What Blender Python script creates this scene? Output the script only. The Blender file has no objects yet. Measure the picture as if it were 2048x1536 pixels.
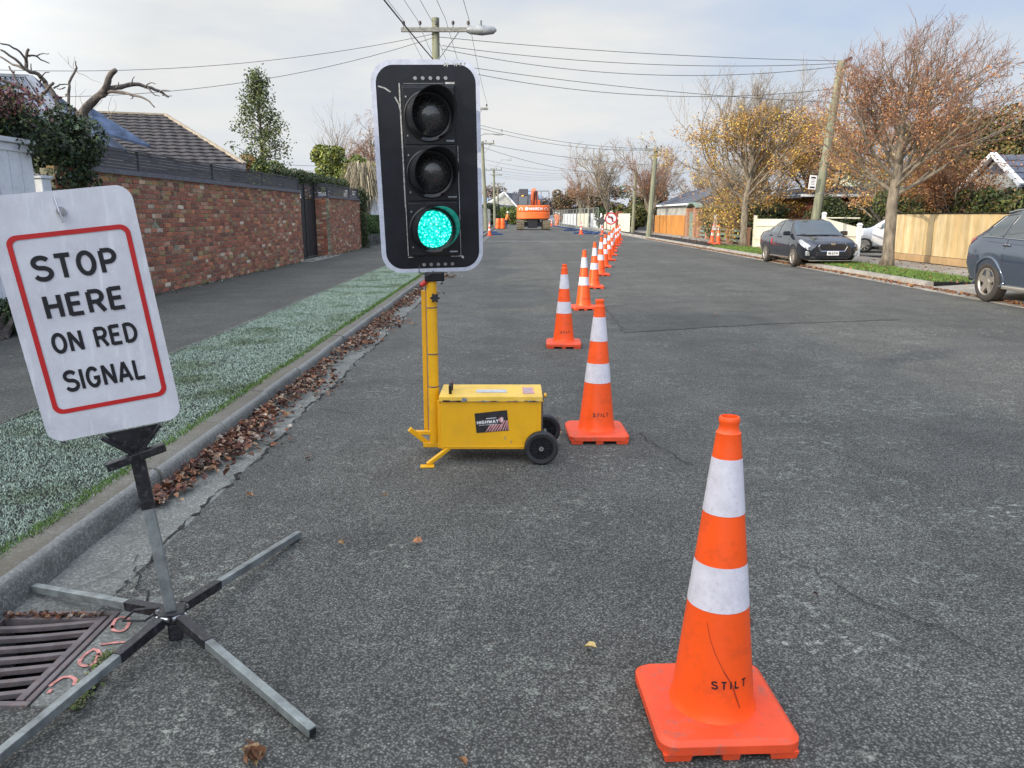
import bpy, math, random
from mathutils import Vector, Matrix, Euler
PI = math.pi
R_ = random.Random(7)
sc = bpy.context.scene
col = bpy.data.collections.new('street'); sc.collection.children.link(col)

# ------------------------------------------------------------------ survey helpers (turn photo measurements into world metres)
FPX, PIT, CH = 1538.0, math.radians(12.4), 1.44
def _ray(x, y):
    a = (x - 1024) / FPX; b = (768 - y) / FPX
    return (a, math.cos(PIT) + b * math.sin(PIT), -math.sin(PIT) + b * math.cos(PIT))
def G(x, y, z=0.0):
    r = _ray(x, y); t = (z - CH) / r[2]; return Vector((r[0] * t, r[1] * t, z))
def D(x, y, Y):
    r = _ray(x, y); t = Y / r[1]; return Vector((r[0] * t, Y, CH + r[2] * t))

# ------------------------------------------------------------------ materials
def new_mat(name):
    m = bpy.data.materials.new(name); m.use_nodes = True
    nt = m.node_tree; b = nt.nodes['Principled BSDF']
    return m, nt, b
def N(nt, t, **kw):
    n = nt.nodes.new(t)
    for k, v in kw.items():
        if k.startswith('i_'):
            n.inputs[k[2:].replace('_', ' ')].default_value = v
        else: setattr(n, k, v)
    return n
def coords(nt, space='Object', scale=None):
    tc = N(nt, 'ShaderNodeTexCoord'); out = tc.outputs[space]
    if scale:
        mp = N(nt, 'ShaderNodeMapping'); mp.inputs['Scale'].default_value = scale
        nt.links.new(out, mp.inputs['Vector']); out = mp.outputs[0]
    return out
def noise(nt, vec, scale, detail=4, rough=.6):
    n = N(nt, 'ShaderNodeTexNoise'); n.inputs['Scale'].default_value = scale
    n.inputs['Detail'].default_value = detail; n.inputs['Roughness'].default_value = rough
    nt.links.new(vec, n.inputs['Vector']); return n.outputs['Fac']
def vor(nt, vec, scale, feature='F1', out='Color'):
    n = N(nt, 'ShaderNodeTexVoronoi', feature=feature); n.inputs['Scale'].default_value = scale
    nt.links.new(vec, n.inputs['Vector']); return n.outputs[out]
def ramp(nt, fac, stops):
    r = N(nt, 'ShaderNodeValToRGB'); cr = r.color_ramp
    while len(cr.elements) < len(stops): cr.elements.new(.5)
    for e, (p, c) in zip(cr.elements, stops):
        e.position = p; e.color = (c, c, c, 1) if isinstance(c, (int, float)) else (c[0], c[1], c[2], 1)
    nt.links.new(fac, r.inputs[0]); return r.outputs[0]
def mix(nt, fac, a, b, mode='MIX'):
    n = N(nt, 'ShaderNodeMix', data_type='RGBA', blend_type=mode)
    for sock, v in ((n.inputs[0], fac), (n.inputs[6], a), (n.inputs[7], b)):
        if isinstance(v, (int, float)): sock.default_value = v
        elif isinstance(v, (tuple, list)): sock.default_value = (v[0], v[1], v[2], 1)
        else: nt.links.new(v, sock)
    return n.outputs[2]
def math_n(nt, op, a, b=0.0):
    n = N(nt, 'ShaderNodeMath', operation=op)
    for s, v in ((n.inputs[0], a), (n.inputs[1], b)):
        if isinstance(v, (int, float)): s.default_value = v
        else: nt.links.new(v, s)
    return n.outputs[0]
def bump(nt, b, h, strength, dist):
    n = N(nt, 'ShaderNodeBump'); n.inputs['Strength'].default_value = strength; n.inputs['Distance'].default_value = dist
    nt.links.new(h, n.inputs['Height']); nt.links.new(n.outputs[0], b.inputs['Normal']); return n
def M(name, c, rough=.6, metal=0.0, var=.18, scale=6, bmp=0.0, bscale=60, attr=False, c2=None, dirt=0.0, dirtc=(.05, .045, .04), coat=0.0, spec=None, emit=None, trans=0.0, stretch=None):
    m, nt, b = new_mat(name)
    v = coords(nt, 'Object', stretch)
    f = noise(nt, v, scale, 5)
    c2 = c2 or tuple(max(0, x * (1 - var * 2)) for x in c)
    c1 = tuple(x * (1 + var) for x in c)
    base = mix(nt, ramp(nt, f, [(.3, 0), (.7, 1)]), c2, c1)
    if attr:
        a = N(nt, 'ShaderNodeAttribute', attribute_name='col'); base = mix(nt, 1.0, base, a.outputs['Color'], 'MULTIPLY')
    if dirt:
        g = noise(nt, v, scale * 3.1, 8, .72)
        base = mix(nt, math_n(nt, 'MULTIPLY', ramp(nt, g, [(.52, 0), (.66, 1)]), dirt), base, dirtc)
    nt.links.new(base, b.inputs['Base Color'])
    b.inputs['Roughness'].default_value = rough; b.inputs['Metallic'].default_value = metal
    if coat: b.inputs['Coat Weight'].default_value = coat; b.inputs['Coat Roughness'].default_value = .06
    if spec is not None: b.inputs['Specular IOR Level'].default_value = spec
    if emit: b.inputs['Emission Color'].default_value = (*emit[0], 1); b.inputs['Emission Strength'].default_value = emit[1]
    if trans:
        b.inputs['Subsurface Weight'].default_value = trans
        b.inputs['Subsurface Radius'].default_value = (.02, .02, .01)
    if bmp: bump(nt, b, noise(nt, v, bscale, 6, .7), bmp, .01)
    return m

def mat_asphalt(name, dark=1.0, speck=1.0, tint=(1, 1, 1)):
    m, nt, b = new_mat(name); v = coords(nt, 'Object')
    big = noise(nt, v, .35, 5, .6); mid = noise(nt, v, 2.2, 6, .65); fine = noise(nt, v, 38, 6, .75)
    n3 = N(nt, 'ShaderNodeTexVoronoi', feature='F1'); n3.inputs['Scale'].default_value = 128; n3.inputs['Randomness'].default_value = 1
    nt.links.new(v, n3.inputs['Vector'])
    sep = N(nt, 'ShaderNodeSeparateColor'); nt.links.new(n3.outputs['Color'], sep.inputs[0])
    st = ramp(nt, sep.outputs[0], [(.0, .062 * dark), (.5, .08 * dark), (.88, .1 * dark), (.99, .15 * dark * speck)])
    gap = ramp(nt, n3.outputs['Distance'], [(.15, 1), (.62, .25)])
    st = mix(nt, 1.0, st, gap, 'MULTIPLY')
    big2 = ramp(nt, big, [(.3, .82), (.7, 1.22)]); mid2 = ramp(nt, mid, [(.3, .8), (.7, 1.2)])
    c = mix(nt, 1.0, st, big2, 'MULTIPLY'); c = mix(nt, 1.0, c, mid2, 'MULTIPLY')
    c = mix(nt, 1.0, c, ramp(nt, fine, [(.3, .78), (.7, 1.28)]), 'MULTIPLY')
    # pale worn stone and frost patches in streaks
    w = noise(nt, v, 1.3, 3, .5); w2 = noise(nt, v, 21, 5, .8)
    wm = math_n(nt, 'MULTIPLY', ramp(nt, w, [(.5, 0), (.68, 1)]), ramp(nt, w2, [(.55, 0), (.66, 1)]))
    c = mix(nt, math_n(nt, 'MULTIPLY', wm, .75 * speck), c, (.24, .25, .235))
    tk_ = N(nt, 'ShaderNodeMapping'); tk_.inputs['Scale'].default_value = (1.1, .035, 1); nt.links.new(v, tk_.inputs[0])
    c = mix(nt, 1.0, c, ramp(nt, noise(nt, tk_.outputs[0], 1.0, 3, .5), [(.32, .86), (.68, 1.12)]), 'MULTIPLY')
    # dark stains
    mp = N(nt, 'ShaderNodeMapping'); mp.inputs['Scale'].default_value = (1.2, .5, 1); nt.links.new(v, mp.inputs[0])
    s = noise(nt, mp.outputs[0], 3.3, 6, .7)
    c = mix(nt, math_n(nt, 'MULTIPLY', ramp(nt, s, [(.58, 0), (.72, 1)]), .4), c, (.036, .036, .036))
    pz = noise(nt, v, 14, 5, .8); pm = math_n(nt, 'MULTIPLY', ramp(nt, pz, [(.6, 0), (.68, 1)]), ramp(nt, s, [(.46, 0), (.56, 1)]))
    c = mix(nt, math_n(nt, 'MULTIPLY', pm, .6), c, (.022, .022, .022))
    l1 = noise(nt, v, 9.5, 4, .6); l2 = noise(nt, v, 60, 4, .75); l0 = noise(nt, v, .8, 3, .5)
    lm = math_n(nt, 'MULTIPLY', math_n(nt, 'MULTIPLY', ramp(nt, l1, [(.55, 0), (.62, 1)]), ramp(nt, l2, [(.5, 0), (.58, 1)])), ramp(nt, l0, [(.42, 0), (.58, 1)]))
    c = mix(nt, math_n(nt, 'MULTIPLY', lm, .5 * speck), c, (.165, .185, .17))
    c = mix(nt, 1.0, c, (1.98 * tint[0], 1.93 * tint[1], 1.73 * tint[2]), 'MULTIPLY')
    nt.links.new(c, b.inputs['Base Color']); b.inputs['Roughness'].default_value = .82; b.inputs['Specular IOR Level'].default_value = .35
    h = mix(nt, .5, gap, fine)
    bump(nt, b, h, .7, .006)
    return m

def mat_concrete(name, c=(.2, .195, .18), sc_=14, moss=.3, top=False):
    m, nt, b = new_mat(name); v = coords(nt, 'Object')
    f = noise(nt, v, 1.7, 6, .65); g = noise(nt, v, 60, 6, .8); d = noise(nt, v, 5, 8, .7)
    base = mix(nt, ramp(nt, f, [(.3, 0), (.7, 1)]), tuple(x * .6 for x in c), tuple(x * 1.25 for x in c))
    base = mix(nt, 1.0, base, ramp(nt, g, [(.3, .6), (.7, 1.35)]), 'MULTIPLY')
    sp = vor(nt, v, 130); s2 = N(nt, 'ShaderNodeSeparateColor'); nt.links.new(sp, s2.inputs[0])
    base = mix(nt, 1.0, base, ramp(nt, s2.outputs[0], [(0, .7), (.7, 1.0), (.95, 1.5)]), 'MULTIPLY')
    base = mix(nt, math_n(nt, 'MULTIPLY', ramp(nt, d, [(.55, 0), (.7, 1)]), moss), base, (.035, .04, .02))
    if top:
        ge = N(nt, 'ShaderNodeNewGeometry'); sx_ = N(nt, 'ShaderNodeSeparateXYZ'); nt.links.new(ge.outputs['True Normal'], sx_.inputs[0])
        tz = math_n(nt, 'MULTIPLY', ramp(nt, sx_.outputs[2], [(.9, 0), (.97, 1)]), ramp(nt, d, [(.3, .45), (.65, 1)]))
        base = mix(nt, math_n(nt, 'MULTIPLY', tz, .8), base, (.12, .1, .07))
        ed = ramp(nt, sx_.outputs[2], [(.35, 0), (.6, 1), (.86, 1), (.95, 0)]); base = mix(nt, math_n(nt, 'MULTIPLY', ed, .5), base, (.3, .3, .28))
    nt.links.new(base, b.inputs['Base Color']); b.inputs['Roughness'].default_value = .88
    bump(nt, b, g, .5, .006); return m

def mat_grass(name, frost=1.0, c1=(.1, .15, .055), c2=(.15, .21, .075)):
    m, nt, b = new_mat(name); v = coords(nt, 'Object')
    a = N(nt, 'ShaderNodeAttribute', attribute_name='col')
    f = noise(nt, v, 1.6, 4); g = noise(nt, v, 30, 6, .8)
    base = mix(nt, ramp(nt, g, [(.3, 0), (.7, 1)]), c1, c2)
    fr = ramp(nt, f, [(.26, 0), (.5, 1)])
    fr = math_n(nt, 'MULTIPLY', fr, frost)
    base = mix(nt, math_n(nt, 'MULTIPLY', fr, .78), base, (.45, .53, .45))
    base = mix(nt, 1.0, base, a.outputs['Color'], 'MULTIPLY')
    nt.links.new(base, b.inputs['Base Color']); b.inputs['Roughness'].default_value = .8
    bump(nt, b, g, .5, .02)
    return m

def mat_glass(name, tint=(.02, .025, .03), rough=.03):
    m, nt, b = new_mat(name)
    v = coords(nt, 'Object'); f = noise(nt, v, 2)
    nt.links.new(mix(nt, f, tint, tuple(x * 1.8 for x in tint)), b.inputs['Base Color'])
    b.inputs['Roughness'].default_value = rough; b.inputs['Specular IOR Level'].default_value = .9
    b.inputs['Coat Weight'].default_value = .8; b.inputs['Coat Roughness'].default_value = .02
    return m

def mat_led(name):
    m, nt, b = new_mat(name); v = coords(nt, 'Object')
    n = N(nt, 'ShaderNodeTexVoronoi', feature='F1'); n.inputs['Scale'].default_value = 74; n.inputs['Randomness'].default_value = .8
    nt.links.new(v, n.inputs['Vector'])
    e = ramp(nt, n.outputs['Distance'], [(.08, (.62, 1.0, .92)), (.36, (.01, .8, .64)), (.7, (.0, .36, .30))])
    nt.links.new(e, b.inputs['Emission Color']); b.inputs['Emission Strength'].default_value = 1.7
    b.inputs['Base Color'].default_value = (.0, .12, .08, 1); b.inputs['Roughness'].default_value = .3
    return m
def mat_lens(name):
    m, nt, b = new_mat(name); v = coords(nt, 'Object')
    f = noise(nt, v, 95, 4, .8)
    nt.links.new(ramp(nt, f, [(.35, .008), (.62, .05), (.75, .2)]), b.inputs['Base Color'])
    b.inputs['Roughness'].default_value = .12; b.inputs['Coat Weight'].default_value = 1.0; b.inputs['Coat Roughness'].default_value = .05
    bump(nt, b, f, .5, .004); return m
def mat_sheeting(name):   # retroreflective white sign face, slightly streaked with frost
    m, nt, b = new_mat(name); v = coords(nt, 'Object')
    f = noise(nt, v, 7, 6, .7)
    mp = N(nt, 'ShaderNodeMapping'); mp.inputs['Scale'].default_value = (30, 30, 3); nt.links.new(v, mp.inputs[0])
    g = noise(nt, mp.outputs[0], 1.4, 4, .6); h = noise(nt, v, 45, 4, .8)
    c = mix(nt, ramp(nt, f, [(.3, 0), (.7, 1)]), (.56, .55, .59), (.72, .72, .75))
    c = mix(nt, math_n(nt, 'MULTIPLY', ramp(nt, g, [(.55, 0), (.7, 1)]), .5), c, (.85, .86, .88))
    c = mix(nt, math_n(nt, 'MULTIPLY', ramp(nt, h, [(.58, 0), (.7, 1)]), .35), c, (.86, .86, .88))
    nt.links.new(c, b.inputs['Base Color']); b.inputs['Roughness'].default_value = .35
    return m

MT = {}
MT['asphalt'] = mat_asphalt('road asphalt')
MT['asphalt_patch'] = mat_asphalt('newer asphalt patch', .92, .5)
MT['path'] = mat_asphalt('footpath asphalt', .98, .5, (1, .99, .96))
MT['asphalt_sunlit'] = mat_asphalt('sun streak asphalt', 1.45, .6)  # sunlight on the far road put into the asphalt colour
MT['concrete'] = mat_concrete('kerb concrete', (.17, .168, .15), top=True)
MT['gutter'] = mat_concrete('gutter concrete', (.17, .172, .155))
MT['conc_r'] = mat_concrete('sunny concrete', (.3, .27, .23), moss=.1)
MT['grass_f'] = mat_grass('frosted grass')
MT['grass'] = mat_grass('sunlit grass', 0.05, (.07, .12, .02), (.14, .22, .03))
MT['earth'] = M('earth', (.09, .08, .055), .9, var=.3, scale=2, bmp=.4)
MT['void'] = M('pit darkness', (.008, .007, .006), 1, var=.2)
MT['rust_iron'] = M('rusted iron', (.15, .125, .125), .7, .1, var=.2, scale=14, dirt=.5, dirtc=(.16, .07, .035), bmp=.3)
MT['galv'] = M('galvanised steel', (.25, .27, .26), .5, .35, var=.25, scale=14, dirt=.35, dirtc=(.12, .12, .11))
MT['blacksteel'] = M('black painted steel', (.022, .021, .024), .42, .2, var=.3, scale=18, dirt=.5, dirtc=(.14, .13, .14))
MT['sheet'] = mat_sheeting('reflective sheeting')
MT['red'] = M('sign red', (.55, .02, .02), .4, var=.08)
MT['black'] = M('sign black', (.012, .012, .016), .45, var=.1)
MT['bolt'] = M('zinc bolt', (.55, .55, .56), .3, .9, var=.15)
MT['orange'] = M('cone orange', (1.0, .10, .008), .42, var=.05, scale=4, dirt=.3, dirtc=(.35, .05, .02), trans=.0)
MT['orange_base'] = M('cone base orange', (.78, .075, .018), .55, var=.1, scale=7, dirt=.8, dirtc=(.33, .1, .07))
MT['band'] = M('reflective band', (.7, .66, .7), .4, var=.06, scale=25, dirt=.45, dirtc=(.42, .4, .44))
MT['yellow'] = M('yellow paint', (.78, .4, .006), .38, var=.06, scale=3, dirt=.12, dirtc=(.4, .22, .05))
MT['yellow_top'] = M('pale yellow paint', (.8, .5, .06), .45, var=.1, scale=6, dirt=.3, dirtc=(.75, .6, .3))  # paler than the main yellow, with lighter blotches
MT['chip'] = M('bare chipped metal', (.3, .32, .34), .5, .3, var=.3, scale=50)
MT['rubber'] = M('black rubber', (.018, .018, .02), .55, var=.3, scale=20, dirt=.2, dirtc=(.07, .07, .07))
MT['blackplastic'] = M('black plastic', (.011, .012, .016), .33, var=.25, scale=9, dirt=.15, dirtc=(.05, .05, .05))
MT['board'] = M('black target board', (.011, .012, .018), .3, var=.3, scale=5, dirt=.12, dirtc=(.05, .05, .055))
MT['boardwhite'] = M('white edge strip', (.58, .6, .7), .4, var=.1, scale=20)
MT['scratch'] = M('scraped aluminium', (.5, .49, .47), .5, .2, var=.3, scale=60)
MT['led'] = mat_led('lit green lens'); MT['lens'] = mat_lens('dark lens')
MT['redknob'] = M('red cap', (.6, .03, .02), .4)
MT['sticker'] = M('dark sticker', (.025, .022, .024), .4, var=.3, scale=30)
MT['white'] = M('white print', (.75, .74, .74), .5, var=.08, scale=60)
MT['pinkprint'] = M('faded pink print', (.62, .3, .3), .5, var=.2, scale=60)
MT['greyprint'] = M('worn silver label', (.5, .52, .55), .4, var=.15, scale=60)
MT['pinkspray'] = M('pink marking paint', (.55, .22, .19), .85, var=.3, scale=30, dirt=.9, dirtc=(.2, .18, .15))
MT['terracotta'] = M('terracotta brick', (.42, .22, .14), .85, var=.25, scale=14, bmp=.4)
MT['brick'] = M('brick', (1.72, 1.5, 1.3), .85, var=.2, scale=22, bmp=.6, bscale=70, attr=True, dirt=.5, dirtc=(.34, .28, .23))
MT['mortar'] = M('mossy mortar', (.3, .28, .22), .95, var=.4, scale=9, c2=(.08, .09, .04), bmp=.4)
MT['slat'] = M('charcoal stained timber', (.07, .07, .085), .6, var=.2, scale=12, stretch=(1, .15, 6))
MT['slat_cap'] = M('weathered grey timber', (.15, .15, .165), .7, var=.2, scale=14)
MT['blackgate'] = M('black stained boards', (.02, .021, .024), .6, var=.3, scale=10)
MT['whitepaint'] = M('white painted boards', (.8, .82, .84), .5, var=.05, scale=4, dirt=.3, dirtc=(.4, .42, .4))
MT['cream'] = M('sunlit cream boards', (.72, .68, .55), .55, var=.05, scale=4)
MT['pine'] = M('new pine boards', (1, 1, 1), .65, var=.15, scale=3, attr=True, stretch=(1, 1, .25), dirt=.35, dirtc=(.3, .19, .08))
MT['stonewall'] = mat_concrete('rough grey stone', (.1, .1, .095), moss=.6)
MT['bark'] = M('grey bark', (.23, .19, .14), .9, var=.35, scale=9, bmp=.8, bscale=35, stretch=(1, 1, .3))
MT['bark_dark'] = M('dark bark', (.09, .07, .06), .9, var=.35, scale=9, bmp=.8, bscale=25)
MT['twig_red'] = M('reddish twigs', (.27, .145, .09), .9, var=.3, scale=5)
MT['twig_grey'] = M('grey twigs', (.3, .235, .165), .9, var=.3, scale=5)
MT['leaf'] = M('leaves', (1, 1, 1), .6, var=.2, scale=9, attr=True)
MT['deadleaf'] = M('dead leaves', (1, 1, 1), .8, var=.3, scale=40, attr=True)
MT['polewood'] = M('weathered pole timber', (.24, .245, .165), .85, var=.25, scale=5, stretch=(3, 3, .2), bmp=.5, dirt=.4, dirtc=(.12, .09, .06))
MT['armwood'] = M('crossarm timber', (.26, .25, .22), .85, var=.25, scale=9)
MT['lampgrey'] = M('grey lamp housing', (.32, .33, .33), .5, .2)
MT['wire'] = M('dark cable', (.07, .072, .08), .6)
MT['insul'] = M('dark insulator', (.05, .035, .035), .35)
MT['iron_roof'] = M('blue grey corrugated iron', (.17, .195, .25), .5, .2, var=.12, scale=2)
MT['ridgecap'] = M('pale ridge capping', (.22, .24, .28), .5, .2)
MT['skylight'] = M('blue translucent roofing', (.07, .1, .17), .75, var=.3, scale=3, spec=.1)
MT['tile'] = M('brown concrete tiles', (.052, .045, .046), .75, var=.3, scale=5, bmp=.3)
MT['timbercap'] = M('tan barge board', (.4, .33, .24), .7)
MT['wallwhite'] = M('weatherboard', (.5, .5, .46), .7, scale=2)
MT['wallgreen'] = M('pale green weatherboard', (.45, .5, .36), .7, scale=2)
MT['wallgrey'] = M('dark boards', (.06, .06, .06), .8, var=.3, scale=6)
MT['slateroof'] = M('slate grey roof', (.1, .11, .14), .6, var=.2, scale=4)
MT['redbrickwall'] = M('red brick wall', (.25, .08, .05), .85, var=.3, scale=12, bmp=.4)
MT['orangefence'] = M('orange stained boards', (.55, .23, .045), .6, var=.15, scale=2, stretch=(1, 1, .2))
MT['greenrail'] = M('grey green rail', (.2, .28, .23), .6)
MT['hill'] = M('hazy hills', (.25, .33, .44), 1, var=.08, scale=.002)  # distance haze baked into the hill colour as pale blue
MT['paint_sedan'] = M('dark slate car paint', (.016, .019, .03), .14, .35, var=.04, coat=1.0)
MT['paint_suv'] = M('blue grey car paint', (.06, .08, .115), .16, .35, var=.03, coat=1.0)
MT['paint_white'] = M('white car paint', (.6, .6, .62), .3, .0, var=.03, coat=.8)
MT['paint_silver'] = M('silver car paint', (.3, .33, .37), .3, .6, var=.03, coat=.8)
MT['glass'] = mat_glass('car glass', (.05, .062, .066))
MT['glass'].node_tree.nodes['Principled BSDF'].inputs['Metallic'].default_value = .25
MT['chrome'] = M('chrome trim', (.6, .6, .62), .12, 1.0, var=.03)
MT['alloy'] = M('alloy rim', (.55, .5, .43), .3, .75, var=.1, scale=30)
MT['tyre'] = M('tyre rubber', (.045, .038, .033), .8, var=.2, scale=20)
MT['lampglass'] = M('headlamp lens', (.5, .52, .55), .1, .5, var=.3, scale=25, coat=1)
MT['tail'] = M('tail lamp red', (.35, .02, .01), .15, coat=1)
MT['interior'] = M('car interior', (.02, .02, .022), .9)
MT['excorange'] = M('excavator orange', (.85, .16, .03), .4, var=.08, dirt=.3, dirtc=(.5, .14, .06))
MT['track'] = M('dusty steel track', (.2, .165, .115), .85, var=.3, scale=6)
MT['mesh'] = M('fence steel', (.3, .32, .31), .5, .3)
MT['blueblock'] = M('blue plastic block', (.025, .055, .15), .5, var=.2)
MT['hivis'] = M('orange hi vis cloth', (.85, .2, .04), .7)
MT['navy'] = M('navy cloth', (.02, .03, .07), .8)
MT['skin'] = M('skin', (.45, .26, .18), .6)
MT['moss'] = M('green moss', (.09, .13, .02), .9, var=.4, scale=40, bmp=.6)
MT['crack'] = M('crack dirt', (.018, .017, .015), 1, var=.3, scale=30)

# ------------------------------------------------------------------ mesh builder
class MB:
    def __init__(s): s.v = []; s.f = []; s.c = []; s.has = False
    def add(s, vs, fs, c=None):
        o = len(s.v); s.v.extend(vs)
        for f in fs: s.f.append([i + o for i in f])
        if c is not None: s.has = True
        s.c.extend([c or (1, 1, 1)] * len(fs)); return s
    def box(s, c, size, rot=None, col_=None, taper=1.0):
        hx, hy, hz = size[0] / 2, size[1] / 2, size[2] / 2
        p = [Vector((x * hx * (taper if z > 0 else 1), y * hy * (taper if z > 0 else 1), z * hz)) for z in (-1, 1) for y in (-1, 1) for x in (-1, 1)]
        if rot is not None:
            m = rot if isinstance(rot, Matrix) else Euler(rot).to_matrix()
            p = [m @ q for q in p]
        c = Vector(c); p = [q + c for q in p]
        return s.add(p, [(0, 2, 3, 1), (4, 5, 7, 6), (0, 1, 5, 4), (2, 6, 7, 3), (0, 4, 6, 2), (1, 3, 7, 5)], col_)
    def bb(s, a, b, col_=None):
        return s.box([(a[i] + b[i]) / 2 for i in range(3)], [abs(b[i] - a[i]) for i in range(3)], None, col_)
    def beam(s, p0, p1, w, h, up=(0, 0, 1), col_=None):
        p0, p1 = Vector(p0), Vector(p1); d = (p1 - p0); L = d.length; d.normalize()
        u = Vector(up); x = d.cross(u)
        if x.length < 1e-4: x = d.cross(Vector((1, 0, 0)))
        x.normalize(); z = x.cross(d)
        m = Matrix((x, d, z)).transposed()
        return s.box((p0 + p1) / 2, (w, L, h), m, col_)
    def tube(s, pts, rad, n=8, cap=True, col_=None):
        pts = [Vector(p) for p in pts]
        if isinstance(rad, (int, float)): rad = [rad] * len(pts)
        vs = []; k = len(pts); up = None
        for i, p in enumerate(pts):
            d = (pts[min(i + 1, k - 1)] - pts[max(i - 1, 0)])
            if d.length < 1e-9: d = Vector((0, 0, 1))
            d.normalize()
            if up is None: up = Vector((1, 0, 0)) if abs(d.z) > .9 else Vector((0, 0, 1))
            x = d.cross(up)
            if x.length < 1e-3: x = d.orthogonal()
            x.normalize(); y = x.cross(d); y.normalize(); up = y
            for j in range(n):
                a = 2 * PI * j / n; vs.append(p + (x * math.cos(a) + y * math.sin(a)) * rad[i])
        fs = [(i * n + j, i * n + (j + 1) % n, (i + 1) * n + (j + 1) % n, (i + 1) * n + j) for i in range(k - 1) for j in range(n)]
        if cap: fs.append(tuple(range(n - 1, -1, -1))); fs.append(tuple((k - 1) * n + j for j in range(n)))
        return s.add(vs, fs, col_)
    def cyl(s, p0, p1, r0, r1=None, n=20, col_=None):
        return s.tube([p0, p1], [r0, r0 if r1 is None else r1], n, True, col_)
    def lathe(s, prof, n=32, c=(0, 0, 0), m=None, a0=0.0, a1=2 * PI, col_=None):   # prof: (r, z) ; axis z
        full = abs(a1 - a0 - 2 * PI) < 1e-6; k = n if full else n + 1
        vs = []
        for r, z in prof:
            for j in range(k):
                a = a0 + (a1 - a0) * j / n; p = Vector((r * math.cos(a), r * math.sin(a), z))
                if m is not None: p = m @ p
                vs.append(p + Vector(c))
        fs = []
        for i in range(len(prof) - 1):
            for j in range(n):
                j2 = (j + 1) % k; fs.append((i * k + j, i * k + j2, (i + 1) * k + j2, (i + 1) * k + j))
        return s.add(vs, fs, col_)
    def prism(s, poly, z0, z1, m=None, col_=None):   # poly in xy, extrude z
        n = len(poly); vs = [Vector((p[0], p[1], z0)) for p in poly] + [Vector((p[0], p[1], z1)) for p in poly]
        if m is not None: vs = [m @ q for q in vs]
        fs = [tuple(range(n - 1, -1, -1)), tuple(range(n, 2 * n))] + [(i, (i + 1) % n, n + (i + 1) % n, n + i) for i in range(n)]
        return s.add(vs, fs, col_)
    def quad(s, a, b, c, d, col_=None): return s.add([Vector(a), Vector(b), Vector(c), Vector(d)], [(0, 1, 2, 3)], col_)
    def build(s, name, mat, parent=None, world=True, bevel=0, smooth=False, seg=2, sub=0):
        me = bpy.data.meshes.new(name)
        off = Vector((0, 0, 0))
        if parent is not None and world:
            off = parent.location.copy(); q = parent
            while q.parent is not None: q = q.parent; off += q.location
        me.from_pydata([tuple(Vector(p) - off) for p in s.v], [], s.f)
        if s.has:
            a = me.attributes.new('col', 'FLOAT_COLOR', 'FACE'); buf = []
            for c in s.c: buf.extend((c[0], c[1], c[2], 1.0))
            a.data.foreach_set('color', buf)
        me.materials.append(mat); o = bpy.data.objects.new(name, me); col.objects.link(o)
        if parent is not None: o.parent = parent
        if smooth:
            me.polygons.foreach_set('use_smooth', [True] * len(me.polygons))
            if smooth != 'all': me.set_sharp_from_angle(angle=math.radians(42 if smooth is True else smooth))
        if bevel:
            b = o.modifiers.new('b', 'BEVEL'); b.width = bevel; b.segments = seg; b.limit_method = 'ANGLE'; b.angle_limit = math.radians(40)
            b.harden_normals = False
        return o

def tag(o, label=None, cat=None, group=None, kind=None):
    if label: o['label'] = label
    if cat: o['category'] = cat
    if group: o['group'] = group
    if kind: o['kind'] = kind
    return o
def thing(name, label, cat, loc=(0, 0, 0), rz=0.0, group=None):
    o = bpy.data.objects.new(name, None); col.objects.link(o); o.location = loc; o.rotation_euler = (0, 0, rz)
    o.empty_display_size = .1
    return tag(o, label, cat, group)
def copy_tree(o, parent=None, with_children=True):
    c = o.copy(); col.objects.link(c)
    if parent is not None: c.parent = parent
    if with_children:
        for ch in [x for x in bpy.data.objects if x.parent == o]: copy_tree(ch, c)
    return c

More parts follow.
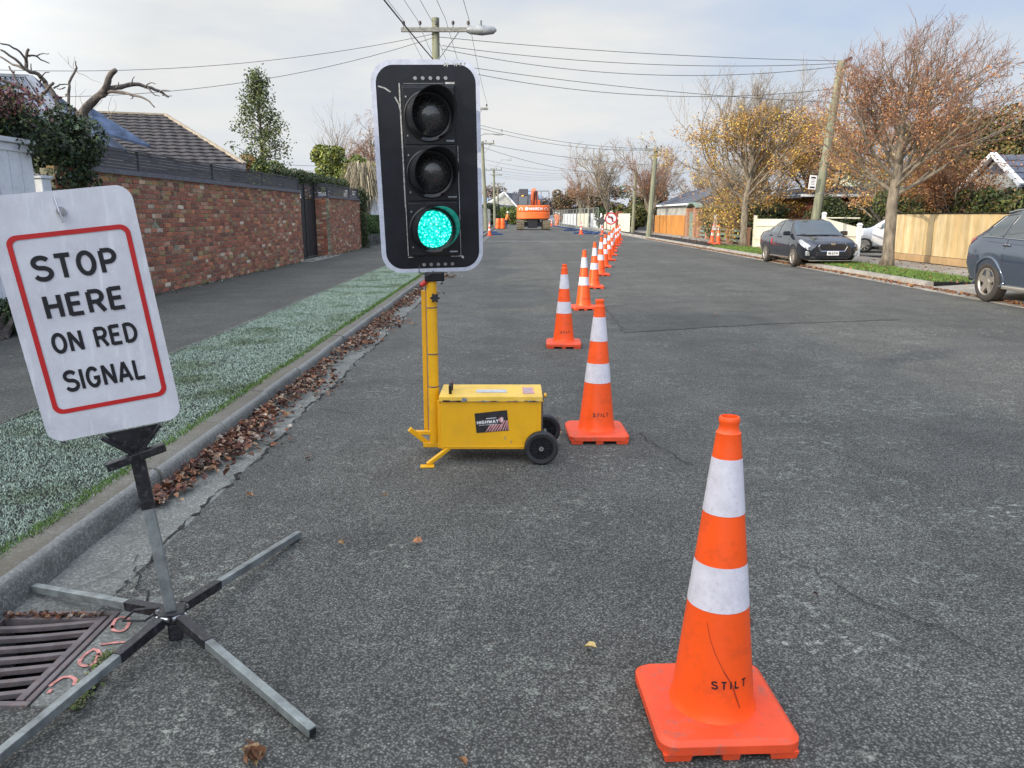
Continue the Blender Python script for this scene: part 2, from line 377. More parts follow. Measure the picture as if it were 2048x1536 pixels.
# ------------------------------------------------------------------ stroke lettering (highway style)
def arc(cx, cy, rx, ry, a0, a1, n=10):
    return [(cx + rx * math.cos(math.radians(a0 + (a1 - a0) * i / n)), cy + ry * math.sin(math.radians(a0 + (a1 - a0) * i / n))) for i in range(n + 1)]
def glyphs():   # unit height 1, widths in second item
    g = {}
    g['S'] = ([arc(.28, .73, .25, .22, 25, 270, 12) + arc(.28, .27, .27, .24, 90, -160, 12)], .56)
    g['T'] = ([[(.0, .95), (.52, .95)], [(.26, .95), (.26, 0)]], .52)
    g['O'] = ([arc(.3, .5, .26, .45, 90, 450, 28)], .6)
    g['P'] = ([[(.05, 0), (.05, .95)], [(.05, .95), (.28, .95)] + arc(.28, .7, .22, .25, 90, -90, 10)[1:] + [(.05, .45)]], .52)
    g['H'] = ([[(.05, 0), (.05, 1)], [(.51, 0), (.51, 1)], [(.05, .52), (.51, .52)]], .56)
    g['E'] = ([[(.05, 0), (.05, 1)], [(.05, .95), (.47, .95)], [(.05, .52), (.42, .52)], [(.05, .05), (.48, .05)]], .5)
    g['R'] = ([[(.05, 0), (.05, .95)], [(.05, .95), (.3, .95)] + arc(.3, .71, .2, .24, 90, -90, 10)[1:] + [(.05, .47)], [(.3, .47), (.52, 0)]], .54)
    g['N'] = ([[(.05, 0), (.05, 1)], [(.52, 0), (.52, 1)], [(.05, .97), (.52, .03)]], .57)
    g['D'] = ([[(.05, 0), (.05, 1)], [(.05, .95), (.2, .95)] + arc(.2, .5, .32, .45, 90, -90, 14)[1:] + [(.05, .05)]], .56)
    g['I'] = ([[(.06, 0), (.06, 1)]], .12)
    g['G'] = ([arc(.3, .5, .26, .45, 40, 325, 22) + [(.53, .45), (.32, .45)]], .6)
    g['A'] = ([[(.02, 0), (.3, 1)], [(.58, 0), (.3, 1)], [(.11, .3), (.49, .3)]], .6)
    g['L'] = ([[(.05, 1), (.05, 0)], [(.05, .05), (.45, .05)]], .47)
    g['M'] = ([[(.05, 0), (.05, 1)], [(.63, 0), (.63, 1)], [(.05, .97), (.34, .2)], [(.34, .2), (.63, .97)]], .68)
    g['C'] = ([arc(.3, .5, .26, .45, 45, 315, 20)], .54)
    g['W'] = ([[(.0, 1), (.18, 0)], [(.18, 0), (.36, .9)], [(.36, .9), (.54, 0)], [(.54, 0), (.72, 1)]], .72)
    g['Y'] = ([[(.0, 1), (.27, .48)], [(.54, 1), (.27, .48)], [(.27, .48), (.27, 0)]], .54)
    g['K'] = ([[(.05, 0), (.05, 1)], [(.05, .4), (.5, 1)], [(.18, .55), (.52, 0)]], .54)
    g['1'] = ([[(.1, .8), (.25, .97)], [(.25, 1), (.25, 0)]], .3)
    g['2'] = ([arc(.27, .7, .23, .25, 160, -40, 10) + [(.04, .05), (.52, .05)]], .55)
    g['4'] = ([[(.38, 0), (.38, 1)], [(.38, .97), (.02, .3)], [(.02, .3), (.52, .3)]], .54)
    g['6'] = ([arc(.28, .3, .23, .25, 0, 360, 20), [(.06, .35), (.14, .75), (.42, .97)]], .56)
    g['8'] = ([arc(.28, .73, .2, .22, 0, 360, 18), arc(.28, .27, .25, .24, 0, 360, 18)], .56)
    return g
GL = glyphs()
def ribbon(pts, w):
    out = []; n = len(pts); closed = n > 3 and (Vector(pts[0]) - Vector(pts[-1])).length < 1e-4
    P_ = [Vector(p) for p in pts]
    L, R = [], []
    for i in range(n):
        if closed: a = P_[i - 1 if i > 0 else n - 2]; b = P_[(i + 1) if i < n - 1 else 1]
        else: a = P_[max(0, i - 1)]; b = P_[min(n - 1, i + 1)]
        d1 = (P_[i] - a); d2 = (b - P_[i])
        if d1.length < 1e-6: d1 = d2
        if d2.length < 1e-6: d2 = d1
        d1 = d1.normalized(); d2 = d2.normalized(); t = (d1 + d2)
        t = t.normalized() if t.length > 1e-6 else d1
        nn = Vector((-t.y, t.x)); k = 1 / max(.5, abs(nn.dot(Vector((-d1.y, d1.x)))))
        L.append(P_[i] + nn * w / 2 * k); R.append(P_[i] - nn * w / 2 * k)
    return L, R
def text_quads(txt, h, stroke, gap=.16, aspect=1.0, italic=0.0):
    """returns list of quads [(x,y)*4] centred on x=0, baseline 0, and overall width"""
    x = 0; quads = []
    for ch in txt:
        if ch == ' ': x += .42 * aspect; continue
        st, wd = GL[ch]
        for k, s in enumerate(st):
            L, R = ribbon([((p[0] * aspect + x) * h, (stroke / 2 + p[1] * (1 - stroke)) * h) for p in s], stroke * h)
            for i in range(len(L) - 1): quads.append((R[i], R[i + 1], L[i + 1], L[i], k))
        x += wd * aspect + gap
    W = (x - gap) * h
    return [[(q.x - W / 2 + italic * q.y, q.y) for q in qs[:4]] + [qs[4]] for qs in quads], W

# ------------------------------------------------------------------ leaf cloud & trees
def leaf_cloud(mb, centers, n, size, cols, rnd, flat=.35, squash=1.0):
    tot = sum(c[1] ** 2 for c in centers)
    for c, r in centers:
        k = int(n * r * r / tot); c = Vector(c)
        for _ in range(k):
            while True:
                d = Vector((rnd.uniform(-1, 1), rnd.uniform(-1, 1), rnd.uniform(-1, 1)))
                if .2 < d.length < 1: break
            d = d.normalized() * (d.length ** .45)
            p = c + Vector((d.x * r, d.y * r, d.z * r * squash))
            add_leaf(mb, p, size * rnd.uniform(.6, 1.4), rnd.choice(cols), rnd, d)
def add_leaf(mb, p, s, c, rnd, nrm=None):
    a = Vector((rnd.uniform(-1, 1), rnd.uniform(-1, 1), rnd.uniform(-1, 1))).normalized()
    if nrm is not None: a = (a + nrm * .6).normalized()
    x = a.orthogonal().normalized(); q = Matrix.Rotation(rnd.uniform(0, 2 * PI), 3, a); x = q @ x; y = a.cross(x)
    k = rnd.uniform(.75, 1.25); cc = (c[0] * k, c[1] * k, c[2] * k)
    mb.add([p - x * s * .5, p - y * s * .3, p + x * s * .5 + a * s * .1, p + y * s * .3], [(0, 1, 2, 3)], cc)

def make_tree(name, label, cat, base, H, fork, r0, spread=.6, nl=7, lv=(5, 4, 4), seed=1, bark='bark', twig='twig_grey',
              leaves=0, leafcols=None, leafsize=.09, leafzone=(0, 1), lean=(0, 0), droop=0.0, group=None, upright=.25, twr=.006, wig=.16, leaf_clump=.12, s1=.55, leader=False):
    rnd = random.Random(seed); root = thing(name, label, cat, base, group=group)
    tr, tw, fo = MB(), MB(), MB(); tips = []
    base = Vector(base)
    def grow(p, d, L, r, level, r_end=None):
        n = 5 if level <= 1 else (4 if level == 2 else 3); pts = [p.copy()]; rad = [r]
        re = r * .45 if r_end is None else r_end
        for i in range(n):
            d = (d + Vector((rnd.gauss(0, wig), rnd.gauss(0, wig), rnd.gauss(0, wig * .7) + upright * (.25 if level < 3 else .15) - droop * (level / 3))) + Vector((lean[0], lean[1], 0)) * .12).normalized()
            p = p + d * (L / n); pts.append(p.copy()); rad.append(r + (re - r) * (i + 1) / n)
        (tr if level <= 1 else tw).tube(pts, rad, 7 if level == 0 else (6 if level == 1 else 3), False)
        if level >= 2: tips.extend(pts[1:])
        if level <= len(lv):
            if level == len(lv): return
            k = lv[level]
            for j in range(k):
                t = (.12 if leader else .25) + (.88 if leader else .75) * (j + rnd.uniform(.1, .9)) / k; i = min(n - 1, int(t * n)); fr = t * n - i
                q = pts[i].lerp(pts[i + 1], fr); dd = (pts[i + 1] - pts[i]).normalized()
                side = dd.orthogonal().normalized(); side.rotate(Matrix.Rotation(rnd.uniform(0, 2 * PI), 3, dd))
                nd = (dd + side * rnd.uniform(.5, 1.0)).normalized()
                grow(q, nd, L * rnd.uniform(.42, .66) * (1.15 - .35 * t), rad[i] * .55 if level < 2 else twr, level + 1, twr * .6 if level >= 1 else None)
    # trunk, carried on as a leader up through the crown
    top_z = fork if not leader else fork + (H - fork) * .86
    n = 8 if not leader else 16; pts = []; rad = []; wx = wy = 0.0
    for i in range(n + 1):
        t = i / n; zz = t * top_z; wx += rnd.gauss(0, .012 if zz < fork else .03); wy += rnd.gauss(0, .012 if zz < fork else .03)
        ex_f = max(0, zz - fork) / max(.1, H - fork)
        pts.append(base + Vector((wx + lean[0] * ex_f * 1.1, wy + lean[1] * ex_f, -.05 + zz)))
        rad.append(r0 * (1.3 - .42 * min(1, zz / .35)) * ((1 - .12 * zz / fork) if zz < fork else max(.1, .86 * (1 - ex_f) ** 1.15)))
    tr.tube(pts, rad, 12, True); top = pts[-1]
    for k in range(nl):
        if leader:
            f = (k / (nl - 1)) if nl > 1 else 0; hz_ = f ** 1.15 * .82; zz = fork * .93 + (H - fork) * hz_; i = min(n - 1, int(zz / top_z * n)); st = pts[i].lerp(pts[i + 1], min(1, zz / top_z * n - i))
            a = k * 2.4 + rnd.uniform(-.4, .4); u = spread * rnd.uniform(.75, 1.2) * (1 - .45 * hz_)
            if hz_ < .3: u *= 1.9 - 3 * hz_
            d = Vector((math.cos(a) * u, math.sin(a) * u, 1)).normalized()
            grow(st, d, (H - (zz)) * rnd.uniform(s1, .92) * (.97 if hz_ < .5 else .9), max(.012, rad[i] * rnd.uniform(.36, .5)), 0 if hz_ < .45 else 1)
        else:
            a = 2 * PI * k / nl + rnd.uniform(-.3, .3); u = rnd.uniform(.35, 1) * spread if k else .05
            d = Vector((math.cos(a) * u, math.sin(a) * u, 1)).normalized()
            st = top - Vector((0, 0, rnd.uniform(0, .22) * fork * (1 if k else 0)))
            grow(st, d, (H - fork) * rnd.uniform(s1, .95) * (1.0 if k else 1.08), r0 * rnd.uniform(.38, .6), 0)
    if leader: grow(top, Vector((.02, 0, 1)), (H - top_z - .0), rad[-1], 1)
    o = tr.build('trunk', MT[bark], root, smooth='all')
    tw.build('branches', MT[twig], root)
    if leaves:
        z0, z1 = base.z + fork * .8, base.z + H
        cand = [t for t in tips if leafzone[0] <= (t.z - z0) / (z1 - z0) <= leafzone[1]] or tips
        wts = []
        nclump = max(1, leaves // 6)
        for _ in range(nclump):
            t = rnd.choice(cand)
            # thins out with height
            if rnd.random() < ((t.z - z0) / (z1 - z0)) * (1.25 if leader else .9): continue
            if leader and math.sin(t.x * 3.1 + t.z * 2.3) * math.sin(t.y * 2.7 + t.z) > .25: continue
            c0 = rnd.choice(leafcols)
            for _ in range(8):
                q = t + Vector((rnd.gauss(0, leaf_clump), rnd.gauss(0, leaf_clump), rnd.gauss(0, leaf_clump)))
                add_leaf(fo, q, leafsize * rnd.uniform(.6, 1.3), c0, rnd)
        fo.build('foliage', MT['leaf'], root)
    return root

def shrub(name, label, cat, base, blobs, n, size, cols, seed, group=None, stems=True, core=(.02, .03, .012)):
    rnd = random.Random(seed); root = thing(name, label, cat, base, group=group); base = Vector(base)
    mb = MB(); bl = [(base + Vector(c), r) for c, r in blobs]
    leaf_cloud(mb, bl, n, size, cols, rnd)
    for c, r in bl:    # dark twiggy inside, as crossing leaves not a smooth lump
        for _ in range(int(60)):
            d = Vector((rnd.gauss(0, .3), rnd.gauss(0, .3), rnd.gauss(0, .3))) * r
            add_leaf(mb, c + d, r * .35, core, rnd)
    mb.build('foliage', MT['leaf'], root)
    if stems:
        st = MB()
        for c, r in bl:
            p = base + Vector((rnd.uniform(-.1, .1), rnd.uniform(-.1, .1), 0)); st.tube([p, p.lerp(c, .5) + Vector((0, 0, .1)), c], [.035, .025, .012], 5)
        st.build('stems', MT['bark_dark'], root)
    return root
GREENS = [(.035, .06, .018), (.05, .085, .02), (.07, .11, .025), (.025, .045, .015)]

# ================================================================== SETTING
XK, XB = -1.88, -2.03          # left kerb front, back
XR = 8.35                       # right kerb front
def sheet(name, x0, x1, y0, y1, z, mat, kind='structure'):
    mb = MB(); mb.quad((x0, y0, z), (x1, y0, z), (x1, y1, z), (x0, y1, z)); o = mb.build(name, mat); return tag(o, kind=kind)
g = MB(); g.quad((-2600, -300, -.62), (2600, -300, -.62), (2600, 7000, -.62), (-2600, 7000, -.62))
tag(g.build('ground', MT['earth']), kind='structure')
# subsoil-level terrain either side as raised sections
def raised(name, x0, x1, y0, y1, z, mat, drop=.6):
    mb = MB(); mb.bb((x0, y0, z - drop), (x1, y1, z)); return tag(mb.build(name, mat), kind='structure')
road = MB()
road.bb((XK + .456, -60, -.5), (XR - .25, 420, 0)); road.bb((XK + .34, -60, -.5), (XK + .4559, 2.04, 0)); road.bb((XK + .34, 2.6, -.5), (XK + .4559, 420, 0))
tag(road.build('road', MT['asphalt']), kind='structure')
# left gutter channel with the hole of the drain
gut = MB(); ex = XK + .34
gy0, gy1 = 2.04, 2.6
gut.bb((XK, -60, -.5), (ex, gy0, .002)); gut.bb((XK, gy1, -.5), (ex, 160, .002))
gut.bb((XK + .455 - .02, gy0 + .001, -.5), (XK + .455 + .12, gy1 + .12, .006))
tag(gut.build('gutter', MT['gutter'], bevel=.006), kind='structure')
# ragged edge of asphalt against gutter
rg = MB(); rr = random.Random(3); y = 2.75; prev = None; pts = []
while y < 40:
    pts.append((ex - .005 + rr.gauss(0, .009) + .012 * math.sin(y * 3.1) + .008 * math.sin(y * 13), y)); y += rr.uniform(.015, .06) * (1 + y * .05)
for (xa, ya), (xb_, yb) in zip(pts, pts[1:]):
    w = rr.uniform(.0, .009) if rr.random() > .2 else .014; rg.quad((xa - w, ya, .0065), (xa + w, ya, .0065), (xb_ + w * .8, yb, .0065), (xb_ - w * .8, yb, .0065))
tag(rg.build('gutter_edge_crack', MT['crack']), kind='structure')
# kerb, cast in lengths
kb = MB(); y = -20.0; rr = random.Random(11)
joints = []
while y < 160:
    L = .92 if y < 30 else 4.0
    dx = rr.uniform(-.008, .008); dz = rr.uniform(-.006, .006); gpp = .008 if y < 30 else .0
    prof = [(XK + .02 + dx, -.2), (XK + .018 + dx, .0), (XK + .004 + dx, .085 + dz), (XK - .006 + dx, .106 + dz), (XK - .03 + dx, .119 + dz), (XB + dx, .122 + dz), (XB - .03, .1), (XB - .03, -.2)]
    vs = [(px, yy, pz) for yy in (y, y + L - gpp) for px, pz in prof]; n = len(prof)
    kb.add([Vector(q) for q in vs], [(i, (i + 1) % n, n + (i + 1) % n, n + i) for i in range(n)] + [tuple(range(n)), tuple(range(2 * n - 1, n - 1, -1))])
    y += L
tag(kb.build('kerb', MT['concrete'], smooth=50), kind='structure')
raised('verge', -3.32, XB + .01, -60, 44, .112, MT['grass_f'])
raised('verge', -3.32, XB + .01, 44.01, 160, .112, MT['grass'])
fp = MB(); fp.bb((-6.2, -60, -.5), (-3.31, 160, .119)); tag(fp.build('footpath', MT['path']), kind='structure')
raised('yard', -120, -6.21, -60, 420, .1, MT['grass'])
sheet('gateway_slab', -6.25, -5.75, 22.4, 26.4, .1235, MT['conc_r'])
# moss and frost band along wall foot
mo = MB(); rr = random.Random(5)
for _ in range(900):
    y = rr.uniform(10, 33); x = -6.02 + abs(rr.gauss(0, .1)); s = rr.uniform(.02, .06)
    add_leaf(mo, Vector((x, y, .122 + rr.uniform(0, .03))), s, rr.choice([(.09, .12, .03), (.12, .14, .05), (.28, .32, .28), (.06, .07, .03)]), rr, Vector((0, 0, 2)))
tag(mo.build('moss', MT['leaf']), 'green moss and frosted weeds along the foot of the brick wall', 'moss', kind='stuff')
# right side
kr = MB()
def kerb_r(y0, y1, h=.12, fx=lambda y: XR):
    n = max(1, int((y1 - y0) / 1.2))
    for i in range(n):
        a, b = y0 + (y1 - y0) * i / n, y0 + (y1 - y0) * (i + 1) / n - .006
        for_ = [(-.26, -.2), (-.26, .012), (-.02, .02), (.0, h * .8), (.04, h), (.16, h + .004), (.19, -.2)]
        vs = [Vector((fx(yy) + px, yy, pz)) for yy in (a, b) for px, pz in for_]; m_ = len(for_)
        kr.add(vs, [(i2, m_ + i2, m_ + (i2 + 1) % m_, (i2 + 1) % m_) for i2 in range(m_)] + [tuple(range(m_ - 1, -1, -1)), tuple(range(m_, 2 * m_))])
kerb_r(-40, 11.8); kerb_r(11.8, 15.6, .03); kerb_r(15.6, 160)
tag(kr.build('kerb', MT['conc_r'], smooth=50), kind='structure')
raised('verge', XR + .17, 9.9, 15.6, 160, .112, MT['grass'])
raised('verge', XR + .17, 9.9, -40, 11.8, .112, MT['grass'])
dr = MB(); dr.add([Vector(p) for p in [(XR + .17, 11.8, .03), (9.92, 11.8, .115), (9.92, 15.6, .115), (XR + .17, 15.6, .03)]], [(0, 1, 2, 3)])
tag(dr.build('driveway', MT['conc_r']), kind='structure')
sheet('driveway', 9.88, 40, 25.9, 30.5, .121, MT['conc_r'])
fp = MB(); fp.bb((9.89, -40, -.5), (11.55, 160, .117)); tag(fp.build('footpath', MT['conc_r']), kind='structure')
raised('yard', 11.54, 140, -60, 420, .1, MT['grass'])

# road details
pt = MB()
poly = [G(1205, 612), G(1250, 666), G(1420, 655), G(1560, 648), G(1800, 640), G(1640, 603), G(1400, 600)]
pt.add([Vector((p.x, p.y, .004)) for p in poly], [tuple(range(len(poly)))])
tag(pt.build('road_patch', MT['asphalt_patch']), kind='structure')
def crack(name, pts, w, seed, z=.0085):
    rr = random.Random(seed); mb = MB(); P_ = [Vector(G(*p)) for p in pts]; Q = []
    for a, b in zip(P_, P_[1:]):
        n = max(2, int((b - a).length / .05)); n = min(n, 80)
        for i in range(n):
            q = a.lerp(b, i / n); k = .012 * (1 + q.y * .15); Q.append(Vector((q.x + rr.gauss(0, k), q.y + rr.gauss(0, k))))
    L, R = ribbon([(q.x, q.y) for q in Q], 1.0)
    for i in range(len(Q) - 1):
        wa = w * rr.uniform(.3, 1.2); wb = w * rr.uniform(.3, 1.2)
        c0, c1 = Q[i], Q[i + 1]; n0 = (L[i] - R[i]).normalized(); n1 = (L[i + 1] - R[i + 1]).normalized()
        mb.quad((*(c0 - n0 * wa), z), (*(c0 + n0 * wa), z), (*(c1 + n1 * wb), z), (*(c1 - n1 * wb), z))
    tag(mb.build(name, MT['crack']), kind='structure')
crack('road_crack', [(1205, 612), (1228, 640), (1250, 666), (1420, 655), (1560, 648), (1800, 640)], .005, 1, .0085)
crack('road_crack', [(1270, 865), (1340, 905), (1400, 940)], .0035, 2)
crack('road_crack', [(1560, 1110), (1680, 1180), (1830, 1240), (2048, 1330)], .003, 3)
crack('road_crack', [(640, 820), (720, 830), (830, 826)], .003, 4)
crack('gutter_crack', [(290, 1108), (250, 1135), (160, 1175), (90, 1205)], .0022, 5)
crack('road_crack', [(322, 1108), (272, 1150), (290, 1190), (300, 1215)], .004, 6)
crack('road_crack', [(1850, 1200), (1960, 1195), (2048, 1225)], .003, 8)
crack('road_crack', [(500, 955), (600, 960), (720, 975)], .0015, 9)
# pale sun streak across the far road, painted as a lighter asphalt sheet
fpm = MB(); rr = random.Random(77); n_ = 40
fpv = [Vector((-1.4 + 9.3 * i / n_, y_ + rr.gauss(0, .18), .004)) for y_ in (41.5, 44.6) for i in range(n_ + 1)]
fpm.add(fpv, [(i, i + 1, n_ + 2 + i, n_ + 1 + i) for i in range(n_)]); tag(fpm.build('painted_sun_streak', MT['asphalt_sunlit']), kind='structure')

# ------------------------------------------------------------------ frosted grass, leaves in the gutter
def blades(name, label, x0, x1, y0, y1, n, z, hgt, cols, mat, seed, dens=1.6):
    rr = random.Random(seed); mb = MB()
    for _ in range(n):
        t = rr.random() ** dens; y = y0 + (y1 - y0) * t; x = rr.uniform(x0, x1)
        h = hgt * rr.uniform(.5, 1.4) * (1 + .03 * y); w = .0017 * (1 + y * .22); a = rr.uniform(0, PI); dx, dy = math.cos(a) * w, math.sin(a) * w
        lx, ly = rr.gauss(0, .6) * h, rr.gauss(0, .6) * h; c = rr.choice(cols); k = rr.uniform(.7, 1.3)
        mb.add([(x - dx, y - dy, z), (x + dx, y + dy, z), (x + lx, y + ly, z + h)], [(0, 1, 2)], (c[0] * k, c[1] * k, c[2] * k))
    return tag(mb.build(name, mat), label, 'grass', kind='stuff')
blades('grass', 'frosted short grass on the verge between footpath and kerb', -3.36, XB + .03, 2.2, 26, 230000, .112, .009, [(1.05, 1.05, 1.05), (.92, .97, .92), (1.15, 1.15, 1.15)], MT['grass_f'], 21, 1.9)
blades('grass', 'green unfrosted grass edging spilling over the kerb back', XB - .04, XB + .025, 2.2, 22, 5000, .118, .025, [(1, 1, 1), (.8, 1, .6)], MT['grass'], 22, 1.7)
blades('grass', 'short sunlit green grass on the verge around the street tree', XR + .2, 9.95, 15.7, 34, 16000, .11, .03, [(1, 1, 1), (.8, 1, .7), (1.3, 1.25, .8)], MT['grass'], 23, 1.1)
LC = [(.2, .075, .04), (.27, .11, .055), (.14, .055, .035), (.33, .17, .09), (.34, .23, .15), (.1, .05, .04), (.12, .06, .045), (.4, .33, .27)]
def dead_leaf(mb, p, s, c, rnd, tilt=.5):
    a = Vector((rnd.gauss(0, tilt), rnd.gauss(0, tilt), 1)).normalized(); x = a.orthogonal().normalized(); x.rotate(Matrix.Rotation(rnd.uniform(0, 2 * PI), 3, a)); y = a.cross(x)
    cu = s * rnd.uniform(.1, .4); k = rnd.uniform(.7, 1.25); c = (c[0] * k, c[1] * k, c[2] * k); c2 = tuple(v * .8 for v in c)
    m0 = p - x * s * .5; m1 = p + x * s * .5
    L = [p - x * s * .2 + y * s * .3 + a * cu, p + x * s * .2 + y * s * .34 + a * cu]; Rr = [p - x * s * .2 - y * s * .3 + a * cu, p + x * s * .2 - y * s * .34 + a * cu]
    mb.add([m0, p - x * s * .1, m1, L[0], L[1], Rr[0], Rr[1]], [(0, 1, 3), (3, 1, 4), (1, 2, 4)], c); o = len(mb.v) - 7
    mb.f += [[o, o + 5, o + 1], [o + 5, o + 6, o + 1], [o + 1, o + 6, o + 2]]; mb.c += [c2] * 3
lv = MB(); rr = random.Random(31)
for _ in range(9500):
    y = 3.62 + (rr.random() ** 1.5) * 22; clump = (.5 + .5 * math.sin(y * 2.3) * math.sin(y * .9 + 1)) ** 1.5
    if rr.random() > .18 + clump * .8: continue
    wdt = .10 + .26 * clump * min(1, (y - 3.3) * .35)
    x = XK + .03 + abs(rr.gauss(0, wdt * .6)); 
    if x > XK + .75: continue
    dead_leaf(lv, Vector((x, y, .01 + max(0, .05 - (x - XK) * .12) * rr.random() + .01)), rr.uniform(.02, .05) * (1 + .02 * y), rr.choice(LC), rr, .45)
tag(lv.build('gutter_leaves', MT['deadleaf']), 'drift of brown fallen leaves lying in the gutter', 'leaves', kind='stuff')
lv = MB()
for _ in range(2600):
    y = 12 + rr.random() * 36; x = XR - .06 - abs(rr.gauss(0, .09)) + .02
    if rr.random() < .25: x = XR + .2 + rr.random() * 3.0; z = .135
    else: z = .03
    dead_leaf(lv, Vector((x, y, z)), rr.uniform(.05, .08), rr.choice(LC[:5] + [(.45, .2, .05)]), rr)
tag(lv.build('kerbside_leaves', MT['deadleaf']), 'orange brown fallen leaves along the sunlit far kerb and under the street trees', 'leaves', kind='stuff')
loose = [(617, 915, .05, 'single tan leaf on the asphalt between the gutter and the signal trolley foot'), (499, 990, .045, 'small brown leaf on the asphalt right of the metal sign post'),
         (835, 1082, .05, 'dark curled leaf on the open asphalt below the signal trolley'), (1180, 1294, .05, 'pale yellow leaf on the asphalt left of the nearest cone base'),
         (1492, 1237, .06, 'tan leaf with a stalk just right of the nearest cone body'), (500, 1512, .07, 'crumpled brown leaf at the bottom edge of the road'),
         (1122, 866, .04, 'pale leaf by the base of the second cone beside the trolley wheel'), (770, 990, .03, 'tiny brown leaf on the asphalt below the trolley front foot'),
         (683, 1085, .03, 'tiny brown leaf past the tip of the sign stand leg'), (925, 1523, .03, 'small greenish leaf at the bottom middle of the road'), (575, 830, .06, 'long brown leaf half on the gutter edge'), (450, 915, .05, 'yellow leaf on the concrete gutter')]
for (px, py, s, lb) in loose:
    mb = MB(); p = G(px, py, .018); r2 = random.Random(px); dead_leaf(mb, p, s * 1.05, r2.choice([(.42, .2, .08), (.4, .25, .12), (.3, .13, .06)]) if 'pale' not in lb and 'yellow' not in lb else (.55, .4, .16), r2, .3)
    if 'crumpled' in lb:
        for q in range(4): dead_leaf(mb, p + Vector((r2.gauss(0, .012), r2.gauss(0, .012), .012)), s * .7, (.25, .11, .05), r2, .9)
    tag(mb.build('fallen_leaf', MT['deadleaf']), lb, 'leaf')
# small scattered leaf bits
lv = MB()
for _ in range(60):
    p = Vector((rr.uniform(-1.5, 7.5), rr.uniform(2.5, 16), .012)); dead_leaf(lv, p, rr.uniform(.012, .035), rr.choice(LC), rr, .3)
tag(lv.build('leaf_crumbs', MT['deadleaf']), 'tiny crumbs of leaf litter scattered over the asphalt', 'leaf litter', kind='stuff')

# ------------------------------------------------------------------ drain grate
gr = thing('drain_grate', 'rusty iron storm drain grate with curved bars set in the gutter', 'drain grate', (-1.66, 2.32, 0))
pit = MB(); pit.add([Vector(p) for p in [(-1.9, gy0, .0), (XK + .44, gy0, .0), (XK + .44, gy1, .0), (-1.9, gy1, .0), (-1.9, gy0, -.45), (XK + .44, gy0, -.45), (XK + .44, gy1, -.45), (-1.9, gy1, -.45)]],
                    [(4, 5, 6, 7), (0, 1, 5, 4), (1, 2, 6, 5), (2, 3, 7, 6), (3, 0, 4, 7)])
pit.build('pit', MT['void'], gr)
fr = MB(); x0, x1 = XK + .012, XK + .43
fr.bb((x0, gy0, -.04), (x1, gy0 + .022, .008)); fr.bb((x0, gy1 - .022, -.04), (x1, gy1, .008)); fr.bb((x1 - .02, gy0 + .023, -.04), (x1, gy1 - .023, .008))
fr.bb((x1 - .055, gy0 + .03, -.03), (x1 - .03, gy1 - .03, .006)); fr.bb((x0, gy0 + .023, -.04), (x0 + .02, gy1 - .023, .004))
fr.bb((x0 + .02, gy1 - .05, -.03), (x1 - .056, gy1 - .028, .005))
fr.build('frame', MT['rust_iron'], gr, bevel=.003)
for k in range(7):
    br = MB()
    yb = gy0 + .06 + k * .07; pp = [Vector((x0 + .02 + (x1 - .056 - x0 - .02) * i / 8, yb - .03 + .05 * (i / 8) ** 1.6, -.006)) for i in range(9)]
    for a, b in zip(pp, pp[1:]): br.beam(a, b, .02, .016)
    br.build('bar', MT['rust_iron'], gr)
dl = MB()
for _ in range(120): dead_leaf(dl, Vector((rr.uniform(-1.86, -1.5), gy1 - .035 + rr.gauss(0, .008), .012)), rr.uniform(.01, .025), rr.choice(LC), rr)
tag(dl.build('leaf_litter', MT['deadleaf']), 'crumbled leaf litter caught on the top edge of the drain grate', 'leaf litter', kind='stuff')
# pink marking paint on the concrete strip
def on_strip(pts, w):
    mb = MB(); r3 = random.Random(len(pts)); P0 = [G(*p) for p in pts]; Pn = []
    for i in range(len(P0) - 1):
        a_, b_, c_, d_ = P0[max(0, i - 1)], P0[i], P0[i + 1], P0[min(len(P0) - 1, i + 2)]
        for t in (0, .25, .5, .75): Pn.append(.5 * ((2 * b_) + (c_ - a_) * t + (2 * a_ - 5 * b_ + 4 * c_ - d_) * t * t + (3 * b_ - a_ - 3 * c_ + d_) * t ** 3) + Vector((r3.gauss(0, .001), r3.gauss(0, .001), 0)))
    Pn.append(P0[-1]); L, R = ribbon([(p.x, p.y) for p in Pn], w)
    for i in range(len(L) - 1): mb.quad((*R[i], .0105), (*R[i + 1], .0105), (*L[i + 1], .0105), (*L[i], .0105))
    return mb
marks = [[(225, 1262), (232, 1243), (255, 1240), (258, 1252), (248, 1266), (228, 1266), (225, 1256)], [(200, 1295), (225, 1291), (250, 1289)],
         [(222, 1310), (205, 1318), (196, 1306), (185, 1305), (165, 1320), (160, 1333), (175, 1337), (192, 1330), (198, 1312)], [(100, 1378), (118, 1364), (135, 1359), (150, 1363), (148, 1376)], [(97, 1392), (104, 1384)]]
pkt = thing('marking_paint', 'pink sprayed digits on the concrete strip beside the drain grate', 'paint marking', (-1.4, 2.3, 0))
for s_ in marks: on_strip(s_, .012).build('sprayed_stroke', MT['pinkspray'], pkt)
ms = MB()
for _ in range(500):
    t = rr.random(); p = G(150 + 70 * t, 1420 - 110 * t); add_leaf(ms, p + Vector((rr.gauss(0, .015), rr.gauss(0, .02), .012)), rr.uniform(.008, .022), rr.choice([(.1, .15, .02), (.06, .09, .02), (.14, .13, .06)]), rr, Vector((0, 0, 2)))
tag(ms.build('moss', MT['leaf']), 'moss growing in the asphalt joint under the sign stand leg', 'moss', kind='stuff')

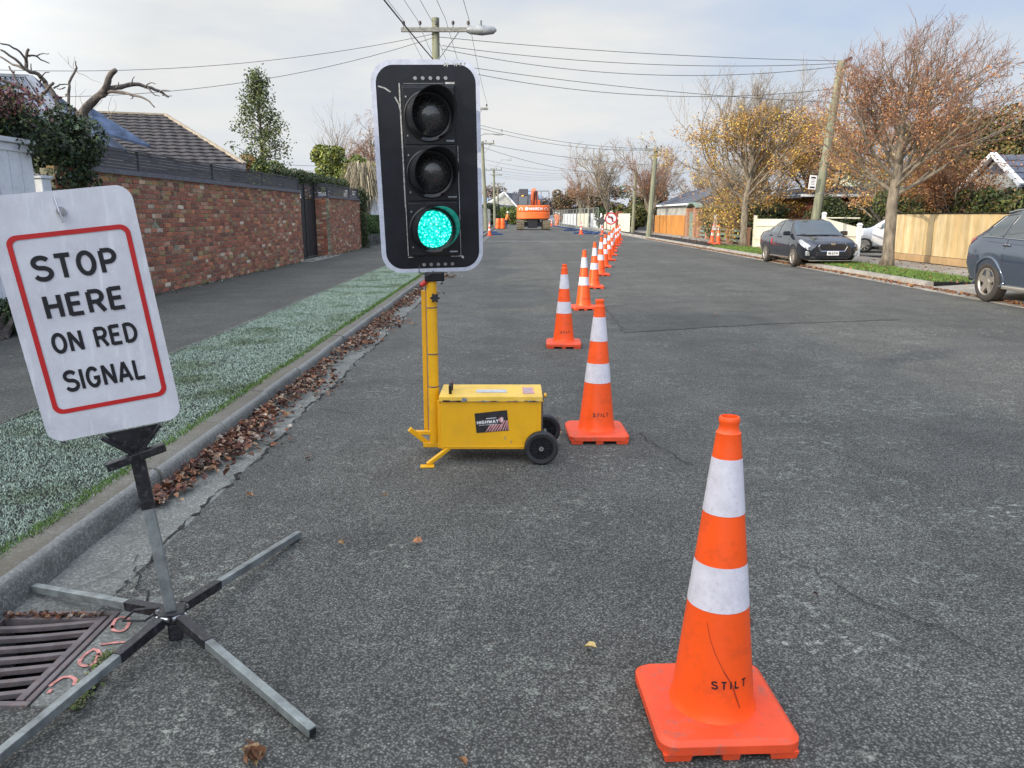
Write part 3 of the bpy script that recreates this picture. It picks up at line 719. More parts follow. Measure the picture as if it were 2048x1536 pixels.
# ------------------------------------------------------------------ STOP HERE sign on its folding stand
st = thing('sign_stand', 'leaning metal cross leg sign stand with black brackets on galvanised tube', 'sign stand', (-1.18, 2.45, 0))
hub = Vector((-1.18, 2.44, .09))
ends = [(Vector((-.56, 1.9, .022))), (Vector((-.97, 3.27, .022))), (Vector((-1.85, 2.74, .03))), (Vector((-1.41, 1.62, .022)))]
for e in ends:
    d = (e - hub); mb = MB(); a = hub + d * .07; mid = hub + d * .3
    mb.beam(mid, e, .028, .028); lg = mb.build('leg', MT['galv'], st, bevel=.002)
    mb = MB(); mb.beam(a, mid + d * .002, .034, .034); mb.build('leg_socket', MT['blacksteel'], lg, bevel=.002) if False else None
    o = mb.build('leg_socket', MT['blacksteel'], lg, bevel=.002)
    mb = MB(); mb.beam(e + d * .002 - d * .001, e + d * .0035, .02, .02); mb.build('open_end', MT['void'], lg)
sg_c = Vector((-1.285, 2.335, 1.125)); yaw, pit_, rol = math.radians(24), math.radians(4.5), math.radians(-6.4)
SM = (Matrix.Rotation(yaw, 3, 'Z') @ Matrix.Rotation(pit_, 3, 'X') @ Matrix.Rotation(rol, 3, 'Y'))
def SP(x, y, z=0.0): return sg_c + SM @ Vector((x, -z, y))      # sign plane coords: x right, y up, z towards viewer
pb = SP(.03, -.47, -.02); pt_ = hub + Vector((0, 0, -.03))
mb = MB(); mb.beam(pt_.lerp(pb, .02), pt_.lerp(pb, .72), .036, .036, SM @ Vector((0, 1, 0))); mb.build('post', MT['galv'], st, bevel=.003)
mb = MB(); mb.beam(pt_.lerp(pb, .7), pt_.lerp(pb, 1.0), .042, .042, SM @ Vector((0, 1, 0))); mb.build('post_sleeve', MT['blacksteel'], st, bevel=.003)
mb = MB(); mb.beam(SP(-.06, -.475, .01), SP(.12, -.445, .01), .03, .026, SM @ Vector((0, 0, 1))); mb.build('cross_bracket', MT['blacksteel'], st, bevel=.002)
mb = MB(); mb.beam(SP(.03, -.46, .0), SP(-.055, -.375, .0), .024, .01, SM @ Vector((0, 0, 1))); mb.beam(SP(.04, -.455, .0), SP(.12, -.37, .0), .024, .01, SM @ Vector((0, 0, 1)))
pl = [SP(.0, -.45, -.012), SP(.06, -.45, -.012), SP(.115, -.37, -.012), SP(-.045, -.37, -.012)]
mb.add(pl + [p + SM @ Vector((0, .006, 0)) for p in pl], [(0, 1, 2, 3), (7, 6, 5, 4), (0, 4, 5, 1), (1, 5, 6, 2), (2, 6, 7, 3), (3, 7, 4, 0)])
mb.build('fork_bracket', MT['blacksteel'], st, bevel=.001)
mb = MB(); mb.box(hub + Vector((0, 0, -.005)), (.085, .085, .04), (0, 0, .3)); mb.box(hub + Vector((.01, -.01, -.06)), (.045, .045, .06), (0, 0, .3)); mb.build('hub', MT['blacksteel'], st, bevel=.004)
for k in range(4):
    a = (ends[k] - hub).normalized(); p = hub + a * .05; mb = MB(); sd = Vector((-a.y, a.x, 0)) * .024
    mb.cyl(p - sd + Vector((0, 0, .005)), p + sd + Vector((0, 0, .005)), .008, n=10); mb.build('pivot_bolt', MT['bolt'], st)
mb = MB(); c0 = hub + Vector((-.04, .02, .01)); mb.tube([c0, c0 + Vector((-.09, -.02, 0)), c0 + Vector((-.105, -.075, -.01)), c0 + Vector((-.03, -.075, -.01)), c0 + Vector((-.01, -.05, 0))], .0045, 6); mb.build('latch_loop', MT['blacksteel'], st)

def rrect(x0, y0, x1, y1, r, n=8):
    out = []
    for cx, cy, a in ((x1 - r, y0 + r, -90), (x1 - r, y1 - r, 0), (x0 + r, y1 - r, 90), (x0 + r, y0 + r, 180)):
        out += [(cx + r * math.cos(math.radians(a + 90 * i / n)), cy + r * math.sin(math.radians(a + 90 * i / n))) for i in range(n + 1)]
    return out
def plate(mb, poly, F, z0, z1):
    n = len(poly); vs = [F(p[0], p[1], z0) for p in poly] + [F(p[0], p[1], z1) for p in poly]
    mb.add(vs, [tuple(range(n - 1, -1, -1)), tuple(range(n, 2 * n))] + [(i, (i + 1) % n, n + (i + 1) % n, n + i) for i in range(n)])
def ring(mb, o, i_, F, z):
    n = len(o); vs = [F(p[0], p[1], z) for p in o] + [F(p[0], p[1], z) for p in i_]
    mb.add(vs, [(k, (k + 1) % n, n + (k + 1) % n, n + k) for k in range(n)])
sign = thing('stop_sign', 'white rectangular sign reading STOP HERE ON RED SIGNAL, leaning left', 'sign', tuple(sg_c))
mb = MB(); SX0, SX1, SY0, SY1 = -.198, .19, -.362, .388
plate(mb, rrect(SX0, SY0, SX1, SY1, .045), SP, -.004, .0); mb.build('sheet', MT['sheet'], sign)
mb = MB(); ring(mb, rrect(-.163, -.275, .163, .275, .028), rrect(-.149, -.261, .149, .261, .018), SP, .0022); mb.build('red_border', MT['red'], sign)
lt = MB()
def word(mb, txt, h, base, xc, st_, F, z, gap=.16, asp=1.0, width=None):
    q, W = text_quads(txt, h, st_, gap, asp)
    k = (width / W) if width else 1.0
    for a in q: mb.quad(*[F(xc + p[0] * k, base + p[1], z + .00012 * a[4]) for p in a[:4]])
word(lt, 'STOP', .083, .132, -.004, .165, SP, .0022, .2, 1.0, .218)
word(lt, 'HERE', .080, .018, -.004, .165, SP, .0022, .2, 1.0, .212)
word(lt, 'ON RED', .072, -.090, -.001, .165, SP, .0022, .17, 1.0, .232)
word(lt, 'SIGNAL', .076, -.213, .0, .165, SP, .0022, .17, 1.0, .222)
lt.build('lettering', MT['black'], sign)
mb = MB(); mb.cyl(SP(-.005, .33, .001), SP(-.005, .33, .012), .0125, n=16); mb.cyl(SP(-.005, .33, .010), SP(-.005, .33, .017), .007, n=6)
bo = mb.build('fixing_bolt', MT['bolt'], sign)
mb = MB(); mb.tube([SP(-.012, .372, .012), SP(-.008, .33, .02), SP(-.003, .298, .022)], .0035, 8); mb.build('pin', MT['bolt'], bo)

# ------------------------------------------------------------------ portable traffic signal trolley
tl = thing('signal_trolley', 'portable traffic signal with green light lit on yellow wheeled battery trolley', 'traffic signal', (-.12, 4.55, 0))
bx0, bx1, by0, by1, bz0, bz1 = -.42, .172, 4.375, 4.69, .082, .385
mb = MB(); mb.bb((bx0, by0, bz0), (bx1, by1, bz1)); box = mb.build('battery_box', MT['yellow'], tl, bevel=.004)
mb = MB(); mb.bb((bx0 + .001, by0 - .003, bz0 + .012), (bx1 - .001, by0 - .0005, bz0 + .02)); mb.bb((bx1 - .03, by0 - .003, bz0), (bx1 - .022, by0 - .0005, bz1 - .01)); mb.build('seam', MT['yellow'], box, bevel=.001)
mb = MB(); mb.bb((bx0 - .008, by0 - .01, bz1 - .012), (bx1 + .008, by1 + .008, bz1 + .02)); lid = mb.build('lid', MT['yellow_top'], tl, bevel=.004)
ch = MB(); r4 = random.Random(4)
for k in range(44):
    x = r4.choice([r4.uniform(bx0 + .02, bx0 + .13), r4.uniform(bx0 + .22, bx1 - .02)]); w = r4.uniform(.004, .022); h = r4.uniform(.002, .008)
    z = bz1 - .012 + r4.uniform(0, .004)
    ch.quad((x - w, by0 - .0115, z), (x + w, by0 - .0115, z + r4.uniform(-.001, .001)), (x + w * .8, by0 - .0115, z + h), (x - w * .7, by0 - .0115, z + h))
ch.quad((bx0 + .125, by0 - .0116, bz1 - .009), (bx0 + .158, by0 - .0116, bz1 - .009), (bx0 + .156, by0 - .0116, bz1 + .012), (bx0 + .128, by0 - .0116, bz1 + .012))
for (px, py, w, h) in ((1010, 875, .003, .011), (1022, 884, .0035, .009), (1012, 878, .002, .006)):
    p = D(px, py, by0 - .002); ch.quad((p.x - w, by0 - .0012, p.z - h), (p.x + w * .4, by0 - .0012, p.z - h * .8), (p.x + w, by0 - .0012, p.z + h), (p.x - w * .3, by0 - .0012, p.z + h * .7))
ch.build('paint_chips', MT['chip'], box)
mb = MB()
for z in (bz0 + .05, bz0 + .16, bz0 + .27): mb.cyl((bx0 - .012, by0 + .03, z - .02), (bx0 - .012, by0 + .03, z + .02), .009, n=10)
mb.bb((bx0 - .02, by0 + .02, bz0 + .0), (bx0 - .0005, by0 + .035, bz1 - .03)); mb.build('hinge', MT['yellow'], box)
mb = MB(); mb.bb((bx1 + .001, by0 + .05, bz0 + .03), (bx1 + .012, by0 + .09, bz1 + .01)); mb.cyl((bx1 + .012, by0 + .07, bz1 - .02), (bx1 + .012, by0 + .07, bz1 + .03), .006); mb.build('hasp', MT['rust_iron'], box)
mb = MB(); hx = bx0 + .055; zt = bz1 + .02
mb.tube([(hx, by0 + .06, zt - .002), (hx, by0 + .06, zt + .045), (hx + .0, by0 + .075, zt + .055), (hx, by0 + .15, zt + .055), (hx, by0 + .165, zt + .045), (hx, by0 + .165, zt - .002)], .0095, 8)
mb.build('lid_handle', MT['blackplastic'], lid)
mb = MB(); mb.quad((-.215, by0 + .09, zt + .0015), (-.03, by0 + .09, zt + .0015), (-.035, by0 + .17, zt + .0015), (-.215, by0 + .17, zt + .0015)); mb.build('top_label', MT['greyprint'], lid)
mb = MB()
for r_, (y_, hh) in enumerate(((by0 + .115, .014), (by0 + .14, .012))):
    x = -.205
    while x < -.05: w = r4.uniform(.004, .012); mb.quad((x, y_, zt + .0025), (x + w, y_, zt + .0025), (x + w, y_ + hh, zt + .0025), (x, y_ + hh, zt + .0025)); x += w + .004
mb.build('label_print', MT['white'], lid)
mb = MB(); mb.quad((.065, by0 + .06, zt + .0015), (.135, by0 + .06, zt + .0015), (.128, by0 + .23, zt + .0015), (.062, by0 + .23, zt + .0015)); mb.build('pink_label', MT['pinkprint'], lid)
mb = MB()
for k in range(7): mb.quad((.072, by0 + .075 + k * .02, zt + .0025), (.072 + r4.uniform(.03, .05), by0 + .075 + k * .02, zt + .0025), (.072 + .045, by0 + .083 + k * .02, zt + .0025), (.072, by0 + .083 + k * .02, zt + .0025))
mb.build('label_print', MT['greyprint'], lid)
# sticker with HIGHWAY
q = [D(953, 866, by0 - .002), D(1018, 861, by0 - .002), D(1014, 820, by0 - .002), D(949, 827, by0 - .002)]
def ST(u, v, z=0.0):
    p = (q[0] * (1 - u) + q[1] * u) * (1 - v) + (q[3] * (1 - u) + q[2] * u) * v; return Vector((p.x, by0 - .0022 - z, p.z))
mb = MB(); mb.quad(ST(0, 0), ST(1, 0), ST(1, 1), ST(0, 1)); stk = mb.build('highway_sticker', MT['sticker'], box)
mb = MB(); word(mb, 'HIGHWAY', .19, .42, .38, .2, lambda x, y, z: ST(x, y, z), .001, .2, 1.0, .66)
for k in range(14): x = .1 + k * .04; mb.quad(ST(x, .36, .001), ST(x + .025, .36, .001), ST(x + .025, .385, .001), ST(x, .385, .001))
for k in range(9): x = .34 + k * .035; mb.quad(ST(x, .66, .001), ST(x + .025, .66, .001), ST(x + .025, .7, .001), ST(x, .7, .001))
mb.build('lettering', MT['white'], stk)
mb = MB()
for k in range(9):
    u = .28 + k * .085; mb.quad(ST(u, .02, .0006), ST(u + .035, .02, .0006), ST(min(.99, u + .22), .36 if k < 5 else .52, .0006), ST(min(.98, u + .16), .36 if k < 5 else .5, .0006))
mb.build('light_streaks', MT['pinkprint'], stk)
mb = MB(); mb.add([ST(.72, .62, .0013), ST(.74, .48, .0013), ST(.8, .4, .0013), ST(.86, .5, .0013), ST(.87, .66, .0013), ST(.8, .7, .0013)], [(0, 1, 2, 3, 4, 5)]); mb.build('red_shield', MT['pinkprint'], stk)
mb = MB(); word(mb, '1', .2, .46, .8, .22, lambda x, y, z: ST(x, y, z), .0018); mb.build('shield_number', MT['white'], stk)
mb = MB(); mb.tube([(bx1 - .005, by0 + .12, bz1 - .005), (bx1 + .035, by0 + .12, bz1 - .002)], .014, 12); mb.box((bx1 + .012, by0 + .12, bz1 - .025), (.012, .03, .05)); mb.build('latch_lug', MT['yellow'], box, bevel=.002)
# wheels
def wheel(name, c, r, w, parent, mt='rubber', mr='blackplastic', spokes=10, axis='Y'):
    mb = MB(); rot = Matrix.Rotation(PI / 2, 3, 'X')
    mb.lathe([(r * .72, -w / 2), (r * .9, -w / 2 - .002), (r * .985, -w * .38), (r, -w * .2), (r, w * .2), (r * .985, w * .38), (r * .9, w / 2 + .002), (r * .72, w / 2)], 40, c, rot); 
    wh = mb.build(name, MT[mt], parent, smooth=True)
    mb = MB(); mb.lathe([(.0, -w * .1), (r * .72, -w * .1)], 40, c, rot); mb.lathe([(r * .72, -w / 2), (r * .66, -w * .48), (r * .66, w * .48), (r * .72, w / 2)], 40, c, rot)
    for k in range(spokes):
        a = 2 * PI * k / spokes; p0 = Vector(c) + rot @ Vector((math.cos(a) * r * .18, math.sin(a) * r * .18, 0)); p1 = Vector(c) + rot @ Vector((math.cos(a) * r * .68, math.sin(a) * r * .68, 0))
        mb.beam(p0, p1, w * .8, r * .04, (1, 0, .01))
    mb.lathe([(0, w * .5), (r * .2, w * .5), (r * .2, -w * .5), (0, -w * .5)], 20, c, rot)
    mb.build('hub', MT[mr], wh)
    mb = MB(); mb.lathe([(r * .05, w * .62), (r * .13, w * .62), (r * .13, w * .5)], 16, c, rot); mb.build('axle_cap', MT['bolt'], wh)
    return wh
wheel('wheel', (.172, 4.345, .1), .1, .045, tl); wheel('wheel', (.21, 4.74, .1), .1, .045, tl)
mb = MB(); mb.cyl((.172, 4.36, .1), (.21, 4.74, .1), .008); mb.build('axle', MT['bolt'], tl)
# stabiliser feet and pivot frame
mb = MB(); mb.beam((-.37, by0 + .02, bz0 + .005), (-.495, 4.3, .012), .022, .022); mb.beam((-.535, 4.285, .005), (-.455, 4.295, .005), .05, .008); mb.build('stabiliser_foot', MT['yellow'], tl, bevel=.002)
mb = MB(); mb.beam((-.40, by1 - .02, bz0 + .01), (-.47, 4.70, .012), .022, .022); mb.beam((-.555, 4.70, .005), (-.44, 4.705, .005), .05, .008); mb.build('stabiliser_foot', MT['yellow'], tl, bevel=.002)
mb = MB(); mb.beam((-.545, 4.55, .06), (-.41, 4.55, .06), .04, .03); mb.beam((-.51, 4.56, .055), (-.625, 4.52, .165), .03, .03); mb.beam((-.60, 4.55, .135), (-.43, 4.55, .135), .025, .025); mb.build('pivot_frame', MT['yellow'], tl, bevel=.003)
# masts
PX, PY = -.476, 4.56
mb = MB(); mb.cyl((PX, PY, .06), (PX, PY, .42), .033); mb.cyl((PX, PY, .41), (PX, PY, 1.16), .031, n=24); mast = mb.build('mast', MT['yellow'], tl, smooth=True)
for z in (.42, .62, .9): mb = MB(); mb.lathe([(.0315, z), (.0335, z + .002), (.0335, z + .006), (.0315, z + .008)], 24, (PX, PY, 0)); mb.build('joint_ring', MT['rust_iron'], mast)
mb = MB(); mb.cyl((PX, PY, 1.14), (PX, PY, 1.25), .024, n=20); mb.build('inner_tube', MT['galv'], mast, smooth=True)
mb = MB(); mb.beam((PX - .055, PY + .04, .13), (PX - .052, PY + .04, 1.0), .026, .026, (0, 1, 0)); mb.build('winch_arm', MT['yellow'], tl, bevel=.003)
mb = MB(); mb.cyl((PX - .015, PY - .02, 1.07), (PX - .06, PY - .03, 1.035), .014); mb.build('pull_pin', MT['redknob'], tl, bevel=.003)
mb = MB()
kc = Vector((PX + .025, PY - .05, .965))
mb.add([kc + Vector(((.024 + .006 * math.cos(6 * a)) * math.cos(a), y_, (.024 + .006 * math.cos(6 * a)) * math.sin(a))) for y_ in (-.01, .012) for a in [2 * PI * k / 36 for k in range(36)]],
       [tuple(range(36)), tuple(range(71, 35, -1))] + [(k, 36 + k, 36 + (k + 1) % 36, (k + 1) % 36) for k in range(36)])
mb.cyl(kc, kc + Vector((0, .04, 0)), .01); mb.build('star_knob', MT['blackplastic'], tl, bevel=.002)
mb = MB(); mb.tube([(PX - .015, PY - .04, 1.19), (PX - .06, PY - .05, 1.17), (PX - .065, PY - .05, 1.115), (PX - .02, PY - .05, 1.095), (PX + .02, PY - .05, 1.12)], .004, 6); mb.build('cable', MT['wire'], tl)
# signal head
hc = Vector((-.462, 4.45, 1.683)); HM = Matrix.Rotation(math.radians(6.5), 3, 'Z') @ Matrix.Rotation(math.radians(7), 3, 'X') @ Matrix.Rotation(math.radians(-1.2), 3, 'Y')
def HP(x, y, z=0.0): return hc + HM @ Vector((x, -z, y))
HW, HH = .292, .572
bd = MB(); plate(bd, rrect(-HW, -HH, HW, HH, .115, 12), HP, -.004, 0); board = bd.build('target_board', MT['board'], tl)
mb = MB(); ring(mb, rrect(-HW, -HH, HW, HH, .115, 12), rrect(-HW + .026, -HH + .022, HW - .022, HH - .026, .096, 12), HP, .0015); mb.build('white_edge', MT['boardwhite'], board)
for k in range(5):
    for yy, xx in ((.478, -.055 + k * .041), (-.528, -.052 + k * .041)):
        mb = MB(); mb.add([HP(xx + .0085 * math.cos(a), yy + .0085 * math.sin(a), .004) for a in [2 * PI * j / 14 for j in range(14)]] + [HP(xx + .011 * math.cos(a), yy + .011 * math.sin(a), .0005) for a in [2 * PI * j / 14 for j in range(14)]],
                          [tuple(range(14))] + [(j, 14 + j, 14 + (j + 1) % 14, (j + 1) % 14) for j in range(14)]); mb.build('rivet', MT['bolt'], board)
hx0, hx1, hy0, hy1 = -.13, .155, -.475, .445
mb = MB(); plate(mb, [(hx0, hy0), (hx1, hy0), (hx1, hy1), (hx0, hy1)], HP, -.11, .018); hous = mb.build('lamp_housing', MT['blackplastic'], tl, bevel=.003)
mb = MB(); e = .0065
sc_ = [((hx0 - .012, -.2), (hx0 - .012, hy1 + .01), .007), ((hx0 - .01, hy0), (hx0 - .01, -.2), .004), ((hx1 + .008, hy0 - .006), (hx1 + .008, .13), .003), ((hx0 - .01, hy0 - .008), (hx0 + .02, hy0 - .008), .004),
       ((hx1 - .05, hy0 - .008), (hx1 + .008, hy0 - .008), .004), ((hx1 - .05, hy1 + .009), (hx1, hy1 + .009), .01), ((hx0 + .01, hy1 + .008), (hx1 - .06, hy1 + .008), .0015)]
for a, b, w in sc_:
    L, R = ribbon([a, b], w); mb.quad(HP(*R[0], .0012), HP(*R[1], .0012), HP(*L[1], .0012), HP(*L[0], .0012))
cv = [(-.255, .44), (-.22, .43), (-.19, .41), (-.168, .385), (-.15, .35), (-.143, .32)]
L, R = ribbon(cv, .007)
for k in range(len(cv) - 1):
    if k != 2: mb.quad(HP(*R[k], .0012), HP(*R[k + 1], .0012), HP(*L[k + 1], .0012), HP(*L[k], .0012))
mb.quad(HP(.165, -.49, .0012), HP(.178, -.5, .0012), HP(.18, -.485, .0012), HP(.168, -.478, .0012))
rs = random.Random(9)
for k in range(8):
    x = rs.uniform(.1, .22); mb.quad(HP(x, HH - .03 - rs.uniform(.0, .012), .002), HP(x + .006, HH - .03, .002), HP(x + .012, HH - .018, .002), HP(x + .002, HH - .015, .002))
mb.build('scratches', MT['scratch'], board)
mh = (hy1 - hy0) / 3
for k in range(3):
    cy = hy1 - mh * (k + .5) - (.0 if k else .005); cx = .008
    nm = ('red_lamp', 'amber_lamp', 'green_lamp')[k]
    mb = MB(); plate(mb, [(hx0 + .004, cy - mh / 2 + .004), (hx1 - .004, cy - mh / 2 + .004), (hx1 - .004, cy + mh / 2 - .004), (hx0 + .004, cy + mh / 2 - .004)], HP, .018, .026)
    lamp = mb.build(nm, MT['blackplastic'], tl, bevel=.004)
    FM = HM @ Matrix(((1, 0, 0), (0, 0, -1), (0, 1, 0)))      # local z -> towards viewer
    lc = HP(cx, cy, .03)
    mb = MB(); mb.lathe([(.105, -.002), (.112, .012), (.128, .018), (.134, .012), (.134, -.003)], 48, lc, FM); mb.build('lens_ring', MT['blackplastic'], lamp, smooth=True)
    mb = MB(); mb.lathe([(0, .03), (.03, .028), (.06, .022), (.085, .012), (.104, .0)], 40, lc, FM)
    ln = mb.build('lens', MT['led'] if k == 2 else MT['lens'], lamp, smooth='all')
    # cowl: full tunnel, deeper on top, cut away underneath
    mb = MB(); n = 56; ins, outs = [], []
    for j in range(n + 1):
        a = math.radians(-68) + math.radians(316) * j / n
        dep = .075 + .13 * (.5 + .5 * math.sin(a - .25)) ** .8
        for rr_, zz in ((.122, .008), (.122 * .97, dep), (.1255, .008), (.1255 * .97, dep)):
            mb.v.append(lc + FM @ Vector((rr_ * math.cos(a) + .22 * (zz - .008), rr_ * math.sin(a) + .17 * (zz - .008), zz)))
    for j in range(n):
        b = j * 4; mb.f += [[b, b + 1, b + 5, b + 4], [b + 2, b + 6, b + 7, b + 3], [b + 1, b + 3, b + 7, b + 5]]; mb.c += [(1, 1, 1)] * 3
    mb.build('cowl', MT['blackplastic'], lamp, smooth=True)
    for yy in (.1, -.1): mb = MB(); mb.box(HP(hx0 + .02, cy + yy, .027), (.008, .006, .008), HM); mb.build('screw', MT['bolt'], lamp)
    mb = MB(); r5 = random.Random(k); x = hx1 - .055
    while x < hx1 - .012: w = r5.uniform(.003, .006); mb.quad(HP(x, cy - mh / 2 + .02, .0265), HP(x + w, cy - mh / 2 + .02, .0265), HP(x + w, cy - mh / 2 + r5.uniform(.026, .03), .0265), HP(x, cy - mh / 2 + .028, .0265)); x += w + .0015
    mb.build('maker_label', MT['greyprint'], lamp)
mb = MB(); mb.box(HP(.005, -HH - .028, -.03), (.115, .08, .058), HM); mb.build('connector_box', MT['blackplastic'], tl, bevel=.008)
mb = MB(); mb.beam(HP(-.01, -HH + .3, -.07), HP(-.01, -HH - .03, -.08), .05, .03, (0, 1, 0)); mb.build('back_bracket', MT['blacksteel'], tl)

# ------------------------------------------------------------------ traffic cones
def cone_profile():
    return [(.128, .052), (.121, .066), (.1155, .085)] + [(.1155 + (.033 - .1155) * (z - .085) / (.865 - .085), z) for z in [.085 + .78 * i / 20 for i in range(1, 21)]] + [(.0335, .868), (.0285, .872), (.027, .88), (.0255, .889), (.028, .897), (.0285, .905), (.026, .911), (.0225, .912), (.021, .9), (.021, .85)]
def rad_at(z): return .1155 + (.033 - .1155) * (z - .085) / .78
def make_cone(name, label, loc, rz, group):
    r = thing(name, label, 'traffic cone', loc, rz, group)
    mb = MB(); pl_ = rrect(-.195, -.195, .195, .195, .045, 6); n = len(pl_)
    lay = [(1.0, .022), (1.0, .048), (.93, .06)]
    vs = [Vector((p[0] * s, p[1] * s, z)) for s, z in lay for p in pl_]
    mb.add(vs, [(i + l * n, (i + 1) % n + l * n, (i + 1) % n + (l + 1) * n, i + (l + 1) * n) for l in range(2) for i in range(n)] + [tuple(range(n - 1, -1, -1)), tuple(range(2 * n, 3 * n))])
    for x in (-1, 0, 1):
        for y in (-1, 0, 1):
            if x or y: mb.box((x * .145, y * .165, .011), (.07 if x else .045, .045, .024), None, None, 1.15)
    b = mb.build('base', MT['orange_base'], r, world=False, bevel=.006)
    mb = MB(); mb.lathe([(.138, .058)] + cone_profile(), 48); mb.build('body', MT['orange'], r, world=False, smooth=50)
    for z0, z1 in ((.645, .80), (.375, .502)):
        mb = MB(); mb.lathe([(rad_at(z0) + .0012, z0), (rad_at(z1) + .0012, z1)], 48); mb.build('reflective_band', MT['band'], r, world=False, smooth='all')
    mb = MB(); qs, W = text_quads('STILT', .026, .17, .42, 1.05)
    for q4 in qs:
        pp = []
        for (x, y) in q4[:4]:
            z = .158 + y; rad = rad_at(z) + .0012 + .0001 * q4[4]; a = -PI / 2 + (x + .014) / rad; pp.append(Vector((rad * math.cos(a), rad * math.sin(a), z)))
        mb.quad(*pp)
    mb.build('lettering', MT['black'], r, world=False)
    return r
cg = 'cones in the long row down the road'
cpos = [(.585, 2.0), (.56, 4.93), (.58, 8.54), (1.12, 12.02), (1.65, 15.57), (2.15, 18.85), (2.61, 21.9), (3.1, 25.0), (3.59, 28.2), (4.05, 31.4), (4.45, 34.3), (4.95, 37.3), (5.45, 40.3), (5.85, 43.2), (6.35, 46.3)]
nth = ['nearest', 'second', 'third', 'fourth', 'fifth', 'sixth', 'seventh', 'eighth', 'ninth', 'tenth', 'eleventh', 'twelfth', 'thirteenth', 'fourteenth', 'last']
lab = ['largest orange cone in front, scuff mark across its STILT lettering', 'orange cone with two white bands standing beside the yellow signal trolley', 'orange cone behind and left of the cone beside the trolley']
for i in range(3, 15): lab.append('%s orange cone counted from the camera in the long row' % nth[i])
cone0 = None
for i, (x, y) in enumerate(cpos):
    rz = [.04, .02, -.05, .1, 0, .2, -.1, .3, .1, -.2, 0, .2, .1, .3, 0][i]
    if i == 0: c = cone0 = make_cone('traffic_cone', lab[0], (x, y, 0), rz, cg)
    else: c = copy_tree(cone0); c.location = (x, y, 0); c.rotation_euler = (R_.gauss(0, .006), R_.gauss(0, .008), rz); c['label'] = lab[i]
# scuffs on the nearest cone only
mb = MB(); zz = [(.345, -.055), (.30, -.045), (.26, -.03), (.21, -.005), (.17, .02), (.14, .03), (.10, .046)]
for (za, xa), (zb, xb2) in zip(zz, zz[1:]):
    def cp(z, x): rad = rad_at(z) + .0013; a = -PI / 2 + x / rad; return Vector((rad * math.cos(a), rad * math.sin(a), z))
    w = .0022 if za < .25 else .0010; mb.quad(cp(za, xa - w), cp(za, xa + w), cp(zb, xb2 + w), cp(zb, xb2 - w))
sf = mb.build('scuff_mark', M('rubber scuff', (.42, .04, .012), .6), cone0, world=False)
for i, (px, py, lb) in enumerate([(1162, 469, 'lone cone in the far road between the excavator and the blue fence feet'), (1204, 470, 'far cone below the dark diamond sign'), (979, 472, 'far cone at the end of the blue fence foot left of the orange drums'),
                                  (1424, 492, 'left cone of the pair on the far verge'), (1436, 494, 'right cone of the pair on the far verge'), (1103, 452, 'distant cone beside the right track of the excavator'), (1112, 452, 'distant cone among the workers right of the excavator')]):
    c = copy_tree(cone0); p = G(px, py); c.location = (p.x, p.y, .12 if px > 1400 else 0); c.rotation_euler = (0, 0, i); c['label'] = lb; c['group'] = 'cones further off'
    for ch_ in [x for x in bpy.data.objects if x.parent == c and x.name.startswith('scuff')]: bpy.data.objects.remove(ch_)
for o in [x for x in bpy.data.objects if x.name.startswith('scuff_mark') and x.parent != cone0]: bpy.data.objects.remove(o)

# ------------------------------------------------------------------ left side: gate, brick walls, screens
def brick_wall(name, label, x, y0, y1, h, seed, pier=None):
    r = thing(name, label, 'brick wall', (x, (y0 + y1) / 2, .12)); rn = random.Random(seed)
    mb = MB(); mb.bb((x - .2, y0, .05), (x - .012, y1, .12 + h)); mb.build('mortar', MT['mortar'], r)
    mb = MB(); z = .12; row = 0
    cols = [(.24, .09, .06), (.29, .12, .08), (.19, .07, .05), (.15, .07, .055), (.36, .15, .08), (.25, .1, .065), (.2, .11, .08), (.38, .29, .21), (.43, .4, .35), (.26, .15, .07), (.22, .18, .09), (.32, .2, .15)]
    wts = [9, 8, 8, 7, 3, 7, 7, 2.2, 2, 2.4, 2.4, 4]
    while z < .12 + h - .03:
        hh = .0675 + rn.gauss(0, .002); y = y0 + (0 if row % 2 else .115)
        if row % 2 == 0: seg = [(y0, y0 + .105)]
        else: seg = []
        while y < y1:
            L = .225 if rn.random() > .12 else .11
            seg.append((y, min(y1, y + L))); y += L + .012
        for a, b in seg:
            if b - a < .03: continue
            w_ = list(wts); hgt = (z - .12) / h
            if hgt > .78: w_[9] *= 4; w_[10] *= 4; w_[3] *= 2
            if hgt < .1: w_[10] *= 3; w_[3] *= 2
            c = rn.choices(cols, w_)[0]; k = rn.uniform(.7, 1.2)
            out = rn.gauss(0, .003)
            mb.box((x - .06 + out, (a + b) / 2, z + hh / 2), (.11, b - a - rn.uniform(0, .004), hh - rn.uniform(0, .004)), (rn.gauss(0, .008), rn.gauss(0, .01), rn.gauss(0, .01)), (c[0] * k, c[1] * k, c[2] * k))
        z += hh + .011; row += 1
    if pier:     # end face of the gateway, bricks turned
        ya = pier; z = .12; row = 0
        while z < .12 + h - .03:
            for a, b in (((x - .45, x - .24), (x - .228, x - .12)) if row % 2 else ((x - .45, x - .35), (x - .338, x - .12))):
                c = rn.choices(cols, wts)[0]; mb.box(((a + b) / 2, ya + .05, z + .034), (b - a, .11, .065), (0, 0, rn.gauss(0, .01)), c)
            z += .0785; row += 1
    mb.build('bricks', MT['brick'], r, bevel=.004, seg=1)
    if pier: m7 = MB(); m7.bb((x - .44, pier + .012, .05), (x - .2, pier + .5, .12 + h)); m7.build('pier_mortar', MT['mortar'], r)
    return r
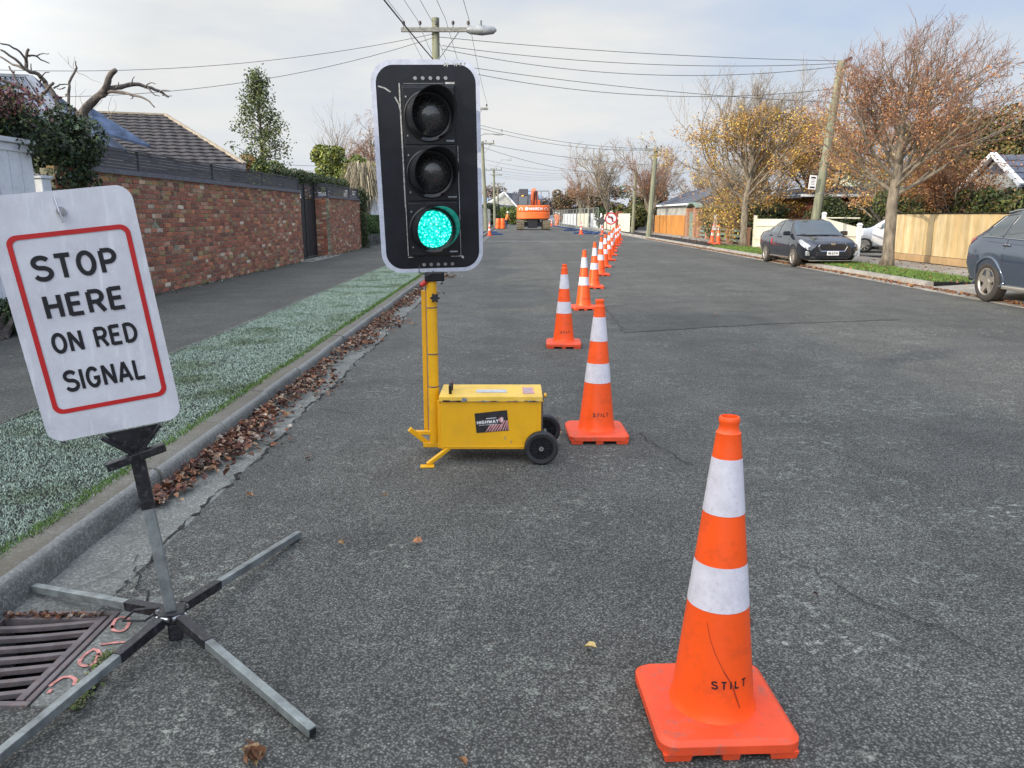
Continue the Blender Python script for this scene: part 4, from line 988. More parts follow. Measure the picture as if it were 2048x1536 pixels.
def screen(parent, x, y0, y1, z0, h, posts):
    zc = z0
    mb = MB(); mb.bb((x - .14, y0, zc), (x + .03, y1, zc + .075)); mb.build('capping', MT['slat_cap'], parent, bevel=.004)
    mb = MB(); n = int(h / .05)
    ys = [y0] + list(posts) + [y1]
    rn = random.Random(int(y0 * 10))
    for a, b in zip(ys, ys[1:]):
        for k in range(n):
            mb.box((x - .06 + rn.gauss(0, .002), (a + b) / 2, zc + .10 + k * .05), (.016, b - a - .03, .041))
    mb.build('slats', MT['slat'], parent)
    mb = MB(); mb.bb((x - .09, y0, zc + .09 + n * .05), (x - .02, y1, zc + .105 + n * .05)); mb.build('top_rail', MT['slat_cap'], parent)
    for p in ys:
        mb = MB(); mb.bb((x - .09, p - .022, zc + .076), (x - .035, p + .022, zc + .089 + n * .05)); mb.build('post', MT['slat'], parent)
w1 = brick_wall('brick_wall', 'long old red brick wall with charcoal slat screen on top', -6.08, 10.6, 22.75, 1.93, 1)
screen(w1, -6.08, 11.2, 22.75, 2.05, .34, [13.1, 16.3, 19.5])
w2 = brick_wall('brick_wall', 'shorter red brick wall beyond the black gate, partly overgrown by hedge', -6.08, 26.3, 31.6, 1.86, 2, pier=26.2)
screen(w2, -6.08, 26.3, 31.5, 1.99, .38, [29.8])
mb = MB(); mb.bb((-6.54, 26.18, 1.985), (-6.222, 26.32, 2.065)); mb.build('capping', MT['slat_cap'], w2)
mb = MB()
for k in range(8): mb.box((-6.33, 26.24, 2.09 + k * .05), (.42, .016, .036))
mb.build('slats', MT['slat'], w2)
bg = thing('garden_gate', 'tall black timber gate recessed between the two brick walls', 'gate', (-6.5, 24.5, .12))
mb = MB()
for k in range(15): mb.bb((-6.58, 22.8 + k * .235, .14), (-6.55 + (.004 if k % 2 else 0), 22.8 + k * .235 + .225, 1.95))
mb.build('boards', MT['blackgate'], bg)
mb = MB()
for k in range(9): mb.bb((-6.575, 22.8, 2.0 + k * .055), (-6.555, 26.25, 2.035 + k * .055))
mb.build('slat_panel', MT['slat'], bg)
mb = MB(); mb.bb((-6.62, 22.78, .12), (-6.54, 22.86, 2.5)); mb.bb((-6.62, 24.9, .12), (-6.53, 24.98, 2.5)); mb.bb((-6.62, 26.1, .12), (-6.53, 26.19, 2.5)); mb.build('frame', MT['blackgate'], bg)
wg = thing('white_gate', 'white painted tongue and groove driveway gate at the left edge', 'gate', (-6.1, 8, .12))
mb = MB()
for k in range(22):
    y = 5.0 + k * .235; h = 2.17 - .0 * k + .05 * math.sin((y - 5) / 5 * PI)
    mb.bb((-6.14, y, .17), (-6.10, y + .222, .12 + h))
mb.build('boards', MT['whitepaint'], wg, bevel=.006); mb = MB(); mb.bb((-6.19, 5.0, .17), (-6.16, 10.1, 2.2)); mb.build('backing', MT['blackgate'], wg)
mb = MB(); mb.bb((-6.17, 4.9, 2.3), (-6.05, 10.2, 2.36)); mb.bb((-6.15, 4.9, 2.2), (-6.085, 10.2, 2.29)); mb.build('top_rail', MT['whitepaint'], wg, bevel=.008)
mb = MB(); mb.bb((-6.2, 10.25, .1), (-6.06, 10.45, 1.9)); mb.bb((-6.22, 10.22, 1.9), (-6.04, 10.48, 1.94)); tag(mb.build('gate_post', MT['whitepaint'], bevel=.01), 'peeling white timber post between the white gate and the ivy', 'post')
# climbing shrub over the gate corner
rn = random.Random(8)
blobs = []
for k in range(46):
    t = rn.random(); y = 7.6 + 4.0 * t; blobs.append(((-.2 + rn.gauss(0, .2), y - 10.4, 2.42 + rn.gauss(0, .12) - (.3 * max(0, t - .7) * 3.3) * rn.random()), rn.uniform(.17, .3)))
for k in range(26): blobs.append(((.02 + rn.gauss(0, .12), .3 + rn.uniform(-.05, .75), rn.uniform(.9, 2.3)), rn.uniform(.14, .26)))
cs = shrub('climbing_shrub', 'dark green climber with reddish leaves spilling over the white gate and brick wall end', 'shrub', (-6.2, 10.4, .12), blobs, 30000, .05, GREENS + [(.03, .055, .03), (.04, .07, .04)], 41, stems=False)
rd = MB(); base = Vector((-6.2, 10.4, .12))
for k in range(2600):
    p = base + Vector((rn.gauss(.1, .2), rn.uniform(-2.8, -.2), 2.66 + rn.gauss(0, .1))); add_leaf(rd, p, .05, rn.choice([(.14, .03, .045), (.1, .025, .03), (.2, .06, .08), (.12, .1, .02)]), rn)
rd.build('red_leaves', MT['leaf'], cs)
# weeds at foot of white gate
shrub('low_shrub', 'low leafy weeds at the foot of the white gate', 'shrub', (-5.6, 8.3, .12), [((-.2 + rn.gauss(0, .1), rn.uniform(-1.2, 1.5), .12 + .15 * rn.random()), rn.uniform(.14, .24)) for _ in range(18)], 9000, .045, [(.045, .075, .02), (.07, .1, .03), (.03, .05, .015)], 42)

# pruned tree behind the gate
pr = thing('pruned_tree', 'hard pruned bare tree with stubby grey limbs above the climbing shrub', 'tree', (-7.0, 12.2, .12))
def limb(mb, pts, r0, r1, Y=12.2, dy=0.0, n=8):
    P_ = [D(x, y, Y + dy * i) for i, (x, y) in enumerate(pts)]
    # smooth
    Q = []
    for i in range(len(P_) - 1):
        p0, p1, p2, p3 = P_[max(0, i - 1)], P_[i], P_[i + 1], P_[min(len(P_) - 1, i + 2)]
        for t in (0, .33, .66): Q.append(.5 * ((2 * p1) + (p2 - p0) * t + (2 * p0 - 5 * p1 + 4 * p2 - p3) * t * t + (3 * p1 - p0 - 3 * p2 + p3) * t ** 3))
    Q.append(P_[-1]); k = len(Q) - 1
    mb.tube([q + Vector((rn.gauss(0, .006), 0, rn.gauss(0, .006))) for q in Q], [.78 * (r0 + (r1 - r0) * (i / k)) * rn.uniform(.92, 1.1) for i in range(k + 1)], n)
tr = MB()
tr.tube([(-6.9, 12.3, .1), (-6.85, 12.3, 1.2), D(165, 250, 12.3), D(160, 232, 12.3)], [.16, .14, .12, .1], 10)
limb(tr, [(160, 232), (185, 205), (210, 180), (218, 155), (230, 140)], .09, .045, 12.3, -.05)
limb(tr, [(200, 192), (225, 178), (250, 172), (275, 168), (295, 175), (318, 182), (338, 195)], .055, .02, 12.2, .06)
limb(tr, [(215, 184), (245, 185), (265, 190), (290, 197), (308, 214)], .035, .012, 12.2, -.08)
limb(tr, [(90, 165), (75, 148), (52, 140), (30, 118), (0, 100)], .045, .016, 12.0, -.1)
limb(tr, [(120, 220), (105, 185), (90, 165)], .05, .045, 12.2)
limb(tr, [(80, 152), (52, 140), (25, 128), (0, 113)], .03, .015, 11.9, .1)
limb(tr, [(52, 140), (52, 118), (55, 98)], .035, .025, 12.1)
limb(tr, [(55, 112), (70, 112), (88, 122), (100, 128)], .02, .008, 12.1, .1)
limb(tr, [(54, 125), (40, 105), (18, 90), (0, 86)], .022, .012, 12.0, -.1)
limb(tr, [(75, 200), (50, 180), (25, 168), (0, 160)], .05, .03, 11.8, -.08)
limb(tr, [(40, 172), (30, 155), (18, 133)], .025, .014, 11.8)
limb(tr, [(78, 208), (85, 190), (97, 176), (108, 165)], .04, .024, 11.9)
limb(tr, [(108, 176), (120, 170), (135, 168)], .018, .008, 11.9, .1)
limb(tr, [(141, 230), (137, 195), (140, 165), (152, 137)], .03, .02, 12.0, .05)
limb(tr, [(152, 137), (152, 124)], .016, .01, 12.1)
limb(tr, [(62, 148), (62, 128)], .014, .01, 12.1); limb(tr, [(80, 158), (90, 146), (100, 145)], .014, .007, 12.1)
for a in [((262, 172), (268, 152)), ((290, 176), (300, 166), (312, 168)), ((318, 183), (330, 180), (341, 181)), ((325, 190), (336, 192), (343, 191)), ((232, 176), (238, 165)), ((268, 190), (262, 197)), ((295, 175), (310, 190), (320, 192)), ((70, 112), (82, 108), (98, 107)), ((130, 175), (122, 178), (112, 178))]:
    limb(tr, list(a), .014, .006, 12.2, 0, 6)
tr.build('trunk', M('pruned limb bark', (.15, .125, .105), .9, var=.35, scale=9, bmp=.8, bscale=25), pr, smooth='all')
tw = MB()
for a in [((145, 137), (130, 120), (117, 104)), ((138, 128), (136, 110)), ((146, 138), (150, 112)), ((152, 142), (180, 158), (205, 168)), ((222, 240), (218, 215), (225, 190)), ((215, 238), (232, 215), (228, 200)), ((150, 230), (152, 190), (150, 160)), ((165, 215), (160, 190), (172, 180)), ((205, 200), (190, 215), (180, 225))]: limb(tw, list(a), .005, .002, 12.2, .02, 4)
tw.build('twigs', MT['twig_grey'], pr)
# ------------------------------------------------------------------ houses
def roof_face(mb, A, B, C, Dp, course=.33, wave=.3, amp=.02, lip=.03, ribs=False):
    A, B, C, Dp = map(Vector, (A, B, C, Dp)); up = ((Dp + C) / 2 - (A + B) / 2); nrm = (B - A).cross(up).normalized()
    if nrm.z < 0: nrm = -nrm
    if not ribs:
        n = max(1, int(up.length / course))
        for i in range(n):
            t0, t1 = i / n, (i + 1) / n; a0, b0, a1, b1 = A.lerp(Dp, t0), B.lerp(C, t0), A.lerp(Dp, t1), B.lerp(C, t1)
            L = (b0 - a0).length; m = max(2, int(L / wave * 4)); o = len(mb.v)
            for j in range(m + 1):
                w = amp * (.5 + .5 * math.cos(2 * PI * j / 4))
                mb.v.append(a0.lerp(b0, j / m) + nrm * (lip + w)); mb.v.append(a1.lerp(b1, j / m) + nrm * (w * .9)); mb.v.append(a0.lerp(b0, j / m) + nrm * (w - .012))
            for j in range(m):
                q = o + j * 3; mb.f += [[q, q + 3, q + 4, q + 1], [q + 2, q + 5, q + 3, q]]; mb.c += [(1, 1, 1)] * 2
    else:
        m = max(2, int((B - A).length / wave) * 4); o = len(mb.v)
        for j in range(m + 1):
            w = amp * 2.2 * (1 if j % 4 in (0,) else 0)
            mb.v.append(A.lerp(B, j / m) + nrm * w); mb.v.append(Dp.lerp(C, j / m) + nrm * w)
        for j in range(m): q = o + j * 2; mb.f.append([q, q + 2, q + 3, q + 1]); mb.c.append((1, 1, 1))
def hip_house(name, label, x0, x1, y0, y1, eave, r0, r1, roofmat, wallmat, capmat, ribs=False, wave=.3, course=.33, windows=()):
    """r0,r1 ridge ends"""
    r = thing(name, label, 'house', ((x0 + x1) / 2, (y0 + y1) / 2, .1)); r0, r1 = Vector(r0), Vector(r1)
    mb = MB(); mb.bb((x0 + .4, y0 + .4, .1), (x1 - .4, y1 - .4, eave - .02)); wl = mb.build('wall', MT[wallmat], r)
    for w in windows:
        m2 = MB(); m2.bb(*w); m2.build('window', MT['glass'], r)
    mb = MB(); e = [Vector((x0, y0, eave)), Vector((x1, y0, eave)), Vector((x1, y1, eave)), Vector((x0, y1, eave))]
    along_x = abs(r1.x - r0.x) > abs(r1.y - r0.y)
    if along_x: F = [(e[0], e[1], r1, r0), (e[1], e[2], r1, r1), (e[2], e[3], r0, r1), (e[3], e[0], r0, r0)]; hips = [(e[0], r0), (e[3], r0), (e[1], r1), (e[2], r1), (r0, r1)]
    else: F = [(e[0], e[1], r0, r0), (e[1], e[2], r1, r0), (e[2], e[3], r1, r1), (e[3], e[0], r0, r1)]; hips = [(e[0], r0), (e[1], r0), (e[2], r1), (e[3], r1), (r0, r1)]
    for f in F: roof_face(mb, *f, ribs=ribs, wave=wave, course=course)
    rf = mb.build('roof', MT[roofmat], r)
    mb = MB()
    for a, b in hips: mb.beam(a + Vector((0, 0, .04)), b + Vector((0, 0, .04)), .11, .05)
    mb.build('ridge_cap', MT[capmat], rf)
    mb = MB(); mb.bb((x0 - .02, y0 - .03, eave - .16), (x1 + .02, y0 + .0, eave + .01)); mb.bb((x1, y0 + .01, eave - .16), (x1 + .03, y1, eave + .01)); mb.build('gutter', MT['slat_cap'], rf)
    return r
th_ = hip_house('tiled_house', 'low house with brown concrete tile hip roof behind the brick wall', -17, -7.0, 20.9, 29.1, 2.72, (-13.0, 25.0, 4.32), (-9.1, 25.0, 4.32), 'tile', 'wallwhite', 'timbercap', wave=.3, course=.3)
q_ = Matrix.Rotation(math.radians(19), 3, 'Z'); cn = Vector((-7.0, 20.9, 0)); th_.location = cn + q_ @ (th_.location - cn); th_.rotation_euler = (0, 0, math.radians(19))
ih = hip_house('iron_roof_house', 'house with blue grey corrugated iron roof behind the climbing shrub', -14.5, -6.9, 12.6, 16.6, 2.68, (-12.0, 14.87, 3.8), (-8.02, 14.87, 3.8), 'iron_roof', 'wallwhite', 'ridgecap', ribs=True, wave=.15)
q_ = Matrix.Rotation(math.radians(15), 3, 'Z'); cn = Vector((-6.9, 12.6, 0)); ih.location = cn + q_ @ (ih.location - cn); ih.rotation_euler = (0, 0, math.radians(15))
mb = MB(); pA, pB, pC, pD = D(178, 215, 19.2), D(205, 232, 19.0), D(300, 293, 18.4), D(190, 262, 18.0)
mb.quad(pA, pB, pC, pD); mb.quad(pA - Vector((0, 0, .02)), pD - Vector((0, 0, .02)), pC - Vector((0, 0, .02)), pB - Vector((0, 0, .02)))
for a, b in ((pA, pB), (pB, pC), (pC, pD), (pA, pD)): mb.beam(a, b, .04, .05)
for px in (pA, pD): mb.cyl((px.x, px.y, .1), px, .03)
sk = mb.build('verandah_roof', MT['skylight']); tag(sk, 'pale blue translucent lean-to roofing between the two left roofs', 'verandah roof')

# ------------------------------------------------------------------ plants on the left
YG = [(.16, .2, .035), (.1, .14, .025), (.24, .26, .04), (.06, .09, .02), (.3, .28, .05)]
rn = random.Random(51)
ct = thing('slender_tree', 'airy conical evergreen tree rising behind the tiled roof', 'tree', (-13.2, 42, .1)); mb = MB(); mb.tube([(-13.2, 42, .1), (-13.15, 42, 4), (-13.05, 42, 8.3)], [.12, .08, .02], 8); mb.build('trunk', MT['bark_dark'], ct)
mb = MB(); bb_ = MB()
for k in range(165):
    t = (k / 165) ** .9; z = 2.8 + 5.7 * t; rad = 1.95 * (1 - t) ** .7 + .15; a = rn.uniform(0, 2 * PI); rr_ = rad * rn.uniform(.25, 1)
    c = Vector((-13.13 + math.cos(a) * rr_, 42 + math.sin(a) * rr_, z + rn.uniform(-.1, .2))); bb_.tube([(-13.13, 42, z - .4), c], [.02, .008], 4)
    for _ in range(34): add_leaf(mb, c + Vector((rn.gauss(0, .17), rn.gauss(0, .17), rn.gauss(0, .18))), .14, rn.choice([(.08, .12, .035), (.12, .15, .045), (.2, .21, .06), (.06, .08, .03)]), rn)
bb_.build('branches', MT['bark_dark'], ct); mb.build('foliage', MT['leaf'], ct)
shrub('autumn_bush', 'orange tinged bush at the left foot of the slender tree', 'bush', (-14.0, 40.5, .1), [((rn.uniform(-1.1, 1.0), rn.gauss(0, .4), rn.uniform(2.3, 4.1)), rn.uniform(.4, .65)) for _ in range(12)], 8000, .12, [(.25, .16, .04), (.12, .12, .03), (.3, .12, .04), (.1, .13, .03)], 52)
shrub('green_bush', 'olive green bush at the right foot of the slender tree', 'bush', (-12.2, 40.5, .1), [((rn.uniform(-1.3, .6), rn.gauss(0, .4), rn.uniform(2.0, 3.6)), rn.uniform(.4, .6)) for _ in range(12)], 8000, .12, YG[:4] + GREENS, 53)
shrub('bright_tree', 'bright yellow green broadleaf tree behind the white fence', 'tree', (-8.2, 40, .1), [((rn.gauss(0, .55) - .2, rn.gauss(0, .4), rn.uniform(2.4, 4.5)), rn.uniform(.35, .6)) for _ in range(20)] + [((-1.3, 0, 2.9), .45), ((-.9, 0, 3.2), .5), ((.5, 0, 3.7), .55), ((1.1, 0, 3.4), .5)], 13000, .14, YG, 54)
shrub('russet_bush', 'small russet bush seen over the screen beside the black gate', 'bush', (-10.6, 40, .1), [((rn.uniform(-.7, .7), 0, rn.uniform(2.2, 3.2)), rn.uniform(.25, .4)) for _ in range(8)], 3500, .1, [(.25, .12, .08), (.18, .14, .07)], 55)
make_tree('bare_tree', 'leafless upright tree behind the bright green tree', 'tree', (-12.8, 60, .1), 8.2, 2.5, .13, .35, 8, (5, 5), 61, twig='twig_grey', upright=.5, twr=.012, wig=.07)
make_tree('birch_tree', 'drooping pinkish birch half hidden by the traffic signal', 'tree', (-9.4, 55, .1), 8.2, 3.5, .14, .35, 8, (6, 6, 4), 62, twig='twig_red', upright=.2, droop=.5, twr=.008)
# pampas grass
pg = thing('pampas_grass', 'dry drooping pampas grass plumes over the white fence', 'grass clump', (-7.0, 37, .1)); mb = MB()
for k in range(420):
    a = rn.uniform(0, 2 * PI); rr_ = rn.uniform(.3, 1.1); z = rn.uniform(2.7, 3.9); o = Vector((-6.95 + rn.gauss(0, .1), 37.0 + rn.gauss(0, .1), 1.2)); m1 = Vector((-6.95 + math.cos(a) * rr_ * .7, 37 + math.sin(a) * rr_ * .7, z)); m2 = Vector((-6.95 + math.cos(a) * rr_, 37 + math.sin(a) * rr_, z - rn.uniform(.5, 1.3)))
    c = rn.choice([(.4, .33, .22), (.3, .25, .17), (.48, .42, .3), (.2, .18, .12)]); w = rn.uniform(.012, .03)
    mb.tube([o, o.lerp(m1, .7), m1, m2], [w * .5, w * .7, w, w * .4], 3, False, c)
mb.build('foliage', MT['leaf'], pg)
# hedge capping wall 2
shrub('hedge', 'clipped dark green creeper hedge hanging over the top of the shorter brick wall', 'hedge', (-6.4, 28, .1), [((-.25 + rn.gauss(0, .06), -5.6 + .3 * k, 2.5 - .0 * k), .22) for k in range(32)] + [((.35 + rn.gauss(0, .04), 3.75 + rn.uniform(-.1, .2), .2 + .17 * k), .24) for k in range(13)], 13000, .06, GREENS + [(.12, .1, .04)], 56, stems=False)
wf = thing('white_fence', 'tall white capped panel fence beyond the second brick wall', 'fence', (-6.9, 40, .1)); mb = MB()
for k in range(9): mb.bb((-6.95, 33 + k * 1.75, .8), (-6.91, 34.7 + k * 1.75, 2.25))
mb.build('panels', MT['whitepaint'], wf, bevel=.01)
for k in range(10): mb = MB(); mb.bb((-7.0, 32.92 + k * 1.75, .1), (-6.86, 33.04 + k * 1.75, 2.4)); mb.box((-6.93, 32.98 + k * 1.75, 2.42), (.2, .2, .05), None, None, .6); mb.build('post', MT['whitepaint'], wf)
mb = MB(); mb.bb((-6.97, 33.05, 2.252), (-6.89, 48.7, 2.3)); mb.build('top_rail', MT['whitepaint'], wf)
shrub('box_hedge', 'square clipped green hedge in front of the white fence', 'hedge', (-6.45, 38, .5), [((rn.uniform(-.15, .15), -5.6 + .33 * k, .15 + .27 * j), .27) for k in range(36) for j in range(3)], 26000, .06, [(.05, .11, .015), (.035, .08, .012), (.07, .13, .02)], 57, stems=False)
mb = MB(); mb.bb((-6.75, 31.9, .0), (-6.2, 60, .6))
rw = mb.build('stone_wall', MT['stonewall'], bevel=.03); tag(rw, 'low rough dark stone retaining wall under the clipped hedge', 'wall')
mb = MB(); r6 = random.Random(2)
for k in range(160): mb.box((-6.2, r6.uniform(32, 50), r6.uniform(.15, .55)), (.08, r6.uniform(.15, .4), r6.uniform(.08, .2)), (r6.gauss(0, .1), 0, r6.gauss(0, .15)))
mb.build('stone_faces', MT['stonewall'], rw, world=True, bevel=.01)

# ------------------------------------------------------------------ power poles
def pole(name, label, base, top, r0, arm=None, lamp=None, group=None, braces=True):
    r = thing(name, label, 'power pole', base, group=group); b, t = Vector(base), Vector(top)
    mb = MB(); mb.tube([b, b.lerp(t, .5), t], [r0, r0 * .88, r0 * .76], 14); mb.build('pole', MT['polewood'], r, smooth=True)
    if arm:
        for (dz, x0, x1, n) in arm:
            a = MB(); z = t.z - dz; cx = b.lerp(t, (z - b.z) / (t.z - b.z)); a.box((cx.x + (x0 + x1) / 2, cx.y - r0 - .03, z), (x1 - x0, .1, .12)); ar = a.build('crossarm', MT['armwood'], r)
            for k in range(n):
                x = cx.x + x0 + .08 + (x1 - x0 - .16) * k / max(1, n - 1)
                if n == 5 and k == 4: x = cx.x + x1 - .12
                i_ = MB(); i_.tube([(x, cx.y - r0 - .03, z + .06), (x, cx.y - r0 - .03, z + .14), (x, cx.y - r0 - .03, z + .16), (x, cx.y - r0 - .03, z + .22), (x, cx.y - r0 - .03, z + .26)], [.012, .015, .045, .05, .025], 8); i_.build('insulator', MT['insul'], ar)
            if braces:
                a = MB(); a.tube([(cx.x + .75, cx.y - r0 - .06, z - .05), (cx.x + .05, cx.y - r0 - .02, z - .9)], .018, 6); a.build('brace', MT['galv'], ar)
    if lamp:
        z = t.z - lamp[0]; a = MB(); cx = t.x; x1 = cx + lamp[1]; rise = lamp[2]
        a.tube([(cx, t.y - r0, z), (cx + lamp[1] * .6, t.y - r0, z + rise), (x1, t.y - r0, z + rise)], .03, 6); lm = a.build('lamp_arm', MT['lampgrey'], r)
        q9 = lamp[3] if len(lamp) > 3 else 1.0; a = MB(); a.tube([(x1 - .05, t.y - r0, z + rise), (x1 + .12 * q9, t.y - r0, z + rise - .02), (x1 + .5 * q9, t.y - r0, z + rise - .03), (x1 + .85 * q9, t.y - r0, z + rise - .03), (x1 + .95 * q9, t.y - r0, z + rise - .02)], [.05 * q9, .12 * q9 * q9, .15 * q9 * q9, .11 * q9 * q9, .03], 10); a.cyl((x1 + .45, t.y - r0, z + rise + .1), (x1 + .45, t.y - r0, z + rise + .25), .05); a.build('lamp_head', MT['lampgrey'], lm, smooth=True)
    return r
pg_ = 'wooden power poles on the left side of the street'
L1 = Vector((-2.38, 25.8, 7.42)); L0 = Vector((-2.5, -14, 7.4)); L2 = Vector((-2.45, 46, 7.5)); L3 = Vector((-2.4, 72, 7.5)); L4 = Vector((-2.4, 106, 7.4)); L5 = Vector((-2.0, 128, 6.7))
pole('power_pole', 'wooden power pole with crossarm and street lamp rising above the traffic signal', (-2.45, 25.8, .1), L1, .155, arm=[(.38, -1.05, 1.15, 5)], lamp=(.36, .95, .0), group=pg_)
pole('power_pole', 'second power pole, arm and lamp peeping past the right edge of the signal board', (-2.45, 46, .1), L2, .155, arm=[(.2, -1.05, 1.1, 4)], lamp=(2.0, 1.4, .45, .6), group=pg_)
pole('power_pole', 'greenish power pole close along the right edge of the signal board', (-2.15, 66, .1), (-2.45, 66, 7.35), .16, arm=[(.2, -1.0, 1.0, 4)], group=pg_)
pole('power_pole', 'slim distant power pole with curved lamp arm left of the excavator', (-2.1, 96, .1), (-2.2, 96, 6.9), .16, arm=[(.2, -1.0, 1.0, 4), (.75, -.4, 1.0, 0)], lamp=(.1, 1.6, 1.1, .6), group=pg_, braces=False)
pole('power_pole', 'farthest power pole on the left with a low transformer', (-2.3, 128, .1), (-2.3, 128, 6.5), .17, arm=[(.2, -1.1, 1.1, 4), (.7, -.8, .8, 2)], group=pg_, braces=False)
RP = Vector((10.37, 25.8, 6.17))
rp = pole('power_pole', 'leaning greenish power pole with parking notice behind the dark sedan', (9.85, 25.8, .1), RP, .15)
mb = MB(); mb.box((RP.x + .16, RP.y, RP.z + .02), (.28, .2, .09), (0, -.5, 0)); mb.box((RP.x + .2, RP.y, RP.z - .18), (.24, .1, .07), (0, -.5, 0)); mb.build('cable_bracket', MT['insul'], rp)
pn = thing('parking_notice', 'small white parking notice strapped to the leaning pole', 'sign', tuple(D(1626, 365, 25.55))); cc = D(1625.5, 365, 25.55)
mb = MB(); mb.box(cc, (.24, .02, .44), (0, .07, 0)); mb.build('plate', MT['white'], pn, bevel=.01)
mb = MB(); mb.box(cc + Vector((.01, -.012, .15)), (.15, .004, .05), (0, .07, 0)); mb.box(cc + Vector((-.01, -.012, -.15)), (.16, .004, .05), (0, .07, 0))
for k in range(4): mb.box(cc + Vector((0, -.012, .08 - .045 * k)), (.12, .004, .012), (0, .07, 0))
mb.build('lettering', MT['black'], pn)
mb = MB()
for dz in (.6, -.35): mb.lathe([(.165, 0), (.165, .03)], 16, (10.06, 25.8, cc.z + dz)); 
mb.build('strap', MT['galv'], pn)
R2 = Vector((8.72, 48.5, 5.42))
pole('power_pole', 'mid distance power pole on the right behind the cone row', (8.45, 48.5, .1), R2, .16, arm=[(.15, -.7, .35, 2)], braces=False)
for i, (px, pt_, Y, lb) in enumerate([(1135, 377, 150, 'far thin pole above the russet trees, left one'), (1161, 367, 120, 'far tan timber pole standing among russet trees'), (1179, 365, 100, 'far grey pole left of the large bare tree'), (1272, 340, 60, 'tan timber pole just left of the mid distance power pole')]):
    t = D(px, pt_, Y); pole('utility_pole', lb, (t.x - .1, Y, .1), t, .14, arm=[(.15, -.6, .6, 2)] if i == 0 else None, braces=False)
def wire(name, label, a, b, sag, r=.012, n=24):
    a, b = Vector(a), Vector(b); mb = MB(); mb.tube([a.lerp(b, i / n) - Vector((0, 0, sag * 4 * (i / n) * (1 - i / n))) for i in range(n + 1)], r, 4, False)
    return tag(mb.build(name, MT['wire'], smooth='all'), label, 'power line')
ax = [-1.0, -.55, -.12, .33]
for i, dx in enumerate(ax + [1.05]):
    z = 7.42 - .38 + .3; wire('power_line', ['outermost', 'second', 'third', 'fourth', 'single right'][i] + ' overhead conductor running from the front power pole toward the viewer', (L1.x + dx, 25.6, z), (L0.x + dx * 1.15, -14, 7.6), .7, .008, 40)
    wire('power_line', ['outermost', 'second', 'third', 'fourth', 'single right'][i] + ' conductor running on from the front power pole down the street', (L1.x + dx, 25.6, z), (L2.x + dx, 45.9, 7.6), .25, .007)
wire('power_line', 'thick black cable slanting from upper edge down to the front power pole', (L1.x, 25.7, 6.1), (-4.6, -14, 7.2), .45, .022, 40)
for i, (s, e, sg_) in enumerate([((L1.x + .1, 25.7, 6.85), (RP.x, 25.8, 6.17), .12), ((L1.x + .2, 25.7, 6.6), (RP.x, 25.8, 6.1), .28), ((L1.x + .2, 25.7, 6.5), (RP.x, 25.8, 6.02), .5), ((L1.x + .1, 25.7, 6.1), (RP.x + 4, 27, 5.0), .28), ((L1.x + .1, 25.7, 6.0), (RP.x - .1, 25.8, 5.35), .52)]):
    wire('power_line', ['top', 'second', 'third', 'fourth', 'lowest'][i] + ' wire crossing the street from the front pole to the leaning pole', s, e, sg_, .009)
for i, (s, e, sg_) in enumerate([((L1.x, 25.7, 6.95), (-17, 21, 5.3), .6), ((L1.x, 25.7, 6.85), (-17, 20, 4.6), .9)]):
    wire('power_line', ['upper', 'lower'][i] + ' service wire from the front pole to the houses on the left', s, e, sg_, .0075)
for i, (s, e, sg_) in enumerate([((L2.x, 46, 6.6), (R2.x, 48.5, 5.35), .35), ((L2.x, 46, 6.45), (R2.x, 48.5, 5.3), .45), ((L2.x, 46, 5.6), (R2.x + 6, 52, 4.6), .5), ((L2.x, 46, 5.5), (R2.x - 1, 62, 4.6), .4)]):
    wire('power_line', ['top', 'second', 'third', 'lowest'][i] + ' wire crossing the street to the mid distance pole', s, e, sg_, .011)
for i in range(6):
    Y = 66 + 9 * i; wire('power_line', ['first', 'second', 'third', 'fourth', 'fifth', 'sixth'][i] + ' faint wire crossing the street above the excavator', (-2.3, Y, 5.9 + .15 * i), (9, Y + 10, 5.6 + .25 * i), .4, .009)
wire('power_line', 'upper faint wire across the gap between slender tree and signal', (-20, 50, 4.9), (L2.x, 46, 4.3), .3, .012); wire('power_line', 'lower faint wire across the gap between slender tree and signal', (-20, 50, 4.6), (L2.x, 46, 4.0), .3, .012)

# ------------------------------------------------------------------ right side fences and gardens
def board_fence(name, label, A, B, h, bw, mat, z0=.12, cols=None, cap=None, seed=1, gap=.006, base=.0, scallop=0.0, back=-1):
    A, B = Vector(A), Vector(B); d = (B - A); L = d.length; d.normalize(); ang = math.atan2(d.y, d.x); rn = random.Random(seed)
    r = thing(name, label, 'fence', (A.x, A.y, z0)); mb = MB(); n = int(L / bw)
    for k in range(n):
        t = (k + .5) / n; p = A + d * L * t; hh = h - scallop * t; c = rn.choice(cols) if cols else None
        o = Vector((-d.y, d.x, 0)) * rn.gauss(0, .004)
        mb.box((p.x + o.x, p.y + o.y, z0 + base + (hh - base) / 2), (L / n - gap, .022, hh - base), (0, 0, ang), c)
    mb.build('boards', MT[mat], r, bevel=.003, seg=1)
    mb = MB(); q = Vector((-d.y, d.x, 0)) * .05 * back
    for z in (.35, h - scallop - .25): mb.beam(A + q + Vector((0, 0, z0 + z)), B + q + Vector((0, 0, z0 + z)), .04, .09)
    mb.build('rails', MT[mat], r)
    if cap: mb = MB(); mb.beam(A + Vector((0, 0, z0 + h + .02)), B + Vector((0, 0, z0 + h + .02)), .06, .035); mb.build('capping', MT[mat], r)
    return r
pc = [(.62, .46, .24), (.66, .51, .28), (.57, .42, .21), (.68, .54, .31), (.6, .46, .26), (.63, .45, .22)]
